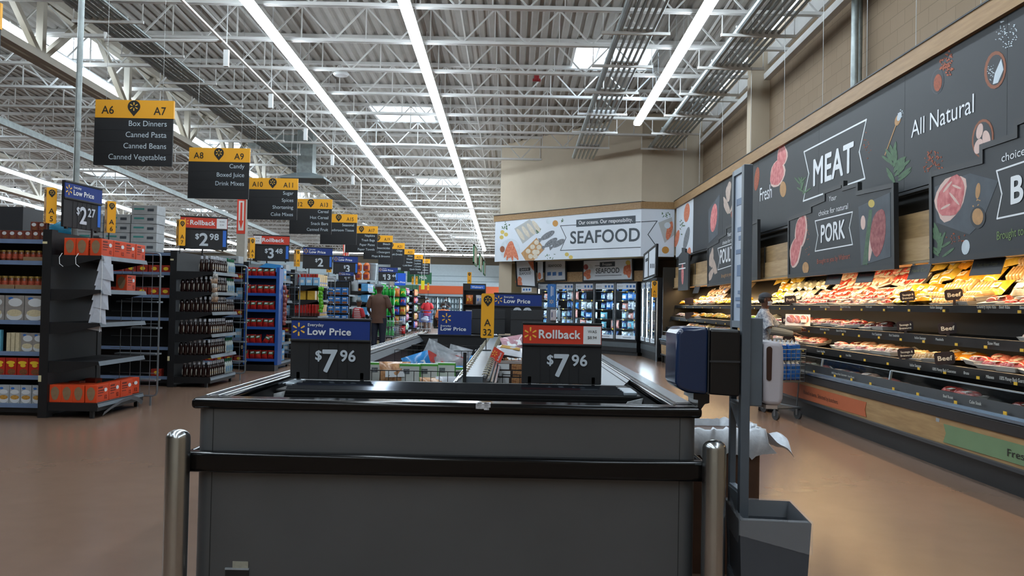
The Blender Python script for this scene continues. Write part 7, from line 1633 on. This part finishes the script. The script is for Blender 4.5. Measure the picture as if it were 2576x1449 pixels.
def loft(mb, rings, n=18, mi=0, cap=True):
    vs = []
    for (x, y, z), rx, ry in rings: vs += [(x + rx * math.cos(2 * math.pi * k / n), y + ry * math.sin(2 * math.pi * k / n) * (1 if True else 1), z) for k in range(n)]
    fs = []
    for i in range(len(rings) - 1): fs += [(i * n + k, i * n + (k + 1) % n, (i + 1) * n + (k + 1) % n, (i + 1) * n + k) for k in range(n)]
    if cap: fs += [tuple(range(n - 1, -1, -1)), tuple(range(len(vs) - n, len(vs)))]
    mb.add(vs, fs, mi)
def person(label, loc, rz, H, build, skin, top, bottom, arms, legs=None, hairm=None, hat=None, mask=True, hem=.80, sleeve='short', stripes=None, sit=False, head_turn=0.0, lower_sleeve=None):
    """faces -y; arms = ((elbow),(wrist)) for left(-x) and right(+x) in body metres for a 1.75 m body"""
    s = H / 1.75; t = thing('person', label, 'person', loc, rz); t.scale = (s, s, s); bw = build
    SK = mat('skin_' + skin, skin, .5)
    legs = legs or (((-.10, 0, .50), (-.10, .02, .08), (-.11, -.15, .03)), ((.10, 0, .50), (.10, .02, .08), (.11, -.15, .03)))
    V = [(0, 0, .95), (0, .01, 1.10), (0, .01, 1.28), (0, .01, 1.42), (0, 0, 1.49), (0, -.012, 1.572), (0, -.015, 1.645), (0, -.005, 1.70)]
    Rr = [(.13 * bw, .10 * bw), (.12 * bw, .09 * bw), (.14 * bw, .10 * bw), (.085, .065), .044, .070, .096, .076]
    E_ = [(i, i + 1) for i in range(7)]
    def add(p, r, par): V.append(p); Rr.append(r); E_.append((par, len(V) - 1)); return len(V) - 1
    for sd, (elb, wr) in zip((-1, 1), arms):
        sh = add((sd * .165 * (1 + (bw - 1) * .5), .01, 1.40), .055, 3); e = add(elb, .042, sh); w = add(wr, .028, e)
        d = (Vector(wr) - Vector(elb)).normalized(); side = d.cross(Vector((0, 0, 1))); side = side.normalized() if side.length > .1 else Vector((1, 0, 0)); dn = side.cross(d) * .3
        pm = Vector(wr) + d * .06; p_ = add(tuple(pm), (.032, .016), w)
        for fi, (o_, ln) in enumerate(((-.027, .065), (-.009, .078), (.009, .073), (.027, .055))):
            k1 = pm + side * o_ + d * .035; a1 = add(tuple(k1), .0095, p_); k2 = k1 + d * ln * .5 - dn * .03; a2 = add(tuple(k2), .0085, a1); add(tuple(k2 + d * ln * .35 - dn * .06), .0075, a2)
        th = pm - d * .03 - side * sd * .04; a1 = add(tuple(th), .011, p_); add(tuple(th + d * .04 - side * sd * .012), .0095, a1)
    for sd, (kn, an, to) in zip((-1, 1), legs):
        hp = add((sd * .09 * bw, 0, .90), .085 * bw, 0); k = add(kn, .058, hp); a = add(an, .038, k); add(to, (.035, .028), a)
    skin_body(V, E_, Rr, SK, t)
    # top
    mb = MB(); b_ = bw
    rings = [((0, 0, hem), .175 * b_, .125 * b_), ((0, 0, hem + .14), .17 * b_, .125 * b_), ((0, .005, 1.10), .165 * b_, .12 * b_), ((0, .005, 1.26), .18 * b_, .125 * b_), ((0, .01, 1.36), .19 * b_, .118 * b_), ((0, .01, 1.41), .185 * b_, .10), ((0, .01, 1.45), .13 * b_, .08), ((0, .005, 1.48), .075, .066), ((0, .0, 1.495), .068, .062)]
    if sit: rings[0] = ((0, 0, .86), .19 * b_, .15 * b_)
    if stripes:
        full = []
        zs_ = [r[0][2] for r in rings]
        for k in range(25):
            z = zs_[0] + (zs_[-1] - zs_[0]) * k / 24; i = max(j for j in range(len(rings) - 1) if zs_[j] <= z + 1e-6); f = (z - zs_[i]) / (zs_[i + 1] - zs_[i]); a, c = rings[i], rings[i + 1]
            full.append(((0, a[0][1] * (1 - f) + c[0][1] * f, z), a[1] * (1 - f) + c[1] * f, a[2] * (1 - f) + c[2] * f))
        for k in range(24): loft(mb, full[k:k + 2], 18, k % 2, cap=False)
    else: loft(mb, rings)
    for sd, (elb, wr) in zip((-1, 1), arms):
        mb.ball((sd * .15 * (1 + (bw - 1) * .5), .01, 1.405), .078 * b_, .078 * b_, .07, 12, 8)
        S = Vector((sd * .15 * (1 + (bw - 1) * .5), .01, 1.41)); El = Vector(elb); W = Vector(wr)
        if sleeve == 'short': mb.tube([S, S.lerp(El, .35), S.lerp(El, .85)], [.072 * b_, .076 * b_, .07 * b_], 10)
        else: mb.tube([S, S.lerp(El, .5), El, El.lerp(W, .55), W], [.074 * b_, .07 * b_, .06, .052, .042], 10)
    tops = top if isinstance(top, (list, tuple)) else [top]
    mb.build('shirt', list(tops), t, smooth=True, angle=70)
    if lower_sleeve:
        mb = MB()
        for (elb, wr) in arms: mb.tube([Vector(elb) + Vector((0, 0, .03)), elb, Vector(elb).lerp(Vector(wr), .6), wr], [.062, .062, .055, .042], 10)
        mb.build('sleeve', lower_sleeve, t, smooth=True)
    # trousers
    mb = MB(); loft(mb, [((0, 0, .80), .15 * b_, .11 * b_), ((0, 0, .9), .165 * b_, .115 * b_), ((0, 0, 1.02), .15 * b_, .11 * b_)])
    for sd, (kn, an, to) in zip((-1, 1), legs):
        h = Vector((sd * .085 * b_, 0, .92)); mb.tube([h, h.lerp(Vector(kn), .5), kn, Vector(kn).lerp(Vector(an), .5), Vector(an) + Vector((0, 0, -.02))], [.098 * b_, .09 * b_, .075, .068, .062], 12)
    mb.build('trousers', bottom, t, smooth=True, angle=70)
    mb = MB()
    for sd, (kn, an, to) in zip((-1, 1), legs):
        a = Vector(an); o_ = Vector(to); d = (o_ - a); d.z = 0; d.normalize(); mb.tube([a + Vector((0, 0, -.03)) - d * .04, a + d * .06 + Vector((0, 0, -.045)), o_ + d * .04 + Vector((0, 0, -.005))], [.045, .046, .032], 10)
    mb.build('shoes', mat('shoe_dark', '2b2b2e', .6), t, smooth=True)
    # head details
    hd = bpy.data.objects.new('head_features', None); 
    def at_head(mb): mb.T = Matrix.Translation((0, -.012, 1.625)) @ Matrix.Rotation(head_turn, 4, 'Z'); return mb
    mb = at_head(MB())
    for sd in (-1, 1): mb.ball((sd * .078, .005, 0), .012, .02, .03, 8, 6)
    mb.ball((0, -.082, -.012), .014, .018, .02, 8, 6); mb.build('face_features', SK, t, smooth=True)
    mb = at_head(MB())
    for sd in (-1, 1): mb.ball((sd * .03, -.074, .012), .012, .007, .007, 8, 5)
    mb.build('eyes', mat('eye_dark', '17120f', .3), t, smooth=True)
    mb = at_head(MB())
    if hat:
        mb.ball((0, .004, .04), .094, .10, .075, 16, 7, z0=0.0)
        if hat[1]: mb.prism([(-.07, -.08), (-.06, -.15), (0, -.175), (.06, -.15), (.07, -.08)], (0, 0, .045), (1, 0, 0), (0, 1, 0), .012)
        c = mb.build('cap', hat[0], t, smooth=True, angle=60)
        if hairm: mb = at_head(MB()); mb.ball((0, .018, .01), .088, .09, .075, 14, 6, z0=-.75, z1=.6); mb.build('hair', hairm, t, smooth=True)
    elif hairm:
        mb.ball((0, .026, .03), .09, .088, .088, 16, 8, z0=-.6); mb.ball((0, .075, .02), .06, .05, .065, 12, 8); mb.build('hair', hairm, t, smooth=True)
    if mask:
        mb = at_head(MB()); n = 9; P_ = []
        for r_, z in ((.072, -.016), (.089, -.042), (.074, -.082)): P_ += [(r_ * math.sin(R(-68 + 136 * k / (n - 1))) * .95, -r_ * math.cos(R(-68 + 136 * k / (n - 1))) - .012 * math.cos(R(-68 + 136 * k / (n - 1))), z) for k in range(n)]
        mb.add(P_, [(i * n + k, i * n + k + 1, (i + 1) * n + k + 1, (i + 1) * n + k) for i in range(2) for k in range(n - 1)]); mb.build('face_mask', mat('mask_pale_blue', 'a9bcc8', .6), t, smooth=True)
    bpy.data.objects.remove(hd)
    return t
HAIRB = mat('hair_black', '17130f', .6, noise=.2, nscale=40); JEANS = mat('jeans_navy', '151d30', .7, noise=.15, nscale=30)
SHB = mat('shirt_brown', '5a4034', .75, noise=.12, nscale=6)
person('person in grey cap, brown shirt and dark jeans seen from behind', (-3.33, 20.8, 0), R(172), 1.83, 1.12, '4a2f22', SHB, JEANS, (((-.27, -.02, 1.13), (-.25, -.22, 1.03)), ((.27, .0, 1.13), (.26, -.20, 1.0))), hat=(mat('cap_grey', '5f666e', .7, noise=.1, nscale=20), True), mask=False, hem=.80)
cart('shopping cart pushed by the person in the brown shirt', -3.2, 21.75, R(172) - 0.0)
person('short person in red and white striped shirt left of the brown shirt', (-3.93, 21.3, 0), R(140), 1.43, .95, '5a3a2a', [mat('stripe_red', 'b0202a', .7), mat('stripe_white', 'c9c3c6', .7)], mat('shorts_red', '8f2a2a', .7), (((-.24, -.02, 1.14), (-.22, -.18, 1.0)), ((.24, -.02, 1.14), (.22, -.18, 1.0))), hat=(mat('cap_dark_grey', '3c3f3f', .7), True), mask=False, stripes=True)
person('person in red top and blue face mask pushing a cart', (-4.1, 40.3, 0), R(-4), 1.64, 1.18, '5a3826', mat('top_red', 'c2242c', .7, noise=.06), mat('trousers_brown_print', '5a4032', .7, noise=.4, nscale=30), (((-.30, -.05, 1.14), (-.2, -.26, 1.06)), ((.30, -.05, 1.14), (.2, -.26, 1.06))), hairm=HAIRB)
cart('blue-grey shopping cart pushed by the person in the red top', -4.1, 39.35, R(-4), True)
mb = MB(); mb.ball((0, 0, .1), .2, .16, .11, 12, 8); mb.ball((.05, -.02, .2), .13, .1, .07, 10, 6); o = mb.build('shopping_bag', mat('bag_white_plastic', 'b9bfc6', .4, noise=.1, nscale=12), smooth=True, loc=(-4.1, 39.25, .48)); tag(o, 'white plastic bag lying in the distant cart', 'bag')
person('person in black shirt and face mask looking at a raised phone', (-3.9, 49.0, 0), R(0), 1.74, 1.15, '54372a', mat('top_black', '15181c', .7), JEANS, (((-.29, -.03, 1.14), (-.02, -.24, 1.26)), ((.29, -.04, 1.15), (.06, -.26, 1.27))), hairm=HAIRB)
mb = MB(); mb.box(-.035, .035, -.008, .008, -.07, .07); o = mb.build('mobile_phone', BLACK, loc=(-3.88, 48.66, 1.32)); o.rotation_euler = (R(-25), 0, 0); tag(o, 'dark phone held up by the person in black', 'phone')
ORS = mat('shirt_orange', 'c9713a', .7, noise=.08); BRT = mat('trousers_brown', '3a2219', .7)
person('person in orange shirt and dark cap seated low behind the blue board', (-2.33, 28.3, -.28), R(35), 1.7, 1.2, '4a2f24', ORS, BRT, (((-.30, -.06, 1.12), (-.2, -.30, 1.08)), ((.30, -.06, 1.12), (.2, -.30, 1.08))), legs=(((-.13, -.42, .88), (-.13, -.45, .42), (-.13, -.58, .37)), ((.13, -.42, .88), (.13, -.45, .42), (.13, -.58, .37))), hat=(mat('cap_dark_brown', '2d2622', .7), False), mask=True, sit=True)
t = thing('mobility_cart', 'electric shopping cart carrying the person in orange', 'mobility cart', (-2.33, 28.3, 0), R(35)); mb = MB(); mb.box(-.24, .24, -.2, .24, .50, .57); mb.box(-.24, .24, .2, .28, .56, .95); mb.build('seat', BLACK, t, bevel=.02); mb = MB(); mb.box(-.28, .28, -.75, .35, .10, .2); mb.bar((0, .05, .2), (0, .05, .52), .12); mb.bar((0, -.7, .2), (0, -.6, .95), .06); mb.bar((-.22, -.6, .95), (.22, -.6, .95), .03); mb.build('chassis', mat('chassis_grey', '4a4f54', .4), t)
for u, v in ((-.27, -.6), (.27, -.6), (-.27, .2), (.27, .2)): mb = MB(); mb.cyl((u - .03, v, .1), (u + .03, v, .1), .1, 14); mb.build('wheel', RUB, t)
# shopper at the meat case
PAT = mat('shirt_patterned', '6f7583', .75, col2='bfc3c6', nscale=28)
person('person in grey cap and patterned shirt reaching into the meat case', (3.42, 11.2, 0), R(70), 1.60, 1.06, '5a3c2c', PAT, mat('trousers_grey', '33363c', .7), (((-.26, -.10, 1.18), (-.20, -.40, 1.14)), ((.23, -.18, 1.20), (.16, -.52, 1.20))), hat=(mat('cap_slate', '34383f', .7, noise=.1, nscale=20), True), hairm=HAIRB, sleeve='short', lower_sleeve=mat('sleeve_grey', '73736c', .75))
cart('low wire cart loaded with blue water packs beside the meat case', 3.30, 10.62, R(22))
t = thing('water_pack', 'pack', 'water pack'); mb = MB(); mb.box(-.1, .1, -.12, .12, 0, .2); mb.build('wrap', mat('wrap_blue', '1f55a8', .2, noise=.3, nscale=18, coat=.4), t, bevel=.02, seg=3)
for i in range(3):
    for j in range(3): mb = MB(); mb.lathe([(.03, .19), (.03, .205), (.014, .225), (.014, .24)], 8, c=(-.065 + i * .065, -.08 + j * .08, 0)); mb.build('bottle_top', mat('cap_clear_white', 'b3bcc4', .3), t, smooth=True)
WPK = Proto(t); M_ = Matrix.Translation((3.30, 10.62, 0)) @ Matrix.Rotation(R(22), 4, 'Z')
for l in range(2):
    for i, (x, y) in enumerate(((-.105, -.24), (.105, -.24), (-.12, .03), (.12, .03))): p = M_ @ Vector((x, y, .485 + l * .245)); WPK.put(p, R(22), 'blue shrink-wrapped water pack in the cart, %s layer, %s' % ('lower' if l == 0 else 'upper', ['front left', 'front right', 'rear left', 'rear right'][i]), 'blue water packs')
t = PK['pink'].put((3.80, 11.0, 1.20), (R(40), 0, R(-20)), 'pink pork tray held up by the person in the grey cap', 'packs in the meat case', (1.3, 1.3, 1.3))
